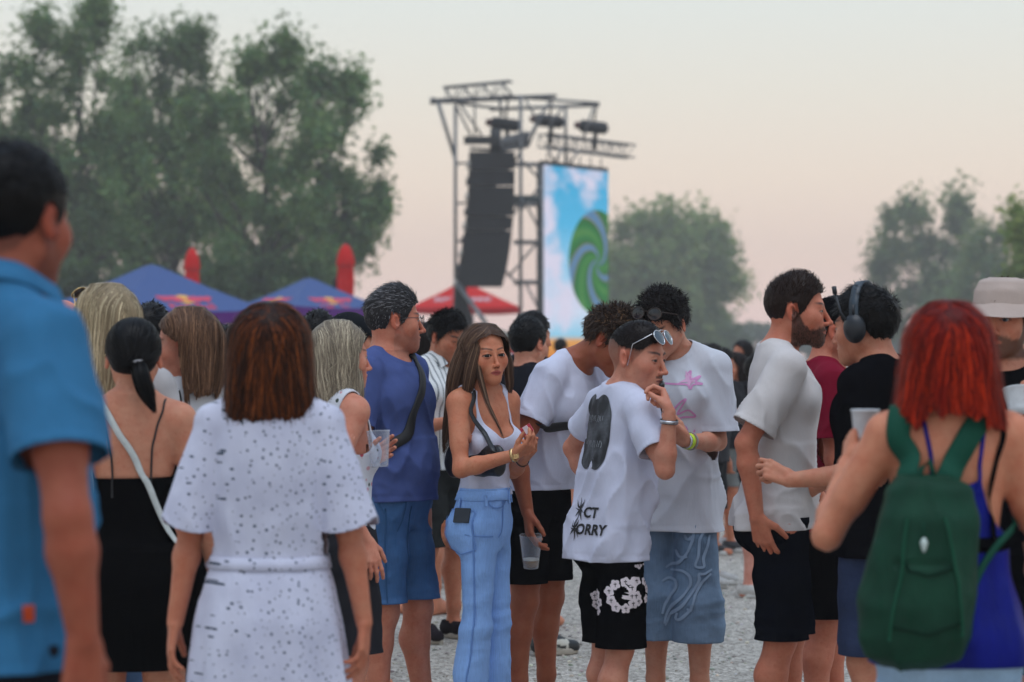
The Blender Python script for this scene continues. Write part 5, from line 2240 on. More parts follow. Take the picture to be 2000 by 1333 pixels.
    cn = noise(nt, coords(nt, scale=(.55, 1, .9)), .9, 4, .5)
    leftw = ramp(nt, M('DIVIDE', u, W_), [(0.0, (.13,) * 3), (.55, (.02,) * 3), (1.0, (0,) * 3)])
    cl_ = ramp(nt, M('ADD', cn, leftw), [(.52, (0,) * 3), (.66, (1,) * 3)])
    col = mixcol(nt, M('MULTIPLY', cl_, ramp(nt, vz, [(.11, (0,) * 3), (.14, (1,) * 3)])), sky, lin4(226, 224, 246))
    cu, cv = W_ * .83, CAM_H - (507 - HORIZON) / FPX * DT
    R_ = 107 / FPX * DT
    du, dv = M('SUBTRACT', u, cu), M('SUBTRACT', v, cv)
    r = M('SQRT', M('ADD', M('MULTIPLY', du, du), M('MULTIPLY', dv, dv)))
    ang = M('ARCTAN2', dv, du)
    ph = M('ADD', M('MULTIPLY', ang, -4.0), M('MULTIPLY', M('POWER', r, .5), 9.5))
    st = M('ADD', M('MULTIPLY', M('SINE', ph), .5), .5)
    sw = ramp(nt, st, [(0.0, lin(92, 134, 176)), (.10, lin(104, 140, 168)), (.17, lin(140, 126, 100)), (.26, lin(52, 108, 64)), (.85, lin(56, 126, 72)), (1.0, lin(84, 140, 78))])
    inside = M('LESS_THAN', r, R_)
    col = mixcol(nt, inside, col, sw)
    em = nd(nt, 'ShaderNodeEmission'); em.inputs['Strength'].default_value = .88
    nt.links.new(col, em.inputs['Color'])
    nt.links.new(em.outputs[0], nt.nodes['Material Output'].inputs['Surface'])
    MB().box((W_ / 2, .10, (ztop + zb) / 2), (W_ + .06, .16, Hs + .06)).obj('cabinet', dark, sc_)
    nr, nc = 9, 4
    for i in range(nc):
        for j in range(nr):
            x0, x1 = W_ * i / nc + .001, W_ * (i + 1) / nc - .001
            z0, z1 = zb + Hs * j / nr + .001, zb + Hs * (j + 1) / nr - .001
            MB().add([(x0, 0, z0), (x1, 0, z0), (x1, 0, z1), (x0, 0, z1)], [(0, 1, 2, 3)]).obj('screen_panel', m, sc_)
    MB().tube([(-.05, .08, ztop + .08), (W_ + .05, .08, ztop + .08)], .06, 8).obj('header_bar', dark, sc_, True)
    for i in range(6):
        x = W_ * (i + .5) / 6
        MB().tube([(x, .08, ztop + .1), (x, .08, ztop + .42)], .02, 6).obj('hanger', dark, sc_, True)
    for x in (.15, W_ - .15):
        MB().tube([(x, .3, 0), (x, .3, ztop)], .06, 8).obj('leg', steel, sc_, True)


# ------------------------------------------------------------------ evening haze over the whole ground
_hz = MB().box((0, 185, 9.5), (640, 500, 21.4))
hm = bpy.data.materials.new('haze')
hm.use_nodes = True
hm.node_tree.nodes.clear()
_vo = hm.node_tree.nodes.new('ShaderNodeVolumePrincipled')
_vo.inputs['Color'].default_value = (.99, .96, .94, 1)
_vo.inputs['Density'].default_value = 0.0013
_ho = hm.node_tree.nodes.new('ShaderNodeOutputMaterial')
hm.node_tree.links.new(_vo.outputs[0], _ho.inputs['Volume'])
if want('haze'):
    haze = _hz.obj('haze', hm)
    tag(haze, 'thin evening haze over the festival ground', 'haze', kind='stuff')

# ------------------------------------------------------------------ the people in the middle, in focus
def girl_tank():
    p = Human('young woman in white tank top and light blue jeans, long brown hair, facing the camera', 948, 495, 1.635, 72, 'f', girth=.88, twist=-28, head=(27, 2, -3),
              skin=(205, 148, 118), neck_fwd=.012,
              face=dict(brow=lin(58, 40, 32), lips=1.3, jaw=.86, lipcol=lin(176, 84, 80), bust=1.0, open=1.4, browamt=.85, browdrop=-.0025, nose=.95, arm=1.1, hres=.003, es=1.16),
              arms={'R': dict(wrist=(1008, 888, -.27), elbow=(893, 920, -.18), hdir=(1050, 862, -.33), hpx=True, wpalm=(.1, .35, 1), curl=(48, 55, 30), thumb=(.75, .35, .5)),
                    'L': dict(wrist=(1022, 898, -.12), elbow=(1000, 950, .15), hdir=(1050, 868, -.26), hpx=True, wpalm=(-.2, -.3, .9), curl=(45, 50, 30))},
              feet={'L': (.065, -.03), 'R': (-.065, .03)})
    k = p.k
    white = fabric('white ribbed cotton', lin(212, 214, 232), .3, .85, .03)
    # tank top: hugging, scooped front, bare shoulders
    sho = []
    for S in 'LR':
        sg = 1 if S == 'L' else -1
        c = p.T(sg * (p.sw + .030), -.005, .445 * k)
        sho.append(lambda q, c=c: .088 * k - np.linalg.norm(((q - c) @ p.RT) * np.array([1, .85, .62]), axis=1))
    scoop = p.T(0, -.10 * k, .485 * k)
    scoopb = p.T(0, .08 * k, .54 * k)
    P = p.top_prims(.006, None, None, hemz=.93)
    nk = p.T(0, .012 * k, .565 * k)
    cuts = [lambda q: .094 * k - np.linalg.norm(q - nk, axis=1), lambda q: .972 - q[:, 2], lambda q: .112 * k - np.linalg.norm(((q - scoop) @ p.RT) * np.array([1.12, 1, .72]), axis=1),
            lambda q: .115 * k - np.linalg.norm(((q - scoopb) @ p.RT) * np.array([1.12, 1, .8]), axis=1)] + sho
    rows = lambda V, N: folds(V, 3, .004, (6, 6, 20), 12) * (1 - sstep(1.12, 1.25, V[:, 2])) + folds(V, 8, .003, (12, 12, 14), -30) * (1 - sstep(1.15, 1.3, V[:, 2]))
    top, tvt = p.garment('tank_top', P, cuts, white, .006, rows, bands=[(-.001, .008, .001)])
    jn = denim('light blue denim', lin(138, 178, 236), .16)
    jeans, jvt = p.legwear(jn, 1.0, .03, .017, (.082, .060, .084), .0085, .0055, 4, 'jeans', seat=.62)
    p.body()
    p.eyes((.03, .017, .010), (-14, 2))
    # seams, waistband, pockets of the jeans
    jb = bvh_of(jvt)
    sew = fabric('jeans seam', lin(112, 150, 212), .3)
    ring = [p.O + np.array([.150 * math.sin(a), .006 - .125 * math.cos(a), 1.0 - p.O[2] - .022]) for a in np.linspace(0, 2 * math.pi, 25)]
    strap('waistband', jn, jb, ring, .042, .003, .002, jeans, 60)
    for a in (-62, -118, 160, 40, 0):
        d = np.array([math.sin(math.radians(a)), -math.cos(math.radians(a)), 0])
        strap('belt_loop', jn, jb, [p.O + d * .25 + np.array([0, 0, 1.004 - p.O[2]]), p.O + d * .25 + np.array([0, 0, .952 - p.O[2]])], .012, .004, .006, jeans, 6)
    hipR, knR, anR = p.leg['R']
    out = np.array([-1, -.12, 0])
    strap('side_seam', sew, jb, [hipR + out * .2 + np.array([0, 0, .08]), (hipR + knR) / 2 + out * .2, knR + out * .2, anR + out * .2], .007, .0018, .001, jeans, 50)
    inn = np.array([-.35, -1, 0])
    # back pocket on the hip that shows at the left of the trousers
    jbk = p.O + np.array([-.085, 0, 0])
    U = unit(np.array([-.55, -.85, 0])) * -1
    U = unit(np.array([.62, -.45, 0.0]))
    pk = fan2d([(-.062, -.075), (-.03, -.087), (.0, -.098), (.03, -.087), (.062, -.075), (.066, 0), (.068, .075), (0, .075), (-.068, .075), (-.066, 0)], 6)
    O = p.px(905, 1035, -.1)
    nrm = p.Rz.T @ np.array([-.75, -.66, 0]); U = p.Rz.T @ np.array([.66, -.75, .0])
    decal('back_pocket', jn, jb, pk, O, U, np.array([0.12, 0, 1.0]), jeans, .004)
    ol = stroke2d([(-.068, .075), (-.062, -.075), (0, -.098), (.062, -.075), (.068, .075), (-.068, .075)], .0045)
    decal('pocket_stitching', sew, jb, ol, O, U, np.array([0.12, 0, 1.0]), jeans, .006)
    nrm2 = p.Rz.T @ np.array([.25, -1, 0]); U2 = p.Rz.T @ np.array([1, .25, 0])
    O2 = p.px(965, 985, -.1)
    decal('front_pocket', sew, jb, stroke2d([(-.035, .03), (-.03, .0), (.0, -.018), (.04, -.012), (.06, .03)], .006), O2, U2, (0, 0, 1), jeans, .003)
    decal('fly_seam', sew, jb, stroke2d([(.0, .05), (.0, -.06), (-.012, -.10), (-.03, -.12)], .006), p.px(1000, 990, -.1), p.Rz.T @ np.array([.6, .8, 0]), (0, 0, 1), jeans, .003)
    decal('yoke_seam', sew, jb, stroke2d([(-.10, .035), (0, .0), (.08, -.005)], .006), p.px(925, 1045, -.1), p.Rz.T @ np.array([.9, -.4, 0]), (0, 0, 1), jeans, .003)
    # hair
    P = long_hair(p, (84, 62, 50), [-.34, -.24, -.16, -.10, 0, .06, .10, .115], [.05, .075, .088, .095, .093, .088, .06, .03], [.035, .05, .07, .085, .100, .095, .06, .03], [.075, .07, .055, .04, .022, .015, .012, .01],
                  -.024, 4200, .20, .0023, .22, (150, 118, 92), .30, .083, -.004, .25, wob=.05, bottom=-.20, frontlow=1.3)
    p.lock([p.px(922, 645, .0), p.px(908, 690, -.02), p.px(895, 740, -.03), p.px(884, 785, .0), p.px(874, 830, .03), p.px(870, 885, .05)], [.03, .045, .055, .045, .030, .008], 600, .0019, .006, 1.4, flat=.7)
    p.lock([p.px(934, 655, -.07), p.px(924, 700, -.09), p.px(920, 735, -.09), p.px(914, 765, -.07), p.px(898, 785, -.02), p.px(880, 805, .04)], [.016, .026, .028, .026, .022, .010], 560, .0019, .006, 1.2)
    p.lock([p.px(929, 690, -.08), p.px(934, 725, -.11), p.px(946, 765, -.14), p.px(957, 800, -.18), p.px(972, 830, -.21), p.px(983, 858, -.21)], [.008, .009, .007, .005, .002], 90, .0016, .003, 1.1)
    p.lock([p.px(985, 680, .05), p.px(994, 715, .05), p.px(996, 750, .06), p.px(985, 790, .08)], [.012, .02, .02, .008], 260, .0019, .004, 1.2)
    p.hair_end()
    return p, (tvt, jvt)




BLACK = lambda: fabric('black cloth', (.0035, .0035, .0045), .2, 1.0, .1, 0, .35, .0)
WHITE_TEE = lambda: fabric('white cotton', lin(206, 208, 226), .25, .88, .03)


def girl_extras(p, vts):
    """shoulder bag, watch, bracelet, phone in pocket, the small thing in her hands"""
    lea = plain('black leather', (.012, .012, .014), .38, bump=.15, scale=90)
    k = p.k
    bag = empty('shoulder_bag', p.world(p.px(905, 880, -.1)), p.theta)
    tag(bag, 'small black leather shoulder bag under the arm of the woman in the white tank top', 'bag')
    off = p.px(905, 880, -.1)
    # body of the bag: soft baguette between elbow and ribs
    a, b = p.px(886, 900, .03), p.px(972, 902, -.20)
    u = unit(b - a)
    P = [rc(a + np.array([0, 0, -.005]), b + np.array([0, 0, .0]), .046, .040, .02, .5, np.cross(u, [0, 0, 1])), rc(a + np.array([0, 0, .03]), b + np.array([0, 0, .035]), .03, .025, .03, .5, np.cross(u, [0, 0, 1])),
         rc(a + np.array([0, 0, -.03]), b + np.array([0, 0, -.025]), .03, .028, .03, .5, np.cross(u, [0, 0, 1]))]
    c = (a + b) / 2
    V, Q, N = mesh_sdf(P, c - .22, c + .22, .007)
    V = V + N * folds(V, 31, .004, (14, 14, 18), 20)[:, None]
    obj('bag_body', make_mesh('bag_body', V - off, Q), lea, bag)
    zp = plain('dull metal', (.45, .43, .40), .3, 1.0)
    MB().tube([a + np.array([0, 0, .052]) - off, c + np.array([0, 0, .058]) - off, b + np.array([0, 0, .056]) - off], .003, 6).obj('zip', zp, bag, True)
    bv = bvh_of(*vts, p.body_vt)
    path = [b + np.array([0, 0, .045]), p.px(960, 850, -.23), p.px(945, 815, -.2), p.px(932, 785, -.12), p.px(921, 762, -.05), p.px(916, 758, .03), p.px(905, 790, .12), p.px(893, 850, .09), a + np.array([0, 0, .045])]
    st = strap('strap', lea, bv, path, .020, .003, .004, None, 44)
    st.parent = bag
    st.data.transform(Matrix.Translation(Vector(-off)))
    MB().tube([b + np.array([0, 0, .03]) - off, b + np.array([.0, 0, .062]) - off], .006, 8).obj('buckle', zp, bag, True)
    MB().tube([a + np.array([0, 0, .03]) - off, a + np.array([.0, 0, .062]) - off], .006, 8).obj('buckle', zp, bag, True)
    gold = plain('gold', (.75, .52, .25), .25, 1.0, bump=.3, scale=400)
    band_on_arm(p, 'R', .955, gold, .012, .0245, 'watch_strap', .003)
    sh, el, w, _ = p.arm['R']
    slab('watch', gold, w + unit(np.cross(w - el, [0, 0, 1])) * -.002 + np.array([0, 0, -.0]) + p.Rz.T @ np.array([0, -.027, -.004]), w - el, np.array([0, 0, 1.0]), (.022, .024, .007), p.root, .3)
    band_on_arm(p, 'L', .93, plain('dark beads', (.02, .01, .012), .5), .007, .0235, 'bracelet', .003)
    f = p.fing['R']
    pack = (p.fing['R']['tips'][0] + p.fing['R']['thumb']) / 2
    pk = empty('small_red_packet', p.world(pack), p.theta)
    tag(pk, 'small pink and red packet held in the fingers of the woman in white', 'packet')
    slab('packet_body', plain('red packet', lin(196, 60, 78), .35, vary=.3, scale=120), np.zeros(3), p.Rz.T @ np.array([.8, -.2, .5]), p.Rz.T @ np.array([-.5, 0, .8]), (.045, .032, .008), pk, .15)
    slab('packet_label', plain('packet white', lin(230, 210, 214), .5), p.Rz.T @ np.array([.0, -.0055, .0]), p.Rz.T @ np.array([.8, -.2, .5]), p.Rz.T @ np.array([-.5, 0, .8]), (.02, .030, .004), pk, .1)
    jb = bvh_of(vts[1])
    o_ = p.px(903, 1008, -1.0)
    hit = jb.ray_cast(Vector(o_), Vector(unit(p.px(903, 1008, 0) - o_)), 3.0)
    pt, nm = np.array(hit[0]), np.array(hit[1])
    ph = empty('phone', p.world(pt + nm * .004), p.theta)
    tag(ph, 'dark phone sticking out of the back pocket of light blue jeans', 'phone')
    tx = unit(np.cross([0, 0, 1.0], nm))
    slab('phone_body', plain('dark glass', (.015, .016, .02), .12), np.zeros(3), tx, np.cross(nm, tx), (.066, .060, .009), ph)
    # thin hoop earring
    c = p.h2l(.082, .012, -.045)
    MB().tube([c + p.Rh @ (np.array([0, math.sin(a) * .016, math.cos(a) * .020 - .02]) * p.hs) for a in np.linspace(0, 6.28, 20, endpoint=False)], .0009, 5, closed=True).obj('earring', zp, p.root, True)


def boy_print():
    p = Human('young man in white t-shirt with dark back print and black shorts with white flowers', 1196, 535, 1.635, 118, 'm', girth=.86, lean=4, side=-4, head=(60, 8, 0), head_scale=1.05,
              skin=(206, 156, 136), neck_fwd=.03, face=dict(brow=lin(44, 32, 28), mustache=.75, lips=.95, scalp=.80, fade=1, nose=1.05, jaw=.95, open=.95, hres=.0027, lipcol=lin(168, 96, 92)),
              arms={'R': dict(wrist=(1308, 806, -.29), elbow=(1299, 918, -.27), force=True, hdir=(1290, 752, -.20), hpx=True, wpalm=(-.9, .25, .1), curl=(62, 78, 40), thumb=(.85, .15, .55)),
                    'L': dict(wrist=(1172, 985, .26), elbow=(1128, 900, .30))},
              feet={'L': (.10, -.04), 'R': (-.10, .05)})
    sh, sv = p.legwear(BLACK(), .84, .47, .010, (.082, .094, .100), .009, .007, 5, 'shorts', seat=.82)
    tee, tv = p.tee(WHITE_TEE(), .782, .58, .020, (.064, .070), (.082, -.018, .05), (.166, .140), .0, .010, 21)
    p.body()
    p.eyes((.04, .03, .02), (-6, 0))
    p.shoes(plain('white leather', (.6, .6, .6), .5), plain('white rubber', (.6, .6, .58), .7))
    # prints on the shirt back: dark halftone blob, lettering below
    b = bvh_of(tv)
    back = p.Rz.T @ np.array([-.62, -.78, 0.0])
    U = p.Rz.T @ np.array([.78, -.62, 0.0])
    Z = np.array([0, 0, 1.0])
    O = p.px(1132, 845, -.12)
    out = []
    for a in np.linspace(0, 2 * math.pi, 72, endpoint=False):
        x = .088 * math.copysign(abs(math.cos(a)) ** .55, math.cos(a)); y = .138 * math.copysign(abs(math.sin(a)) ** .6, math.sin(a))
        x *= 1 + .06 * math.sin(3 * a + .6) + .03 * math.sin(7 * a)
        y -= .02 * math.exp(-(x / .02) ** 2) * (1 if y > 0 else -.6)
        out.append((x, y))
    m, nt, bs = new_mat('halftone print')
    co = coords(nt)
    wv = nd(nt, 'ShaderNodeTexWave', bands_direction='Z')
    wv.inputs['Scale'].default_value = 62
    nt.links.new(co, wv.inputs['Vector'])
    n1 = noise(nt, coords(nt, scale=(1, 1, .5)), 16, 3)
    dk = ramp(nt, n1, [(.42, lin(22, 24, 28)), (.62, lin(96, 100, 106))])
    col = mixcol(nt, ramp(nt, wv.outputs['Fac'], [(.35, (0, 0, 0)), (.6, (.55, .55, .55))]), dk, lin4(40, 42, 48))
    nt.links.new(col, bs.inputs['Base Color']); bs.inputs['Roughness'].default_value = .7
    decal('back_print', m, b, fan2d(out, 22), O, U, Z, tee, .0022)
    wm = plain('pale print', lin(150, 154, 160), .7)
    rg = random.Random(5)
    for row, cnt in ((.045, 10), (-.045, 10)):
        parts = []
        for i in range(cnt):
            x = -.055 + .012 * i
            parts.append(stroke2d([(x, row - .012 + .01 * rg.random()), (x + rg.uniform(-.006, .006), row), (x + rg.uniform(-.004, .008), row + .014)], .0022, .004))
        decal('print_mark', wm, b, join2d(*parts), O, U, Z, tee, .004)
    ink = plain('black ink', (.012, .012, .014), .7)
    for txt, yy, x0 in (('CT', 1012, 1124), ('ORRY', 1045, 1104)):
        t2 = text2d(txt, .052, .12)
        # smear the letters heavy
        decal('lettering', ink, b, t2, p.px(x0, yy, -.12), U * 1.02, Z, tee, .003)
        decal('lettering', ink, b, ([(x + .002, y + .0015) for x, y in t2[0]], t2[1]), p.px(x0, yy, -.12), U * 1.02, Z, tee, .0034)
    trib = []
    for x0, y0, sc in ((-.034, 0, 1.0), (-.040, -.066, .85)):
        for path, w in (([(-.022, .04), (-.018, .018), (.0, .012), (.014, .03), (.018, .046)], (.001, .007, .010, .007, .001)),
                        ([(-.026, -.02), (-.012, -.002), (.0, .008), (.012, -.004), (.02, -.03)], (.001, .008, .011, .008, .001)),
                        ([(-.004, .05), (-.002, .02), (.0, -.02), (-.004, -.046)], (.001, .008, .008, .001)),
                        ([(-.03, .012), (-.01, .004), (.01, .006), (.028, -.002)], (.001, .006, .006, .001))):
            trib.append(stroke2d([(x0 + x * sc, y0 + y * sc) for x, y in path], tuple(v * sc for v in w), .004))
    decal('lettering', ink, b, join2d(*trib), p.px(1130, 1002, -.12), U, Z, tee, .003)
    # white flower wreaths on the shorts
    sb = bvh_of(sv)
    wht = fabric('white print', lin(220, 222, 228), .2)
    rg = random.Random(3)

    def wreath(O, U, R, n, big):
        parts = []
        holes = []
        for i in range(n):
            a = 2 * math.pi * i / n + rg.uniform(-.1, .1)
            cx, cy = R * math.cos(a) * rg.uniform(.92, 1.1), R * .95 * math.sin(a) * rg.uniform(.92, 1.1)
            pet = []
            ph = rg.uniform(0, 6)
            for t in np.linspace(0, 2 * math.pi, 20, endpoint=False):
                r = big * (.72 + .30 * abs(math.cos(2.5 * t + ph)))
                pet.append((cx + r * math.cos(t), cy + r * math.sin(t)))
            parts.append(fan2d(pet, 2, (cx, cy)))
            holes.append(stroke2d([(cx - big * .28, cy + big * .1), (cx, cy - big * .12), (cx + big * .3, cy + big * .15)], big * .14, big * .2))
            holes.append(stroke2d([(cx, cy + big * .4), (cx + big * .05, cy - big * .45)], big * .10, big * .2))
        for o_ in (decal('flower_print', wht, sb, join2d(*parts), O, U, Z, sh, .0022, .775), decal('flower_line', BLACK(), sb, join2d(*holes), O, U, Z, sh, .0040, .775)):
            if o_:
                o_['kind'] = 'stuff'
    U2 = p.Rz.T @ np.array([1, -.05, 0.0])
    wreath(p.px(1216, 1163, -.15), U2, .047, 9, .019)
    wreath(p.px(1140, 1180, -.15), p.Rz.T @ np.array([.85, -.52, 0]), .036, 7, .018)
    wreath(p.px(1180, 1070, -.15), U2, .042, 8, .017)
    wreath(p.px(1296, 1155, -.15), p.Rz.T @ np.array([.15, .98, 0]), .040, 7, .017)
    wreath(p.px(1278, 1082, -.15), p.Rz.T @ np.array([.25, .97, 0]), .040, 8, .017)
    # buzzed hair, longer on top
    p.short_hair((27, 20, 18), .012, .0012, .0015, 2600, .009, .5, .3, 'fwd', 0, dict(), .25, .0016, (0, -.004, .046), lambda q: np.where(q[:, 2] < .034 + .02 * sstep(.02, .08, q[:, 1]), .01, -.01), rough=.0008, tone=.9)
    silver = plain('bright metal', (.72, .72, .74), .18, 1.0)
    lens = plain('mirror lens', (.10, .13, .16), .04, .75, vary=.03)
    glasses(p, 'silver aviator sunglasses pushed up on the shaved head of the vaping man', (0, -.088, .090), -34, silver, lens, .056, .050, .0016, True, 'sunglasses', silver, .007, .135, .05)
    blk = plain('black rubber', (.012, .012, .013), .6)
    band_on_arm(p, 'R', .84, blk, .014, .0295, 'bracelet', .003)
    band_on_arm(p, 'R', .84, plain('steel clasp', (.5, .5, .52), .3, 1.0), .011, .0315, 'bracelet_plate', .0018)
    # vape held to the lips
    vp = p.h2l(0, -.104, -.069)
    v = empty('vape_pen', p.world(vp), p.theta)
    tag(v, 'small black vape held to the lips by the man in floral shorts', 'vape')
    fc = p.Rh @ np.array([0, -1, 0.0])
    d = unit(p.fing['R']['palm'] - vp)
    MB().tube([-d * .004, d * .012, d * .018], [.005, .006, .009], 12).obj('mouthpiece', plain('teal plastic', (.02, .12, .13), .3), v, True)
    MB().tube([d * .018, d * .020, d * .045, d * .048], [.009, .011, .011, .008], 12).obj('vape_body', plain('black plastic', (.012, .012, .014), .35), v, True)
    return p


def doodle_guy():
    p = Human('curly haired man in white t-shirt with pink drawings and long embroidered denim shorts', 1320, 475, 1.80, -22, 'm', girth=.90, lean=3, head=(-38, 30, 4), skin=(206, 160, 138), neck_fwd=.055,
              face=dict(brow=lin(30, 22, 20), open=.5, nose=1.05, hres=.0034),
              arms={'L': dict(wrist=(1338, 862, -.30), elbow=(1392, 900, -.12), hdir=(1290, 825, -.36), hpx=True, wpalm=(-.45, .55, .6), curl=(40, 45, 25), thumb=(.8, .4, .45)),
                    'R': dict(wrist=(1262, 868, -.22), elbow=(1225, 900, .05), hdir=(1285, 840, -.30), hpx=True, wpalm=(.5, .3, .8), curl=(40, 45, 25))},
              feet={'L': (.105, -.02), 'R': (-.10, .02)})
    m = fabric('off white cotton', lin(204, 206, 214), .25, .88, .03)
    dn = denim('grey washed denim', lin(98, 120, 144), .7)
    sh, sv = p.legwear(dn, .86, .35, .012, (.082, .098, .102), .010, .006, 6, 'shorts')
    tee, tv = p.tee(m, .80, .86, .030, (.074, .088), (.082, -.02, .05), (.156, .130), .010, .010, 33)
    p.body()
    p.shoes(plain('white leather', (.6, .6, .6), .5), plain('white rubber', (.6, .6, .58), .7))
    b = bvh_of(tv)
    pk = fabric('pink ink', lin(214, 150, 196), .2)
    U = p.Rz.T @ np.array([1, .0, 0.0]); Z = np.array([0, 0, 1.0])
    S = 475.0
    P = lambda pts, x0, y0: [((x - x0) / S, (y0 - y) / S) for x, y in pts]
    lines = [[(1340, 738), (1352, 724), (1348, 745), (1372, 735), (1356, 748), (1376, 752), (1352, 752), (1350, 764), (1344, 752), (1320, 752), (1290, 750), (1260, 742)],
             [(1318, 800), (1330, 786), (1342, 778), (1322, 812), (1345, 800), (1362, 815), (1335, 815), (1318, 822), (1344, 836), (1340, 852), (1322, 842), (1330, 862), (1350, 858), (1358, 840)],
             [(1252, 770), (1266, 764), (1256, 784), (1270, 776), (1258, 800), (1272, 806), (1250, 822), (1268, 824)],
             [(1296, 775), (1310, 772), (1300, 790), (1312, 786)]]
    for ln in lines:
        decal('pink_drawing', pk, b, stroke2d(P(ln, 1328, 800), .0075, .008), p.px(1328, 800, -.2), U, Z, tee, .0022)
    star = [(1341, 726), (1352, 737), (1371, 735), (1357, 744), (1372, 754), (1352, 750), (1345, 763), (1343, 748), (1325, 750), (1340, 742)]
    decal('pink_drawing', fabric('pale pink ink', lin(222, 176, 208), .2), b, fan2d(P(star, 1328, 800), 5), p.px(1328, 800, -.2), U, Z, tee, .0018)
    # raised cord embroidery on the shorts
    sb = bvh_of(sv)
    cord = fabric('pale cord', lin(138, 158, 182), .4)
    swirls = [[(1360, 1030), (1355, 1060), (1345, 1085), (1330, 1105), (1312, 1110), (1305, 1116)], [(1340, 1050), (1346, 1062), (1355, 1052)], [(1325, 1080), (1330, 1095), (1345, 1092)],
              [(1385, 1030), (1368, 1058), (1366, 1090), (1358, 1110), (1364, 1112), (1378, 1112), (1374, 1096), (1384, 1070), (1388, 1050)],
              [(1298, 1142), (1310, 1134), (1324, 1138), (1326, 1152), (1312, 1172), (1302, 1188), (1298, 1205)], [(1315, 1120), (1335, 1118), (1350, 1128), (1352, 1144), (1338, 1166), (1318, 1186), (1306, 1205), (1302, 1224)],
              [(1392, 1116), (1375, 1126), (1365, 1122), (1368, 1136), (1354, 1160), (1335, 1186), (1314, 1204), (1304, 1228)], [(1390, 1124), (1372, 1140), (1360, 1162), (1352, 1190), (1346, 1198), (1330, 1214), (1322, 1214), (1326, 1200)],
              [(1344, 1190), (1350, 1200), (1352, 1184)]]
    sh_ = [(x, y) for x, y in []]
    for ln in swirls:
        decal('embroidery', cord, sb, stroke2d(P(ln, 1328, 1130), (.008, .012, .009, .013, .008), .008), p.px(1328, 1130, -.2), U, Z, sh, .0045)
    p.short_hair((23, 17, 16), .036, .013, .014, 3000, .030, .6, .45, 'rand', .9, dict(), .35, .0026, (0, -.004, .046), rough=.006)
    glasses(p, 'dark sunglasses pushed up in the curly hair of the man in the pink print t-shirt', (0, -.092, .098), -34, plain('brown frame', (.03, .015, .01), .3), plain('dark lens', (.012, .014, .02), .08), .058, .046, .0022, False, 'sunglasses', None, .008, .12, .03, .012)
    band_on_arm(p, 'L', .92, plain('neon yellow band', (.62, .85, .03), .5), .020, .0300, 'wristband', .003)
    band_on_arm(p, 'L', .84, plain('grey cord', (.35, .34, .33), .7), .006, .033, 'bracelet', .004)
    band_on_arm(p, 'L', .985, plain('white band', (.6, .6, .6), .6), .014, .0285, 'wristband', .002)
    ph = empty('phone', p.world(p.px(1279, 832, -.36)), p.theta)
    tag(ph, 'black phone held by the curly haired man in the pink print t-shirt', 'phone')
    slab('phone_body', plain('black glass', (.01, .01, .012), .15), np.zeros(3), p.Rz.T @ np.array([.45, -.85, .1]), p.Rz.T @ np.array([.1, .15, 1]), (.074, .150, .009), ph)
    slab('screen', plain('screen', (.02, .022, .03), .08), p.Rz.T @ np.array([.005, .003, .0]) * 1.1, p.Rz.T @ np.array([.45, -.85, .1]), p.Rz.T @ np.array([.1, .15, 1]), (.068, .142, .001), ph)
    return p


def leaning_guy():
    p = Human('tall man in white t-shirt and black shorts stooping forward, black strap across his chest', 1052, 470, 1.79, 58, 'm', girth=.95, lean=20, head=(72, 34, 0), skin=(160, 102, 76), neck_fwd=.085,
              face=dict(brow=lin(34, 24, 20)),
              arms={'R': dict(wrist=(1030, 1000, -.30), elbow=(1008, 890, -.30), force=True, hdir=(1036, 1060, -.33), hpx=True, wpalm=(.9, .2, -.1), curl=(30, 32, 15), thumb=(.75, .5, .35), spread=8),
                    'L': dict(out=6, fwd=25, bend=35)},
              feet={'L': (.12, .02), 'R': (-.11, .02)})
    sh, sv = p.legwear(BLACK(), 1.01, .582, .012, (.090, .090, .090), .009, .006, 7, 'shorts')
    tee, tv = p.tee(WHITE_TEE(), .965, .66, .016, (.070, .075), (.085, -.022, .055), (.150, .120), .008, .009, 43)
    p.body()
    p.shoes(plain('grey leather', (.25, .25, .26), .5), plain('white rubber', (.6, .6, .58), .7))
    p.short_hair((48, 34, 26), .034, .012, .014, 2600, .030, .55, .4, 'rand', .7, dict(), .35, .0026, hi=(120, 90, 64), hi_amt=.3, rough=.006)
    bag = empty('chest_sling', p.world(p.px(1090, 813, -.1)), p.theta)
    tag(bag, 'black sling strap round the chest of the stooping man in white', 'strap')
    off = p.px(1090, 813, -.1)
    b = bvh_of(tv)
    z = .295
    ring = [p.T(.26 * math.sin(a), -.24 * math.cos(a), z + .01 * math.sin(a)) for a in np.linspace(0, 2 * math.pi, 29)]
    st = strap('band', plain('black webbing', (.010, .010, .011), .7), b, ring, .046, .004, .007, None, 64)
    st.parent = bag; st.data.transform(Matrix.Translation(Vector(-off)))
    cup('clear plastic cup with a little beer hanging from the hand of the stooping man', at(1037, 1110, p.d - .33), (.0, -.1, 1), .135, .030, .046, clear_plastic('clear plastic'), .24)
    return p


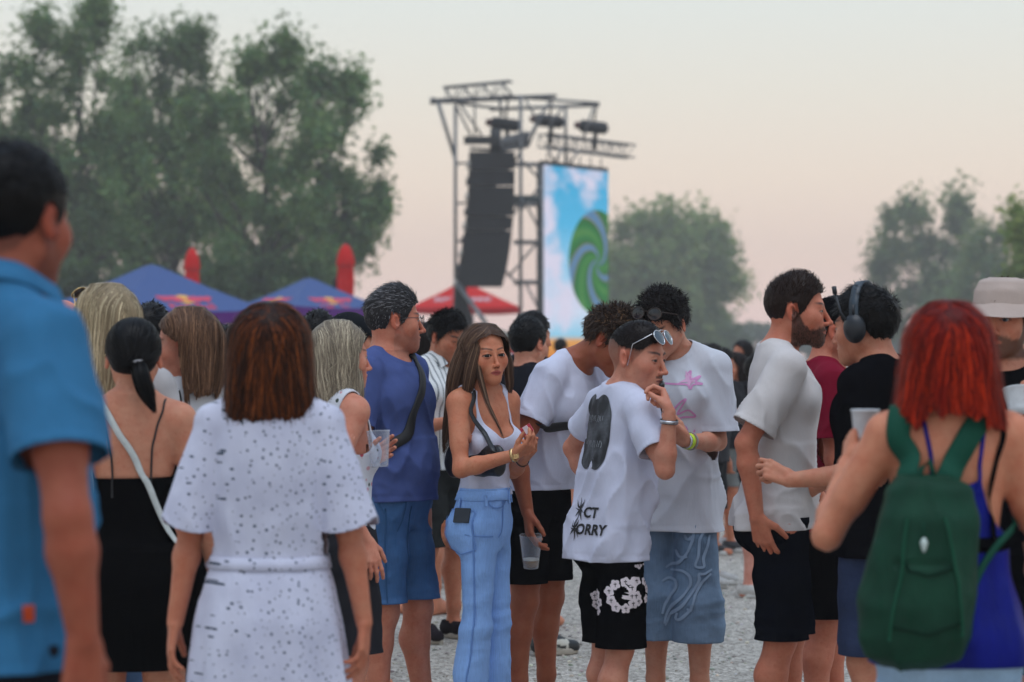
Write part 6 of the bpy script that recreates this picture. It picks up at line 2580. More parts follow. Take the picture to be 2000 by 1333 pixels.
def bearded_man():
    p = Human('bearded man in beige white t-shirt and dark shorts in profile', 1524, 543, 1.81, 93, 'm', girth=.93, lean=1, head=(80, 3, 0), skin=(200, 138, 114), neck_fwd=.045,
              face=dict(brow=lin(50, 34, 28), beard=.85, beardcol=lin(58, 40, 32), nose=1.1, hres=.003, open=.9),
              arms={'R': dict(wrist=(1478, 1010, -.20), elbow=(1400, 885, -.24), hdir=(1494, 1070, -.18), hpx=True, wpalm=(.55, .75, 0), curl=(22, 32, 20)),
                    'L': dict(out=4, fwd=10, bend=25)},
              feet={'L': (.10, -.09), 'R': (-.10, .04)})
    m = fabric('beige white cotton', lin(206, 200, 198), .25, .88, .03)
    sh, sv = p.legwear(fabric('navy black cloth', (.005, .006, .010), .25, 1.0, .06, 0, .35, 0.0), .95, .515, .006, (.086, .094, .096), .009, .006, 8, 'shorts')
    tee, tv = p.tee(m, .905, .80, .018, (.068, .076), (.088, -.02, .05), (.150, .116), .0, .009, 53)
    p.body()
    p.eyes((.05, .05, .045), (0, 0))
    p.shoes(plain('grey leather', (.25, .25, .26), .5), plain('white rubber', (.6, .6, .58), .7))
    # beard strands and hair
    p.short_hair((44, 31, 26), .018, .0045, .005, 3000, .018, .45, .25, 'up', 0, dict(up=.004), .3, .0018)
    p.hair_begin((58, 40, 31), .35)
    V, T, N = p.head_mesh

    def w(c):
        q = p.hloc(c)
        edge = np.interp(q[:, 1], [-.11, -.085, -.07, -.05, -.03, -.01, .01], [-.045, -.047, -.056, -.058, -.040, -.01, .01])
        lipz = (np.abs(q[:, 2] + .0675) < .0095) & (np.abs(q[:, 0]) < .026) & (q[:, 1] < -.075)
        return ((q[:, 2] < edge) & (q[:, 2] > -.122) & (q[:, 1] < .008) & ~lipz).astype(float)
    sd, Nn = p.sample(V, T, N, 2600, w)
    p.tufts(sd, Nn, lambda a, n: np.tile(p.Rh @ np.array([0, -.25, -1.0]), (len(a), 1)), .009, 3, .0014, .4, 0, .25)
    p.hair_end('beard')
    return p


def grey_man():
    p = Human('grey haired man with glasses in blue t-shirt and denim shorts', 772, 490, 1.785, 62, 'm', girth=1.08, lean=-2, head=(104, 2, 0), skin=(200, 142, 120), neck_fwd=.01,
              face=dict(brow=lin(70, 60, 56), belly=.75, nose=1.1, hres=.0034, beard=.25, beardcol=lin(110, 92, 86)),
              arms={'R': dict(wrist=(726, 964, -.06), elbow=(690, 885, -.20), hdir=(770, 1030, .04), hpx=True, wpalm=(.6, .6, 0)),
                    'L': dict(wrist=(800, 960, .18), elbow=(775, 880, .35), hdir=(815, 1010, .12), hpx=True, wpalm=(-.5, -.5, 0))},
              feet={'L': (.15, -.06), 'R': (-.10, .0)})
    m = fabric('blue heather cotton', lin(72, 86, 136), .3, .9, .12)
    dn = denim('mid blue denim', lin(52, 88, 130), .55)
    sh, sv = p.legwear(dn, 0.99, .545, .010, (.090, .084, .080), .009, .007, 9, 'shorts')
    tee, tv = p.tee(m, .945, .72, .018, (.072, .078), (.088, -.02, .05), (.160, .130), .010, .008, 63)
    p.body()
    p.eyes((.05, .06, .06), (0, 0))
    p.shoes(plain('grey leather', (.25, .25, .26), .5), plain('white rubber', (.6, .6, .58), .7))
    p.short_hair((50, 48, 50), .026, .008, .010, 3600, .026, .22, .18, 'back', .3, dict(up=.006), .35, .0020, hi=(138, 136, 138), hi_amt=.5, rough=.003)
    b = bvh_of(tv)
    bag = empty('sling_bag', p.world(p.px(740, 800, -.1)), p.theta)
    off = p.px(740, 800, -.1)
    tag(bag, 'black crossbody bag strap over the blue t-shirt of the grey haired man', 'bag')
    path = [p.T(.07, .06, .56), p.T(.085, -.02, .57), p.T(.06, -.10, .50), p.T(-.03, -.19, .38), p.T(-.13, -.17, .25), p.T(-.22, -.06, .16), p.T(-.18, .1, .14)]
    st = strap('strap', plain('black webbing', (.010, .010, .011), .7), b, path, .044, .004, .005, None, 48)
    st.parent = bag; st.data.transform(Matrix.Translation(Vector(-off)))
    # the flat pouch at his back
    c = p.T(-.10, .17, .16) - off
    V, Q, N = mesh_sdf([rc(c + np.array([-.07, -.01, -.03]), c + np.array([.07, .01, .03]), .05, .05, .02, .5, (0, 1, 0))], c - .2, c + .2, .01)
    obj('pouch', make_mesh('pouch', V, Q), plain('black nylon', (.012, .012, .014), .55, bump=.2), bag)
    glasses(p, 'thin framed spectacles worn by the grey haired man in the blue t-shirt', (0, -.106, .004), 0, plain('dark metal', (.08, .07, .07), .3, .8), clear_plastic('spectacle lens', (.98, 1, 1), .03, .92), .050, .036, .0014, False, 'spectacles', None, .009, .115, .006)
    sew = fabric('denim seam', lin(50, 84, 124), .3)
    sb = bvh_of(sv)
    decal('fly_seam', sew, sb, stroke2d([(0, .06), (.004, -.02), (-.008, -.07), (-.03, -.10)], .007), p.px(812, 990, -.2), p.Rz.T @ np.array([.75, .65, 0]), (0, 0, 1), sh, .003)
    decal('pocket_seam', sew, sb, stroke2d([(-.05, .06), (-.045, .02), (-.02, -.03)], .007), p.px(760, 990, -.2), p.Rz.T @ np.array([1, -.2, 0]), (0, 0, 1), sh, .003)
    for S in 'LR':
        hip, kn, an = p.leg[S]
        d = p.Rz.T @ np.array([.2, -1, 0])
        strap('side_seam', sew, sb, [hip + d * .2, (hip + kn) / 2 + d * .2, kn + d * .2 + np.array([0, 0, .06])], .006, .0015, .001, sh, 24)
    return p


def striped_guy():
    p = Human('dark haired man in white and grey striped button shirt looking down', 862, 368, 1.735, 42, 'm', girth=.98, head=(48, 16, 0), skin=(192, 138, 112), neck_fwd=.02, q=1.1,
              face=dict(brow=lin(22, 16, 15), open=.45, mustache=.25, beard=.18),
              arms={'R': dict(wrist=(884, 822, -.30), elbow=(824, 842, -.14), hdir=(910, 815, -.32), hpx=True, wpalm=(0, .2, 1)), 'L': dict(wrist=(905, 822, -.12), elbow=(915, 850, .2))},
              feet={'L': (.10, .0), 'R': (-.11, .0)})
    m, nt, bs = new_mat('striped shirting')
    co = coords(nt)
    sx = nd(nt, 'ShaderNodeSeparateXYZ'); nt.links.new(co, sx.inputs[0])
    ma = nd(nt, 'ShaderNodeMath', operation='SINE')
    mm = nd(nt, 'ShaderNodeMath', operation='MULTIPLY'); mm.inputs[1].default_value = 235
    nt.links.new(sx.outputs['X'], mm.inputs[0]); nt.links.new(mm.outputs[0], ma.inputs[0])
    col = ramp(nt, ma.outputs[0], [(.60, lin(228, 230, 230)), (.80, lin(128, 134, 138))])
    nt.links.new(col, bs.inputs['Base Color']); bs.inputs['Roughness'].default_value = .85
    sh, sv = p.legwear(fabric('charcoal denim', (.022, .025, .026), .3, .85, .3), .95, .50, .012, (.092, .094, .092), .010, .007, 10, 'shorts')
    tee, tv = p.tee(m, .905, .80, .026, (.074, .084), (.080, -.035, .05), (.164, .132), .012, .009, 73)
    # collar wings
    b = bvh_of(tv)
    for sg in (1, -1):
        strap('collar', m, None, [p.T(sg * .02, .075, .585), p.T(sg * .075, .02, .585), p.T(sg * .062, -.06, .552), p.T(sg * .05, -.085, .515)], .045, .003, parent=tee, n=14, ctr=p.T(0, 0, .50))
    p.body()
    p.eyes((.03, .02, .015), (0, -20))
    p.shoes(fabric('dark suede', (.016, .012, .016), .4), plain('cream rubber', lin(170, 160, 146), .7))
    p.short_hair((16, 12, 12), .030, .010, .011, 2600, .026, .5, .25, 'fwd', .2, dict(), .3, .0024, rough=.003)
    ph = empty('phone', p.world(p.fing['R']['palm']), p.theta)
    tag(ph, 'phone in the hands of the man in the striped shirt', 'phone')
    slab('phone_body', plain('black glass', (.01, .01, .012), .15), np.array([0, 0, .01]), np.array([1, 0, 0.]), np.array([0, .8, .5]), (.072, .145, .009), ph)
    return p


def black_tee_guy():
    p = Human('dark haired man in black t-shirt seen from behind, white and black sneaker', 1033, 385, 1.685, 128, 'm', girth=.95, head=(142, 4, 0), skin=(206, 160, 140), q=1.2, feet={'L': (.10, .04), 'R': (-.12, -.03)}, face=dict(brow=lin(20, 15, 14)))
    p.legwear(BLACK(), .90, .47, .014, (.09, .095, .094), .011, .006, 11, 'shorts')
    p.tee(fabric('dark navy cotton', (.010, .011, .017), .2, .9), .85, .8, .022, (.074, .082), (.082, -.02, .05), (.160, .128), .010, .008, 83)
    p.body(True)
    white, dark = np.array(lin(196, 192, 180)), np.array([.012, .014, .014])

    def sc(q):
        c = np.tile(white, (len(q), 1))
        d = (q[:, 1] < -.12) | (q[:, 1] > .045) | ((q[:, 2] > .085) & (q[:, 1] < .0)) | (q[:, 2] > .10)
        c[d] = dark
        # the curved side mark
        t = (q[:, 1] + .10) / .12
        zz = .045 + .040 * np.clip(t, 0, 1) ** 2
        mk = (np.abs(q[:, 2] - zz) < .010 * (1 - t * .8)) & (t > 0) & (t < 1)
        c[mk] = dark
        return c
    p.shoes(vcol_mat('two tone leather', .45), plain('cream rubber', lin(186, 180, 168), .7), sc, .095)
    for S in 'LR':
        hip, kn, an = p.leg[S]
        pr = [(.046, .06), (.047, .10), (.044, .135), (.046, .14), (.043, .14)]
        MB().lathe(pr, 20, (an[0], an[1], 0)).obj('sock', plain('white sock', (.55, .55, .56), .9), p.root, True)
    p.short_hair((12, 10, 10), .022, .009, .011, 2200, .018, .4, .25, 'fwd', .1, dict(), .3, .0024, rough=.002)


def maroon_man():
    p = Human('man in maroon t-shirt standing behind the bearded man', 1620, 505, 1.735, 88, 'm', girth=1.1, head=(84, 4, 0), skin=(204, 142, 120), q=1.2, neck_fwd=.02, face=dict(brow=lin(40, 28, 24), beard=.3),
              feet={'L': (.1, -.05), 'R': (-.1, .05)})
    p.legwear(BLACK(), .92, .52, .014, (.092, .096, .096), .011, .006, 12, 'shorts')
    p.tee(fabric('maroon cotton', lin(122, 16, 42), .25, .9), .85, .75, .022, (.074, .082), (.092, -.022, .05), (.166, .134), .010, .008, 93)
    p.body()
    p.eyes()
    p.short_hair((30, 24, 22), .016, .006, .007, 1600, .014, .4, .2, 'fwd', 0, dict(), .3, .0022)
    # flat black cap band at the brow
    cap = [p.hell((0, .010, .046), (.086, .104, .082), .01)]
    cut = [lambda V: .040 - p.hloc(V)[:, 2]]
    p.garment('cap', cap, cut, BLACK(), .008, None, cover=False)


def headset_man():
    p = Human('man in black t-shirt wearing a big black headset, seen from behind', 1712, 575, 1.745, 238, 'm', girth=1.0, head=(238, 6, 0), skin=(196, 146, 122), neck_fwd=.035, face=dict(brow=lin(28, 20, 18)),
              arms={'L': dict(wrist=(1545, 938, -.12), elbow=(1700, 990, -.15), hdir=(1488, 912, -.10), hpx=True, wpalm=(.2, .6, -.4), curl=(55, 75, 45), thumb=(.7, .3, .6)), 'R': dict(out=8, fwd=25, bend=40)})
    p.legwear(denim('dark navy denim', lin(34, 46, 74), .4), .92, .52, .014, (.092, .088, .086), .010, .006, 13, 'shorts')
    tee, tv = p.tee(fabric('faded black cotton', (.0045, .0045, .006), .25, 1.0, .06, 0, .35, 0.0), .85, .80, .024, (.076, .086), (.086, -.015, .05), (.162, .13), .010, .008, 103)
    p.body()
    p.eyes()
    p.short_hair((20, 17, 16), .024, .011, .014, 3000, .026, .35, .22, 'fwd', .1, dict(nape=.006), .35, .0022, rough=.003)
    hs = empty('headset', p.world(p.Ho), p.theta)
    tag(hs, 'large black over ear headset with raised boom on the man in black', 'headphones')
    H = lambda x, y, z: p.Rh @ (np.array([x, y, z]) * p.hs)
    blk = plain('matt black plastic', lin(26, 30, 36), .45)
    arc = [H(.092 * math.sin(a) * (1.04 if abs(a) > 1 else 1), .010, .022 + .122 * math.cos(a)) for a in np.linspace(-1.75, 1.75, 26)]
    m = MB()
    V, F = [], []
    for i, q in enumerate(arc):
        t = unit(arc[min(i + 1, 25)] - arc[max(i - 1, 0)]); s_ = unit(H(0, 1, 0)); n = np.cross(t, s_)
        for dx, dz in ((-.016, -.005), (.016, -.005), (.016, .006), (-.016, .006)):
            V.append(q + s_ * dx + n * dz)
    for i in range(25):
        for j in range(4):
            F.append((i * 4 + j, i * 4 + (j + 1) % 4, i * 4 + 4 + (j + 1) % 4, i * 4 + 4 + j))
    m.add(V, F).obj('headband', plain('blue grey plastic', lin(44, 56, 66), .4), hs, True)
    for sg in (1, -1):
        c = H(sg * .094, .006, -.006)
        P = [ell(c, np.array([.020, .038, .048]) * p.hs, p.Rh, .01), ell(c + H(sg * .012, 0, 0), np.array([.016, .028, .036]) * p.hs, p.Rh, .01)]
        V, Q, N = mesh_sdf(P, c - .07, c + .07, .005)
        obj('ear_cup', make_mesh('ear_cup', V, Q), blk, hs)
        P = [ell(H(sg * .080, .006, -.006), np.array([.014, .034, .044]) * p.hs, p.Rh, .01)]
        V, Q, N = mesh_sdf(P, c - .08, c + .08, .006)
        obj('ear_pad', make_mesh('ear_pad', V, Q), plain('black leatherette', (.012, .012, .013), .6), hs)
        MB().tube([H(sg * .098, .010, .035), H(sg * .097, .010, .07)], .006, 8).obj('slider', blk, hs, True)
    MB().tube([H(.106, .0, .0), H(.108, -.03, .05), H(.104, -.045, .115)], [.004, .004, .005], 8).obj('boom', blk, hs, True)
    MB().tube([H(.104, -.045, .110), H(.103, -.047, .135)], [.008, .008], 10).obj('microphone', blk, hs, True)
    return p


def hat_man():
    p = Human('bearded man in beige bucket hat and black t-shirt', 1962, 600, 1.765, -14, 'm', girth=1.05, head=(-26, 2, 0), skin=(200, 148, 124), q=1.1, face=dict(brow=lin(60, 42, 30), beard=.85, beardcol=lin(74, 50, 36)),
              arms={'R': dict(wrist=(2010, 830, -.28), elbow=(1960, 930, -.1), hdir=(1988, 770, -.32), hpx=True, wpalm=(.6, -.3, .3), curl=(40, 50, 30)), 'L': dict(out=10, fwd=5, bend=20)})
    p.legwear(BLACK(), .93, .5, .014, (.092, .092, .09), .011, .006, 14, 'shorts')
    p.tee(BLACK(), .88, .8, .022, (.076, .084), (.088, -.02, .05), (.164, .13), .010, .008, 113)
    p.body()
    p.eyes((.10, .14, .18), (-10, 0))
    p.short_hair((70, 52, 40), .010, .006, .007, 1000, .014, .4, .2, 'fwd')
    be = fabric('beige twill', lin(186, 168, 158), .3, .9)
    crown = loft(p.Ho, p.Rh, np.array([.02, .05, .09, .118, .128]) * p.hs, np.array([.092, .090, .084, .070, .04]) * p.hs, np.array([.108, .106, .098, .080, .045]) * p.hs, np.array([.014, .014, .014, .014, .014]) * p.hs, 2.3, .02)
    cr, _ = p.garment('bucket_hat', [crown], [lambda V: .046 - p.hloc(V)[:, 2]], be, .007, lambda V, N: folds(V, 61, .004, (12, 12, 12), 20), cover=False)
    # sloping brim
    V, F = [], []
    n = 48
    for i in range(n):
        a = 2 * math.pi * i / n
        for t in np.linspace(0, 1, 5):
            r = .0905 + .045 * t
            z = .052 - .040 * t - .004 * math.sin(3 * a) * t
            V.append(p.h2l(r * math.sin(a), .014 + (r + .016) * -math.cos(a), z))
    for i in range(n):
        for j in range(4):
            F.append((i * 5 + j, ((i + 1) % n) * 5 + j, ((i + 1) % n) * 5 + j + 1, i * 5 + j + 1))
    MB().add(V, F).obj('brim', be, cr, True)
    cup('white cup at the lips of the man in the bucket hat', p.world(p.px(1990, 812, -.34)), (-.1, .3, 1), .09, .028, .038, plain('white plastic', (.62, .64, .66), .35))
    return p


def dress_woman():
    p = Human('woman in white dress with small dark flowers, auburn bob, seen from behind', 528, 754, 1.655, 180, 'f', girth=1.06, head=(180, 4, 0), skin=(196, 138, 112),
              arms={'L': dict(wrist=(338, 1238, -.04), elbow=(345, 1060, .05), hdir=(326, 1330, -.05), hpx=True, wpalm=(1, .2, 0), curl=(14, 22, 14)), 'R': dict(wrist=(716, 1242, -.04), elbow=(712, 1060, .05), hdir=(708, 1330, -.06), hpx=True, wpalm=(-1, .2, 0), curl=(20, 28, 18))})
    k = p.k
    m, nt, bs = new_mat('floral white dress')
    co = coords(nt)
    vo = nd(nt, 'ShaderNodeTexVoronoi', voronoi_dimensions='2D', feature='F1')
    vo.inputs['Scale'].default_value = 42
    vo.inputs['Randomness'].default_value = 1.0
    sp = nd(nt, 'ShaderNodeSeparateXYZ'); cb = nd(nt, 'ShaderNodeCombineXYZ')
    nt.links.new(co, sp.inputs[0])
    ad = nd(nt, 'ShaderNodeMath', operation='MULTIPLY_ADD'); ad.inputs[1].default_value = .8
    nt.links.new(sp.outputs['Y'], ad.inputs[0]); nt.links.new(sp.outputs['X'], ad.inputs[2])
    nt.links.new(ad.outputs[0], cb.inputs[0]); nt.links.new(sp.outputs['Z'], cb.inputs[1])
    nt.links.new(cb.outputs[0], vo.inputs['Vector'])
    wh = nd(nt, 'ShaderNodeTexWhiteNoise', noise_dimensions='3D')
    nt.links.new(vo.outputs['Color'], wh.inputs['Vector'])
    th = nd(nt, 'ShaderNodeMath', operation='MULTIPLY_ADD'); th.inputs[1].default_value = .12; th.inputs[2].default_value = .045
    nt.links.new(wh.outputs['Value'], th.inputs[0])
    ls = nd(nt, 'ShaderNodeMath', operation='LESS_THAN')
    nt.links.new(vo.outputs['Distance'], ls.inputs[0]); nt.links.new(th.outputs[0], ls.inputs[1])
    base = ramp(nt, noise(nt, co, 9, 3), [(.3, lin(190, 191, 210)), (.7, lin(208, 209, 226))])
    dot = mixcol(nt, wh.outputs['Value'], lin4(22, 30, 44), lin4(66, 78, 94))
    nt.links.new(mixcol(nt, ls.outputs[0], base, dot), bs.inputs['Base Color'])
    bs.inputs['Roughness'].default_value = .85
    bs.inputs['Specular IOR Level'].default_value = .2
    add_bump(nt, bs, noise(nt, coords(nt, scale=(1, 1, .3)), 30, 3), .3, .02)
    zz = np.array([.40, .55, .70, .85, .95, 1.0, 1.04, 1.12, 1.22, 1.30, 1.36, 1.41, 1.45, 1.48])
    A = np.array([.245, .225, .205, .186, .166, .148, .150, .154, .152, .148, .136, .108, .066, .05])
    B = np.array([.23, .205, .185, .165, .140, .118, .120, .130, .132, .125, .108, .086, .062, .045])
    C = np.array([.02, .02, .02, .02, .015, .01, .006, .0, .0, .002, .01, .018, .022, .024])
    P = [loft((0, 0, 0), np.eye(3), zz, A, B, C, 2.2, .05)]
    q0 = p.top_prims(.012, None, .97, (.060, .088), .9)
    P += q0[1:]
    for q_ in P[1:]:
        if q_.k == .022:
            q_.k = .010
    cuts = [lambda q: .43 - q[:, 2], lambda q: .086 - np.linalg.norm(q - (p.nb + np.array([0, .0, .052])), axis=1)]
    for S in p.slv:
        sh, u, L, f0 = p.slv[S]

        def g(q, sh=sh, u=u, L=L, f0=f0, P0=P[0]):
            t = (q - sh) @ u - L + .012 * np.sin(q[:, 1] * 40)
            return np.where(f0(q.astype(f32)) < P0.f(q.astype(f32)), t, -.05)
        cuts.append(g)

    def wr(V, N):
        a = np.arctan2(V[:, 0], V[:, 1])
        z = V[:, 2]
        d = .007 * np.sin(a * 11 + 2 * vnoise(V * 3, 2)) * (1 - sstep(.7, 1.0, z)) + folds(V, 71, .005, (9, 9, 3), 8)
        d += folds(V, 75, .008, (14, 14, 7), 30) * np.exp(-((z - 1.06) / .08) ** 2) + folds(V, 79, .006, (16, 16, 5), -6) * (np.abs(V[:, 0]) > .17)
        return d
    dr, dv = p.garment('dress', P, cuts, m, .009, wr, bands=[(.014, .018, -.001)])
    b = bvh_of(dv)
    ring = [np.array([.160 * math.sin(a), -.13 * math.cos(a) + .01, 1.0]) for a in np.linspace(0, 2 * math.pi, 33)]
    strap('belt', m, b, ring, .034, .004, .003, dr, 70)
    p.body(True)
    w = plain('small tag', (.7, .7, .7), .6)
    long_hair(p, (46, 22, 11), [-.36, -.20, -.165, -.12, -.06, 0, .05, .10, .118], [.105, .112, .116, .115, .110, .105, .098, .07, .035], [.06, .085, .095, .105, .110, .110, .104, .07, .035], [.035, .033, .03, .026, .022, .020, .018, .016, .012],
              -.02, 5200, .15, .0026, .45, (140, 72, 32), .42, .08, 0, .0, bottom=-.172, tail=.025, wob=.03, off=(-.001, .004), thick=.014, tone=.7)
    p.hair_end()
    return p


def black_dress_woman():
    p = Human('woman in black slip dress with bare back and low dark ponytail', 262, 650, 1.635, 183, 'f', girth=.98, head=(186, 6, 0), skin=(204, 156, 132), q=1.0, arms={'L': dict(out=12, fwd=0, bend=10), 'R': dict(out=14, fwd=0, bend=18)})
    P = p.top_prims(.006, None, None, hemz=.5)
    zs = np.array([.52, .62, .75, .88, .95]); 
    P.append(loft((0, 0, 0), np.eye(3), zs, np.array([.165, .170, .182, .178, .16]), np.array([.12, .128, .14, .138, .12]), np.array([.02, .02, .025, .025, .02]), 2.3, .05))
    for S, sg in (('L', 1), ('R', -1)):
        P.append(ell(p.T(sg * .082 * p.k, .085 * p.k, -.065 * p.k), np.array([.082, .072, .092]) * p.k, None, .05))
    cuts = [lambda q: .596 - q[:, 2], lambda q: q[:, 2] - (1.172 + .05 * np.clip(-q[:, 1] / .1, -.2, 1) + .02 * q[:, 0] * -1)]
    dr, dv = p.garment('dress', P, cuts, fabric('black jersey', (.0035, .0035, .004), .15, 1.0, .06, 0, .35, 0.0), .008, lambda V, N: folds(V, 91, .004, (6, 6, 14), 10))
    p.body()
    b = bvh_of(dv, p.body_vt)
    blk = plain('black strap', (.01, .01, .011), .6)
    for sg in (1, -1):
        strap('dress_strap', blk, b, [p.T(sg * .085, .16, .22), p.T(sg * .085, .17, .33), p.T(sg * .095, .12, .44), p.T(sg * .10, .05, .52), p.T(sg * .09, -.1, .42)], .006, .002, .002, dr, 36)
    bag = empty('bag_strap', p.world(p.T(0, .12, .35)), p.theta)
    tag(bag, 'white grey bag strap across the bare back of the woman in black', 'strap')
    off = p.T(0, .12, .35)
    st = strap('band', plain('grey white webbing', lin(196, 200, 196), .7), b, [p.T(.10, -.06, .50), p.T(.108, .03, .535), p.T(.07, .16, .44), p.T(-.02, .19, .32), p.T(-.10, .17, .22), p.T(-.17, .1, .12)], .020, .003, .003, None, 44)
    st.parent = bag; st.data.transform(Matrix.Translation(Vector(-off)))
    # smooth hair pulled to a low tail
    p.hair_begin((15, 14, 15), .3)
    knot = p.h2l(.0, .118, -.038)
    PP = [p.hell((0, .016, .030), (.084, .103, .093), .02), p.hell((0, .06, -.02), (.060, .052, .04), .03)]

    def cut(V):
        q = p.hloc(V)
        return np.interp(q[:, 1], [-.11, -.07, -.045, -.02, .0, .028, .05, .09], [.075, .068, .04, .02, .035, .03, -.045, -.06]) - q[:, 2]
    V, T, N = p.shell(PP, cut, .006, .0008, tone=.8)
    sd, Nn = p.sample(V, T, N, 2600)
    p.flow(PP, sd, lambda a, n: knot - a, .07, 5, .0022, (0, .002), .01)
    kx = p.px(275, 722, -.10)
    p.lock([p.px(268, 705, -.06), p.px(272, 722, -.11), p.px(276, 745, -.13), p.px(290, 775, -.12), p.px(304, 806, -.11)], [.018, .026, .026, .022, .006], 520, .0024, .003, 1, flat=.8)
    p.hair_end()
    tie = empty('hair_tie', p.world(p.px(266, 711, -.10)), p.theta)
    obj('hair_tie', MB().lathe([(.022, -.006), (.028, 0), (.022, .006), (.018, 0), (.022, -.006)], 20, p.px(268, 712, -.085), np.array(Vector((0, 0, 1)).rotation_difference(Vector(unit(p.px(274, 735, -.1) - p.px(268, 708, -.08)))).to_matrix())).mesh('hair_tie', True), plain('grey silk', (.35, .34, .36), .3), p.root)
    bpy.data.objects.remove(tie)
    MB().tube([p.h2l(.085, .05, -.004), p.h2l(.083, .066, .004)], .0018, 6).obj('hair_pin', plain('gold', (.75, .52, .25), .25, 1.0), p.root, True)
    return p


def polo_man():
    p = Human('tall man in turquoise blue polo shirt in the left foreground, seen from behind', 4, 1080, 1.915, 130, 'm', girth=.95, head=(156, 3, 0), skin=(160, 96, 74), neck_fwd=.035, face=dict(brow=lin(28, 20, 18), beard=.35, hres=.004, scalp=.5),
              arms={'R': dict(wrist=(163, 1248, -.24), elbow=(132, 1010, -.26), force=True, hdir=(160, 1340, -.24), hpx=True, wpalm=(-.6, .7, 0), curl=(14, 20, 14)), 'L': dict(out=8, fwd=8, bend=20)})
    m = fabric('turquoise pique', lin(54, 112, 152), .5, .85, .08)
    p.legwear(fabric('dark navy twill', (.012, .014, .022), .3, .85), 1.03, .04, .010, (.092, .082, .075), .012, .006, 15, 'trousers')
    tee, tv = p.tee(m, .985, .66, .020, (.072, .078), (.084, -.02, .055), (.158, .130), .012, .010, 123)
    for sg in (1, -1):
        strap('collar', m, None, [p.T(*(np.array(q) * p.k)) for q in ((sg * .002, .100, .592), (sg * .055, .080, .598), (sg * .088, .010, .59), (sg * .06, -.075, .55))], .060, .004, parent=tee, n=16, ctr=p.T(0, .01, .54))
    p.body()
    b = bvh_of(tv)
    decal('side_tag', plain('orange tag', lin(206, 74, 22), .6), b, grid2d([(-.009, -.014), (.009, -.014), (.009, .014), (-.009, .014)], .006), p.px(52, 1204, -.2), p.Rz.T @ np.array([1, .1, 0]), (0, 0, 1), tee, .003)
    p.short_hair((14, 11, 10), .012, .0075, .009, 4200, .016, .35, .2, 'fwd', .1, dict(up=.01), .3, .002, bare=lambda q: .016 - np.sqrt(((q[:, 0] - .0) / 1.2) ** 2 + (q[:, 1] - .035) ** 2 + ((q[:, 2] - .115) * .5) ** 2) - .006)
    return p


def blond_woman():
    p = Human('woman with long straight blond hair and sunglasses on top of her head', 212, 622, 1.745, 205, 'f', girth=1.0, head=(228, 4, 0), skin=(206, 150, 128), q=1.2, hand_q=False)
    p.legwear(denim('washed denim', lin(72, 98, 132), .9), .97, .05, .015, (.095, .07, .075), .012, .005, 16, 'jeans')
    p.tee(fabric('pale top', lin(180, 176, 176), .2), .9, .5, .02, (.075, .08), (.08, -.02, .05), (.14, .11), .0, .006, 131)
    p.body()
    p.eyes()
    long_hair(p, (152, 134, 106), [-.48, -.34, -.22, -.12, -.06, 0, .05, .10, .118], [.06, .075, .086, .094, .096, .095, .09, .066, .035], [.04, .055, .07, .088, .096, .102, .098, .066, .035], [.085, .075, .06, .04, .03, .022, .018, .014, .012],
              -.02, 3600, .22, .0026, .3, (214, 196, 160), .5, .08, 0, .0, bottom=-.38, wob=.02)
    p.hair_end()
    glasses(p, 'gold framed sunglasses on the head of the blond woman', (0, -.075, .108), -50, plain('gold', (.75, .52, .25), .25, 1.0), plain('brown lens', (.03, .02, .015), .1), .054, .046, .0018, False, 'sunglasses', None, .008, .12, .04, .01)
    return p


def brown_bob_woman():
    p = Human('woman with brown bob in white tank top with black stripes, face turned left', 378, 600, 1.675, 212, 'f', girth=1.0, head=(266, 6, 0), skin=(208, 156, 136), q=1.15, hand_q=False, face=dict(brow=lin(60, 44, 36)))
    k = p.k
    m, nt, bs = new_mat('striped tank')
    co = coords(nt)
    nt.links.new(ramp(nt, noise(nt, co, 20), [(.3, lin(206, 206, 210)), (.7, lin(216, 216, 220))]), bs.inputs['Base Color'])
    bs.inputs['Roughness'].default_value = .85
    P = p.top_prims(.010, None, None, hemz=.90)
    sho = []
    for S in 'LR':
        sg = 1 if S == 'L' else -1
        c = p.T(sg * (p.sw + .035), -.005, .44 * k)
        sho.append(lambda q, c=c: .086 * k - np.linalg.norm(((q - c) @ p.RT) * np.array([1, .85, .62]), axis=1))
    c2 = p.T(0, .0, .56 * k)
    tp, tv = p.garment('tank_top', P, [lambda q: .92 - q[:, 2], lambda q: .088 * k - np.linalg.norm(q - c2, axis=1)] + sho, m, .008, lambda V, N: folds(V, 141, .003, (9, 9, 9), 20), bands=[(-.001, .01, .001)])
    p.legwear(BLACK(), .97, .05, .015, (.095, .07, .075), .012, .005, 17, 'trousers')
    p.body()
    p.eyes()
    b = bvh_of(tv)
    for o_ in (.004, .016):
        for S in 'LR':
            sg = 1 if S == 'L' else -1
            pts = [p.T(sg * (p.sw - .052 - o_), .12, .30), p.T(sg * (p.sw - .050 - o_), .10, .40), p.T(sg * (p.sw - .058 - o_), .05, .50), p.T(sg * (p.sw - .058 - o_), .0, .53), p.T(sg * (p.sw - .05 - o_), -.08, .44)]
            strap('stripe', BLACK(), b, pts, .006, .001, .0015, tp, 24)
    long_hair(p, (88, 63, 48), [-.30, -.17, -.135, -.09, -.04, 0, .05, .10, .118], [.075, .09, .098, .102, .100, .098, .092, .066, .035], [.06, .08, .092, .102, .106, .106, .100, .066, .035], [.03, .028, .026, .022, .02, .018, .016, .014, .012],
              -.004, 3800, .15, .0024, .3, (150, 112, 84), .4, .08, 0, .0, bottom=-.145, wob=.02, off=(-.001, .004))
    p.hair_end()
    return p


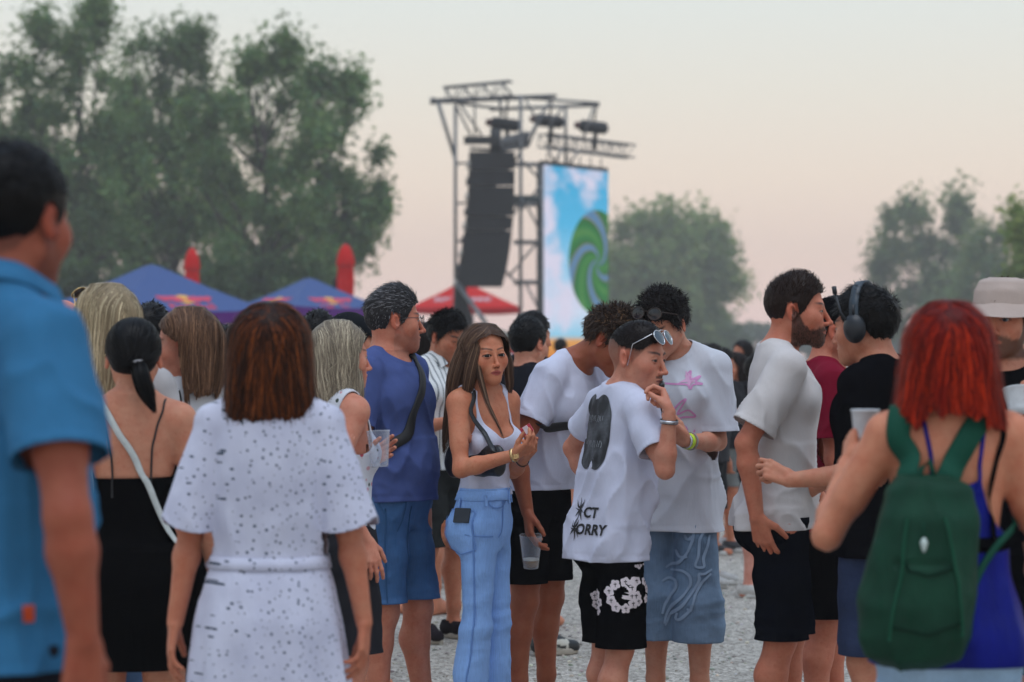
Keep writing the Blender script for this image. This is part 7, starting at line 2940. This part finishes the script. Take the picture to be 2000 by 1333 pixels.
def ash_woman():
    p = Human('woman with long ash grey blond hair in white floral tank holding an empty cup', 662, 560, 1.635, 122, 'f', girth=1.04, head=(112, 4, 0), skin=(212, 158, 138), q=1.1, face=dict(brow=lin(96, 78, 64)),
              arms={'R': dict(wrist=(716, 1055, -.16), elbow=(660, 965, -.2), hdir=(730, 1110, -.18), hpx=True, wpalm=(-.3, .9, 0)),
                    'L': dict(wrist=(712, 905, -.06), elbow=(720, 960, .2), hdir=(760, 876, -.02), hpx=True, wpalm=(.1, -.9, .1), curl=(30, 40, 25), thumb=(.6, .5, .5))})
    k = p.k
    m, nt, bs = new_mat('floral tank')
    co = coords(nt)
    vo = nd(nt, 'ShaderNodeTexVoronoi'); vo.inputs['Scale'].default_value = 34
    nt.links.new(co, vo.inputs['Vector'])
    sp = ramp(nt, vo.outputs['Distance'], [(.22, (1, 1, 1)), (.30, (0, 0, 0))])
    cc = mixcol(nt, .8, (.5, .5, .5, 1), vo.outputs['Color'])
    fl = ramp(nt, vo.outputs['Color'], [(.3, lin(60, 70, 60)), (.45, lin(196, 70, 90)), (.6, lin(214, 216, 222))])
    nt.links.new(mixcol(nt, sp, lin4(212, 214, 222), fl), bs.inputs['Base Color'])
    bs.inputs['Roughness'].default_value = .85
    P = p.top_prims(.014, None, None, hemz=.88)
    sho = []
    for S in 'LR':
        sg = 1 if S == 'L' else -1
        c = p.T(sg * (p.sw + .030), -.005, .44 * k)
        sho.append(lambda q, c=c: .088 * k - np.linalg.norm(((q - c) @ p.RT) * np.array([1, .85, .62]), axis=1))
    c2 = p.T(0, -.02, .56 * k)
    tp, tv = p.garment('tank_top', P, [lambda q: .90 - q[:, 2], lambda q: .10 * k - np.linalg.norm(q - c2, axis=1)] + sho, m, .008, lambda V, N: folds(V, 151, .005, (9, 9, 5), 10), bands=[(-.001, .01, .001)])
    p.legwear(fabric('dark skirt cloth', (.02, .02, .025), .2), .97, .5, .02, (.10, .10, .11), .012, .005, 18, 'shorts')
    p.body()
    p.eyes()
    long_hair(p, (128, 116, 100), [-.42, -.30, -.20, -.12, -.06, 0, .05, .10, .118], [.05, .072, .088, .096, .098, .096, .09, .066, .035], [.05, .068, .082, .094, .100, .104, .098, .066, .035], [.02, .018, .018, .02, .02, .018, .016, .014, .012],
              -.036, 4200, .2, .0024, .35, (196, 182, 156), .45, .08, 0, .15, bottom=-.26, wob=.05)
    p.lock([p.px(690, 700, -.03), p.px(700, 750, -.05), p.px(703, 790, -.06), p.px(708, 818, -.06)], [.02, .022, .016, .006], 220, .0022, .004, 1.2)
    p.hair_end()
    cup('empty clear plastic cup held by the woman with ash blond hair', p.world(p.px(742, 912, -.10)), (-.05, 0, 1), .125, .029, .040, clear_plastic('clear plastic'))
    return p


def red_hair_woman():
    p = Human('woman with bright red hair, blue top and green backpack, seen from behind', 1850, 830, 1.65, 182, 'f', girth=1.06, head=(178, 8, 0), skin=(208, 152, 124),
              arms={'L': dict(wrist=(1656, 905, .17), elbow=(1600, 1085, -.02), hdir=(1664, 840, .22), hpx=True, wpalm=(.9, .3, 0), curl=(35, 45, 30), thumb=(.7, .45, .5)), 'R': dict(out=16, fwd=4, bend=25)}, face=dict(arm=1.08))
    k = p.k
    # camisole
    jn, jv = p.legwear(denim('pale blue denim', lin(150, 178, 204), .3), .87, .04, .006, (.088, .08, .085), .011, .005, 19, 'jeans')
    P = p.top_prims(.016, None, None, hemz=.80, flare=.01) + p.inflate()
    cz = p.T(0, .14 * k, .46 * k)
    sho = []
    for S in 'LR':
        sg = 1 if S == 'L' else -1
        c = p.T(sg * (p.sw + .02), .04, .42 * k)
        sho.append(lambda q, c=c: .125 * k - np.linalg.norm(((q - c) @ p.RT) * np.array([1, .7, .60]), axis=1))
    sat, nt, bs = new_mat('royal blue satin')
    co = coords(nt, scale=(1, 1, .3))
    nt.links.new(ramp(nt, noise(nt, co, 10), [(.3, lin(0, 8, 84)), (.7, lin(0, 20, 132))]), bs.inputs['Base Color'])
    bs.inputs['Roughness'].default_value = .5
    bs.inputs['Specular IOR Level'].default_value = .15
    add_bump(nt, bs, noise(nt, coords(nt, scale=(1, 1, .25)), 22, 3), .5, .02)
    top, tv = p.garment('camisole', P, [lambda q: .815 - q[:, 2], lambda q: .105 - np.linalg.norm((q - cz) * np.array([.9, 1, 1.0]), axis=1), lambda q: q[:, 2] - (1.262)] + sho, sat, .008,
                        lambda V, N: folds(V, 161, .008, (12, 12, 2.2), 5) * (1 - .5 * sstep(1.1, 1.25, V[:, 2])))
    p.body()
    b = bvh_of(tv, p.body_vt)
    for sg in (1, -1):
        strap('camisole_strap', sat, b, [p.T(sg * .06, .16, .32), p.T(sg * .068, .12, .42), p.T(sg * .075, .06, .52), p.T(sg * .08, -.05, .5)], .010, .002, .002, top, 30)
        strap('bra_strap', BLACK(), b, [p.T(sg * .115, .15, .20), p.T(sg * .118, .14, .32), p.T(sg * .118, .09, .44), p.T(sg * .115, .03, .51), p.T(sg * .11, -.06, .46)], .014, .002, .003, p.root, 34)
    strap('bra_band', BLACK(), b, [p.T(.17, .02, .21), p.T(.10, .14, .20), p.T(0, .17, .20), p.T(-.10, .14, .20), p.T(-.17, .02, .21)], .035, .002, .0015, p.root, 34)
    long_hair(p, (100, 12, 4), [-.32, -.24, -.20, -.14, -.07, 0, .05, .10, .118], [.13, .140, .136, .128, .116, .106, .096, .068, .035], [.06, .082, .092, .104, .110, .110, .102, .068, .035], [.04, .036, .032, .026, .022, .020, .018, .016, .012],
              -.02, 5200, .17, .0028, .5, (206, 54, 16), .45, .08, .004, .12, bottom=lambda q: -.128 - .22 * np.maximum(np.abs(q[:, 0]) - .02, 0), tail=.03, wob=.05, off=(-.001, .004), thick=.014, tone=.7)
    p.hair_end()
    # backpack
    bp = empty('backpack', p.world((.07, .17, .95)), p.theta)
    tag(bp, 'dark green fabric backpack on the back of the red haired woman', 'backpack')
    off = np.array([.07, .17, .95])
    gm = fabric('green nylon', lin(22, 60, 44), .4, .6, .2, 0, .6)
    L = lambda px, py, dd: p.px(px, py, dd)
    c0, c1 = L(1800, 960, -.16), L(1778, 1210, -.20)
    zs = np.array([-.12, -.10, -.05, .03, .12, .22, .285, .315])
    sl = (c0 - c1)[0] / (c0[2] - c1[2])
    cen = (c0 + c1) / 2
    lp = loft(cen, np.eye(3), zs - .135, np.array([.06, .102, .126, .131, .124, .113, .094, .05]), np.array([.04, .075, .092, .092, .085, .075, .055, .03]), np.array([.0, .0, .0, .0, -.005, -.012, -.025, -.03]), 2.6, .03, X=(zs) * sl * 1.0)

    def wrk(V, N):
        q = V - cen
        d = folds(V, 171, .012, (14, 14, 2.5), 8, 2) + folds(V, 175, .006, (9, 9, 9), -20)
        d += -.008 * np.exp(-((q[:, 2] + .015) / .006) ** 2) * (np.abs(q[:, 0] - .0) < .06) * (q[:, 1] > 0)
        d += .006 * np.exp(-((q[:, 2] - .155) / .02) ** 2)
        return d
    V, Q, N = mesh_sdf([lp], cen - .35, cen + .40, .009)
    V = V + N * wrk(V, N)[:, None]
    obj('pack_body', make_mesh('pack_body', V - off, Q), gm, bp)
    kb = bvh_of((V, tris(Q)))
    for a_, b_, zz_ in ((-.085, .085, -.165), (-.07, .07, -.015)):
        st = strap('seam', fabric('dark green trim', lin(14, 44, 32), .3), kb, [cen + np.array([a_, .2, zz_ + .01]), cen + np.array([0, .2, zz_ - .012]), cen + np.array([b_, .2, zz_ + .012])], .007, .0025, .001, None, 24)
        st.parent = bp; st.data.transform(Matrix.Translation(Vector(-off)))
    for x0 in (-.075, .07):
        st = strap('piping', fabric('green trim', lin(30, 78, 58), .3), kb, [cen + np.array([x0 * .7 - .01 + .02, .2, .135]), cen + np.array([x0 * 1.1, .2, -.015]), cen + np.array([x0 * 1.25, .2, -.195])], .008, .004, .001, None, 30)
        st.parent = bp; st.data.transform(Matrix.Translation(Vector(-off)))
    sm = fabric('green webbing', lin(22, 74, 58), .4, .7)
    for path in ([L(1778, 950, -.14), L(1765, 900, -.13), L(1758, 840, -.11), L(1757, 785, -.05), L(1757, 778, .06), L(1760, 840, .16)],
                 [L(1840, 955, -.14), L(1868, 905, -.13), L(1900, 845, -.11), L(1928, 795, -.05), L(1932, 785, .06), L(1935, 840, .16)]):
        st = strap('shoulder_strap', sm, b, path, .056, .007, .006, None, 36, free=((0, .15),))
        st.parent = bp; st.data.transform(Matrix.Translation(Vector(-off)))
    st = strap('lower_strap', sm, b, [L(1885, 1195, -.16), L(1920, 1130, -.15), L(1960, 1060, -.10), L(1990, 1010, .02)], .018, .003, .004, None, 24)
    st.parent = bp; st.data.transform(Matrix.Translation(Vector(-off)))
    hd = MB().tube([L(1795, 945, -.17) - off, L(1800, 915, -.18) - off, L(1815, 900, -.18) - off, L(1828, 940, -.17) - off], .006, 8).obj('grab_handle', sm, bp, True)
    hit = kb.ray_cast(Vector(L(1842, 1082, -.5)), Vector(p.Rz.T @ np.array([0, 1, 0])), 1.0)
    hp = np.array(hit[0]) - off if hit[0] is not None else L(1842, 1082, -.28) - off
    MB().lathe([(.001, -.018), (.006, -.010), (.009, .004), (.006, .012), (.001, .016)], 12, hp + np.array([0, .006, 0])).obj('charm', plain('pearl charm', lin(196, 210, 204), .25), bp, True)
    MB().tube([hp + np.array([0, .004, .016]), hp + np.array([0, .003, .05])], .0012, 5).obj('charm_cord', sm, bp, True)
    cup('white cup held up by the woman with red hair', p.world(p.px(1690, 868, .20)), (0, 0, 1), .085, .026, .034, plain('white plastic', (.62, .64, .66), .35))
    return p


PEOPLE = [('boy', boy_print), ('doodle', doodle_guy), ('lean', leaning_guy), ('beard', bearded_man), ('grey', grey_man), ('stripe', striped_guy), ('btee', black_tee_guy), ('maroon', maroon_man),
          ('headset', headset_man), ('hat', hat_man), ('dress', dress_woman), ('bdress', black_dress_woman), ('polo', polo_man), ('blond', blond_woman), ('bob', brown_bob_woman), ('ash', ash_woman), ('red', red_hair_woman)]
if want('girl'):
    girl_extras(*girl_tank())
for _n, _f in PEOPLE:
    if want(_n):
        _f()


# ------------------------------------------------------------------ people further back, out of focus
def simple(label, px, s, H, theta, top, bottom, hair, sex='m', q=1.9, head=None, skin=(200, 148, 124), style='short', hem=.5, shoes=None, group=None, girth=1.0, arms=None, cap=None, sleeve=.75, feet=None):
    p = Human(label, px, s, H, theta, sex, girth=girth, head=(theta if head is None else head, 4, 0), skin=skin, hand_q=bool(arms), q=q, face=dict(brow=tuple(x * .8 for x in lin(*hair)), hres=.0042), arms=arms, group=group, feet=feet)
    p.legwear(fabric('cloth %d %d %d' % bottom, lin(*bottom), .2, .9), .54 * H, hem, .012, (.09, .092, .09) if hem > .3 else (.098, .08, .075), .011, .006, int(px) % 89, 'shorts' if hem > .3 else 'trousers')
    p.tee(fabric('cloth %d %d %d' % top, lin(*top), .2, .9), .52 * H, sleeve, .018, (.070, .078), (.084, -.02, .05), (.155, .122) if sex == 'm' else (.14, .11), .004, .008, int(px) % 97)
    p.body()
    if q < 1.7:
        p.eyes()
    if shoes:
        p.shoes(plain('shoe %d %d %d' % shoes, lin(*shoes), .6), plain('white rubber', (.6, .6, .58), .7))
    if cap:
        c = [p.hell((0, .012, .040), (.086, .106, .088), .01)]
        co_, _ = p.garment('cap', c, [lambda V: .030 - p.hloc(V)[:, 2]], fabric('cap %d %d %d' % cap, lin(*cap), .2), .008, None, cover=False)
        V = []
        for t in (0, 1):
            for a in np.linspace(-1.1, 1.1, 9):
                V.append(p.h2l((.083 + .0 * t) * math.sin(a), .012 - (.100 + .065 * t) * math.cos(a), .034 - .014 * t))
        MB().add(V, [(i, i + 1, i + 10, i + 9) for i in range(8)]).obj('peak', MATS['cap %d %d %d' % cap], co_, True)
        p.short_hair(hair, .008, .008, .01, 700, .014, .3, .2, 'fwd', width=.004)
    elif style == 'short':
        p.short_hair(hair, .022, .009, .011, int(1500 / q), .02, .4, .25, 'fwd', .1, dict(), .35, .0022 * q)
    elif style == 'long':
        long_hair(p, hair, [-.36, -.24, -.14, -.06, 0, .05, .10, .118], [.06, .08, .092, .096, .095, .09, .066, .035], [.05, .07, .088, .098, .102, .098, .066, .035], [.05, .045, .035, .025, .02, .016, .014, .012], -.03, int(2200 / q), .16, .0026 * q, .35, None, 0, .078, 0, .1, bottom=-.24)
        p.hair_end()
    elif style == 'bun':
        p.hair_begin(hair, .3)
        PP = [p.hell((0, .016, .030), (.082, .101, .091), .02), p.hell((0, .105, .055), (.04, .036, .038), .012)]

        def cut(V):
            w = p.hloc(V)
            return np.interp(w[:, 1], [-.11, -.07, -.045, -.02, .0, .028, .05, .09], [.072, .066, .04, .02, .035, .03, -.045, -.06]) - w[:, 2]
        V, T, N = p.shell(PP, cut, .006, .001, tone=.8)
        knot = p.h2l(0, .1, .05)
        sd, Nn = p.sample(V, T, N, 900)
        p.flow(PP, sd, lambda a, n: knot - a, .05, 4, .003, (0, .002), .05)
        p.hair_end()
    return p


if want('crowd'):
    simple('dark haired man seen from behind in front of the smaller blue tent', 622, 400, 1.715, 165, (40, 44, 52), (30, 32, 36), (15, 12, 12), q=2.0)
    simple('man in black cap behind the ash blond woman', 684, 430, 1.70, 122, (34, 34, 38), (40, 42, 46), (15, 12, 12), q=2.0, head=128, cap=(16, 20, 26))
    simple('person with dark brown hair behind the man in the striped shirt', 824, 335, 1.69, 150, (54, 58, 92), (40, 42, 46), (26, 19, 18), q=2.0, sex='f', style='long')
    simple('second dark head behind the man in the black t-shirt', 1034, 352, 1.735, 150, (24, 26, 34), (34, 34, 38), (14, 11, 11), q=2.0, head=120)
    simple('dark haired person between the two bob haired women', 442, 420, 1.63, 178, (60, 52, 60), (40, 42, 46), (12, 11, 11), q=2.0)
    simple('dark haired person low behind the blond woman and the brown bob', 296, 452, 1.725, 175, (72, 60, 58), (40, 42, 46), (16, 14, 14), q=2.0)
    b = simple('bald man behind the shoulder of the man in turquoise', 122, 505, 1.735, 170, (150, 140, 136), (40, 42, 46), (140, 104, 92), q=2.0, style='none', skin=(214, 150, 136))
    simple('woman with hair in a bun drinking, in the distance', 1382, 262, 1.575, 52, (24, 24, 28), (70, 92, 128), (46, 36, 34), q=1.2, sex='f', style='bun', hem=.72, shoes=(40, 40, 44), sleeve=.2,
           arms={'R': dict(wrist=(1412, 752, -.22), elbow=(1402, 812, -.22), hdir=(1418, 730, -.24), hpx=True, wpalm=(-1, 0, 0), curl=(40, 55, 30)), 'L': dict(out=8, fwd=30, bend=60)})
    cup('glass raised by the woman with the bun', at(1405, 745, FPX / 262 - .3), (-.2, 0, 1), .09, .024, .03, clear_plastic('clear plastic'))
    w2 = simple('woman with dark curly hair holding a white phone beside the drinking woman', 1436, 252, 1.50, -55, (26, 24, 28), (128, 132, 134), (34, 26, 26), q=1.4, sex='f', style='long', hem=.42, shoes=(190, 190, 192),
                arms={'R': dict(wrist=(1425, 800, -.25), elbow=(1415, 830, 0), hdir=(1430, 785, -.3), hpx=True, wpalm=(.5, .5, 0)), 'L': dict(out=8, fwd=30, bend=60)})
    ph = empty('phone', at(1430, 790, FPX / 252 - .34))
    tag(ph, 'white phone held by the woman with dark curly hair', 'phone')
    slab('phone_body', plain('white phone', (.55, .57, .6), .3), np.zeros(3), np.array([.8, .3, 0]), np.array([.1, .3, 1]), (.075, .15, .01), ph)
    simple('person with white sneakers hidden behind the bearded man', 1486, 313, 1.50, 82, (30, 30, 34), (34, 34, 38), (30, 24, 22), q=1.4, shoes=(186, 184, 180), skin=(206, 160, 150), feet={'L': (.12, -.06), 'R': (-.1, .06)})
    simple('person with pale shoes hidden behind the man in the pink print t-shirt', 1388, 300, 1.55, 70, (60, 60, 64), (40, 42, 46), (30, 24, 22), q=2.0, shoes=(180, 180, 178))
    simple('person with white shoes hidden behind the grey haired man', 792, 302, 1.55, 88, (60, 60, 64), (40, 42, 46), (30, 24, 22), q=2.0, shoes=(186, 186, 188))
    simple('person with grey trainers hidden behind the man in the striped shirt', 880, 300, 1.60, 60, (60, 60, 64), (40, 42, 46), (30, 24, 22), q=2.0, shoes=(150, 146, 142), feet={'L': (.08, 0), 'R': (-.08, 0)})
    simple('distant person in black and white trainers right of the pink print t-shirt', 1412, 258, 1.52, 40, (40, 40, 44), (120, 124, 124), (30, 24, 22), q=2.0, shoes=(60, 60, 64))
    far = [(805, 150, (180, 178, 176), 'grey t-shirt far behind the grey man'), (826, 170, (60, 70, 130), 'blue top far behind the striped shirt man'), (893, 120, (40, 40, 44), 'dark top far off under the red tent, left'), (915, 105, (150, 60, 56), 'red top far off under the red tent'),
           (938, 112, (190, 170, 150), 'beige top far off under the red tent'), (962, 100, (60, 66, 72), 'grey top far off under the red tent, right'), (985, 118, (170, 172, 176), 'white top far off at the foot of the tower'), (1004, 108, (150, 40, 44), 'red top far off at the foot of the tower'),
           (1450, 190, (60, 50, 52), 'dark top far off behind the white phone'), (1095, 140, (50, 52, 60), 'dark top far off below the screen'), (720, 140, (120, 60, 60), 'red brown top far off beside the black cap'), (1660, 160, (190, 170, 160), 'pale top far off behind the headset man')]
    for i, (x, s_, c, l) in enumerate(far):
        simple('blurred person in ' + l, x, s_, 1.62 + .04 * (i % 4), (170, 20, 95, -60, 140)[i % 5], c, (40, 42, 48), ((28, 22, 20), (60, 44, 34), (24, 20, 22))[i % 3], 'm' if i % 2 else 'f', q=4.0, style='short' if i % 2 else 'long', group='far crowd')
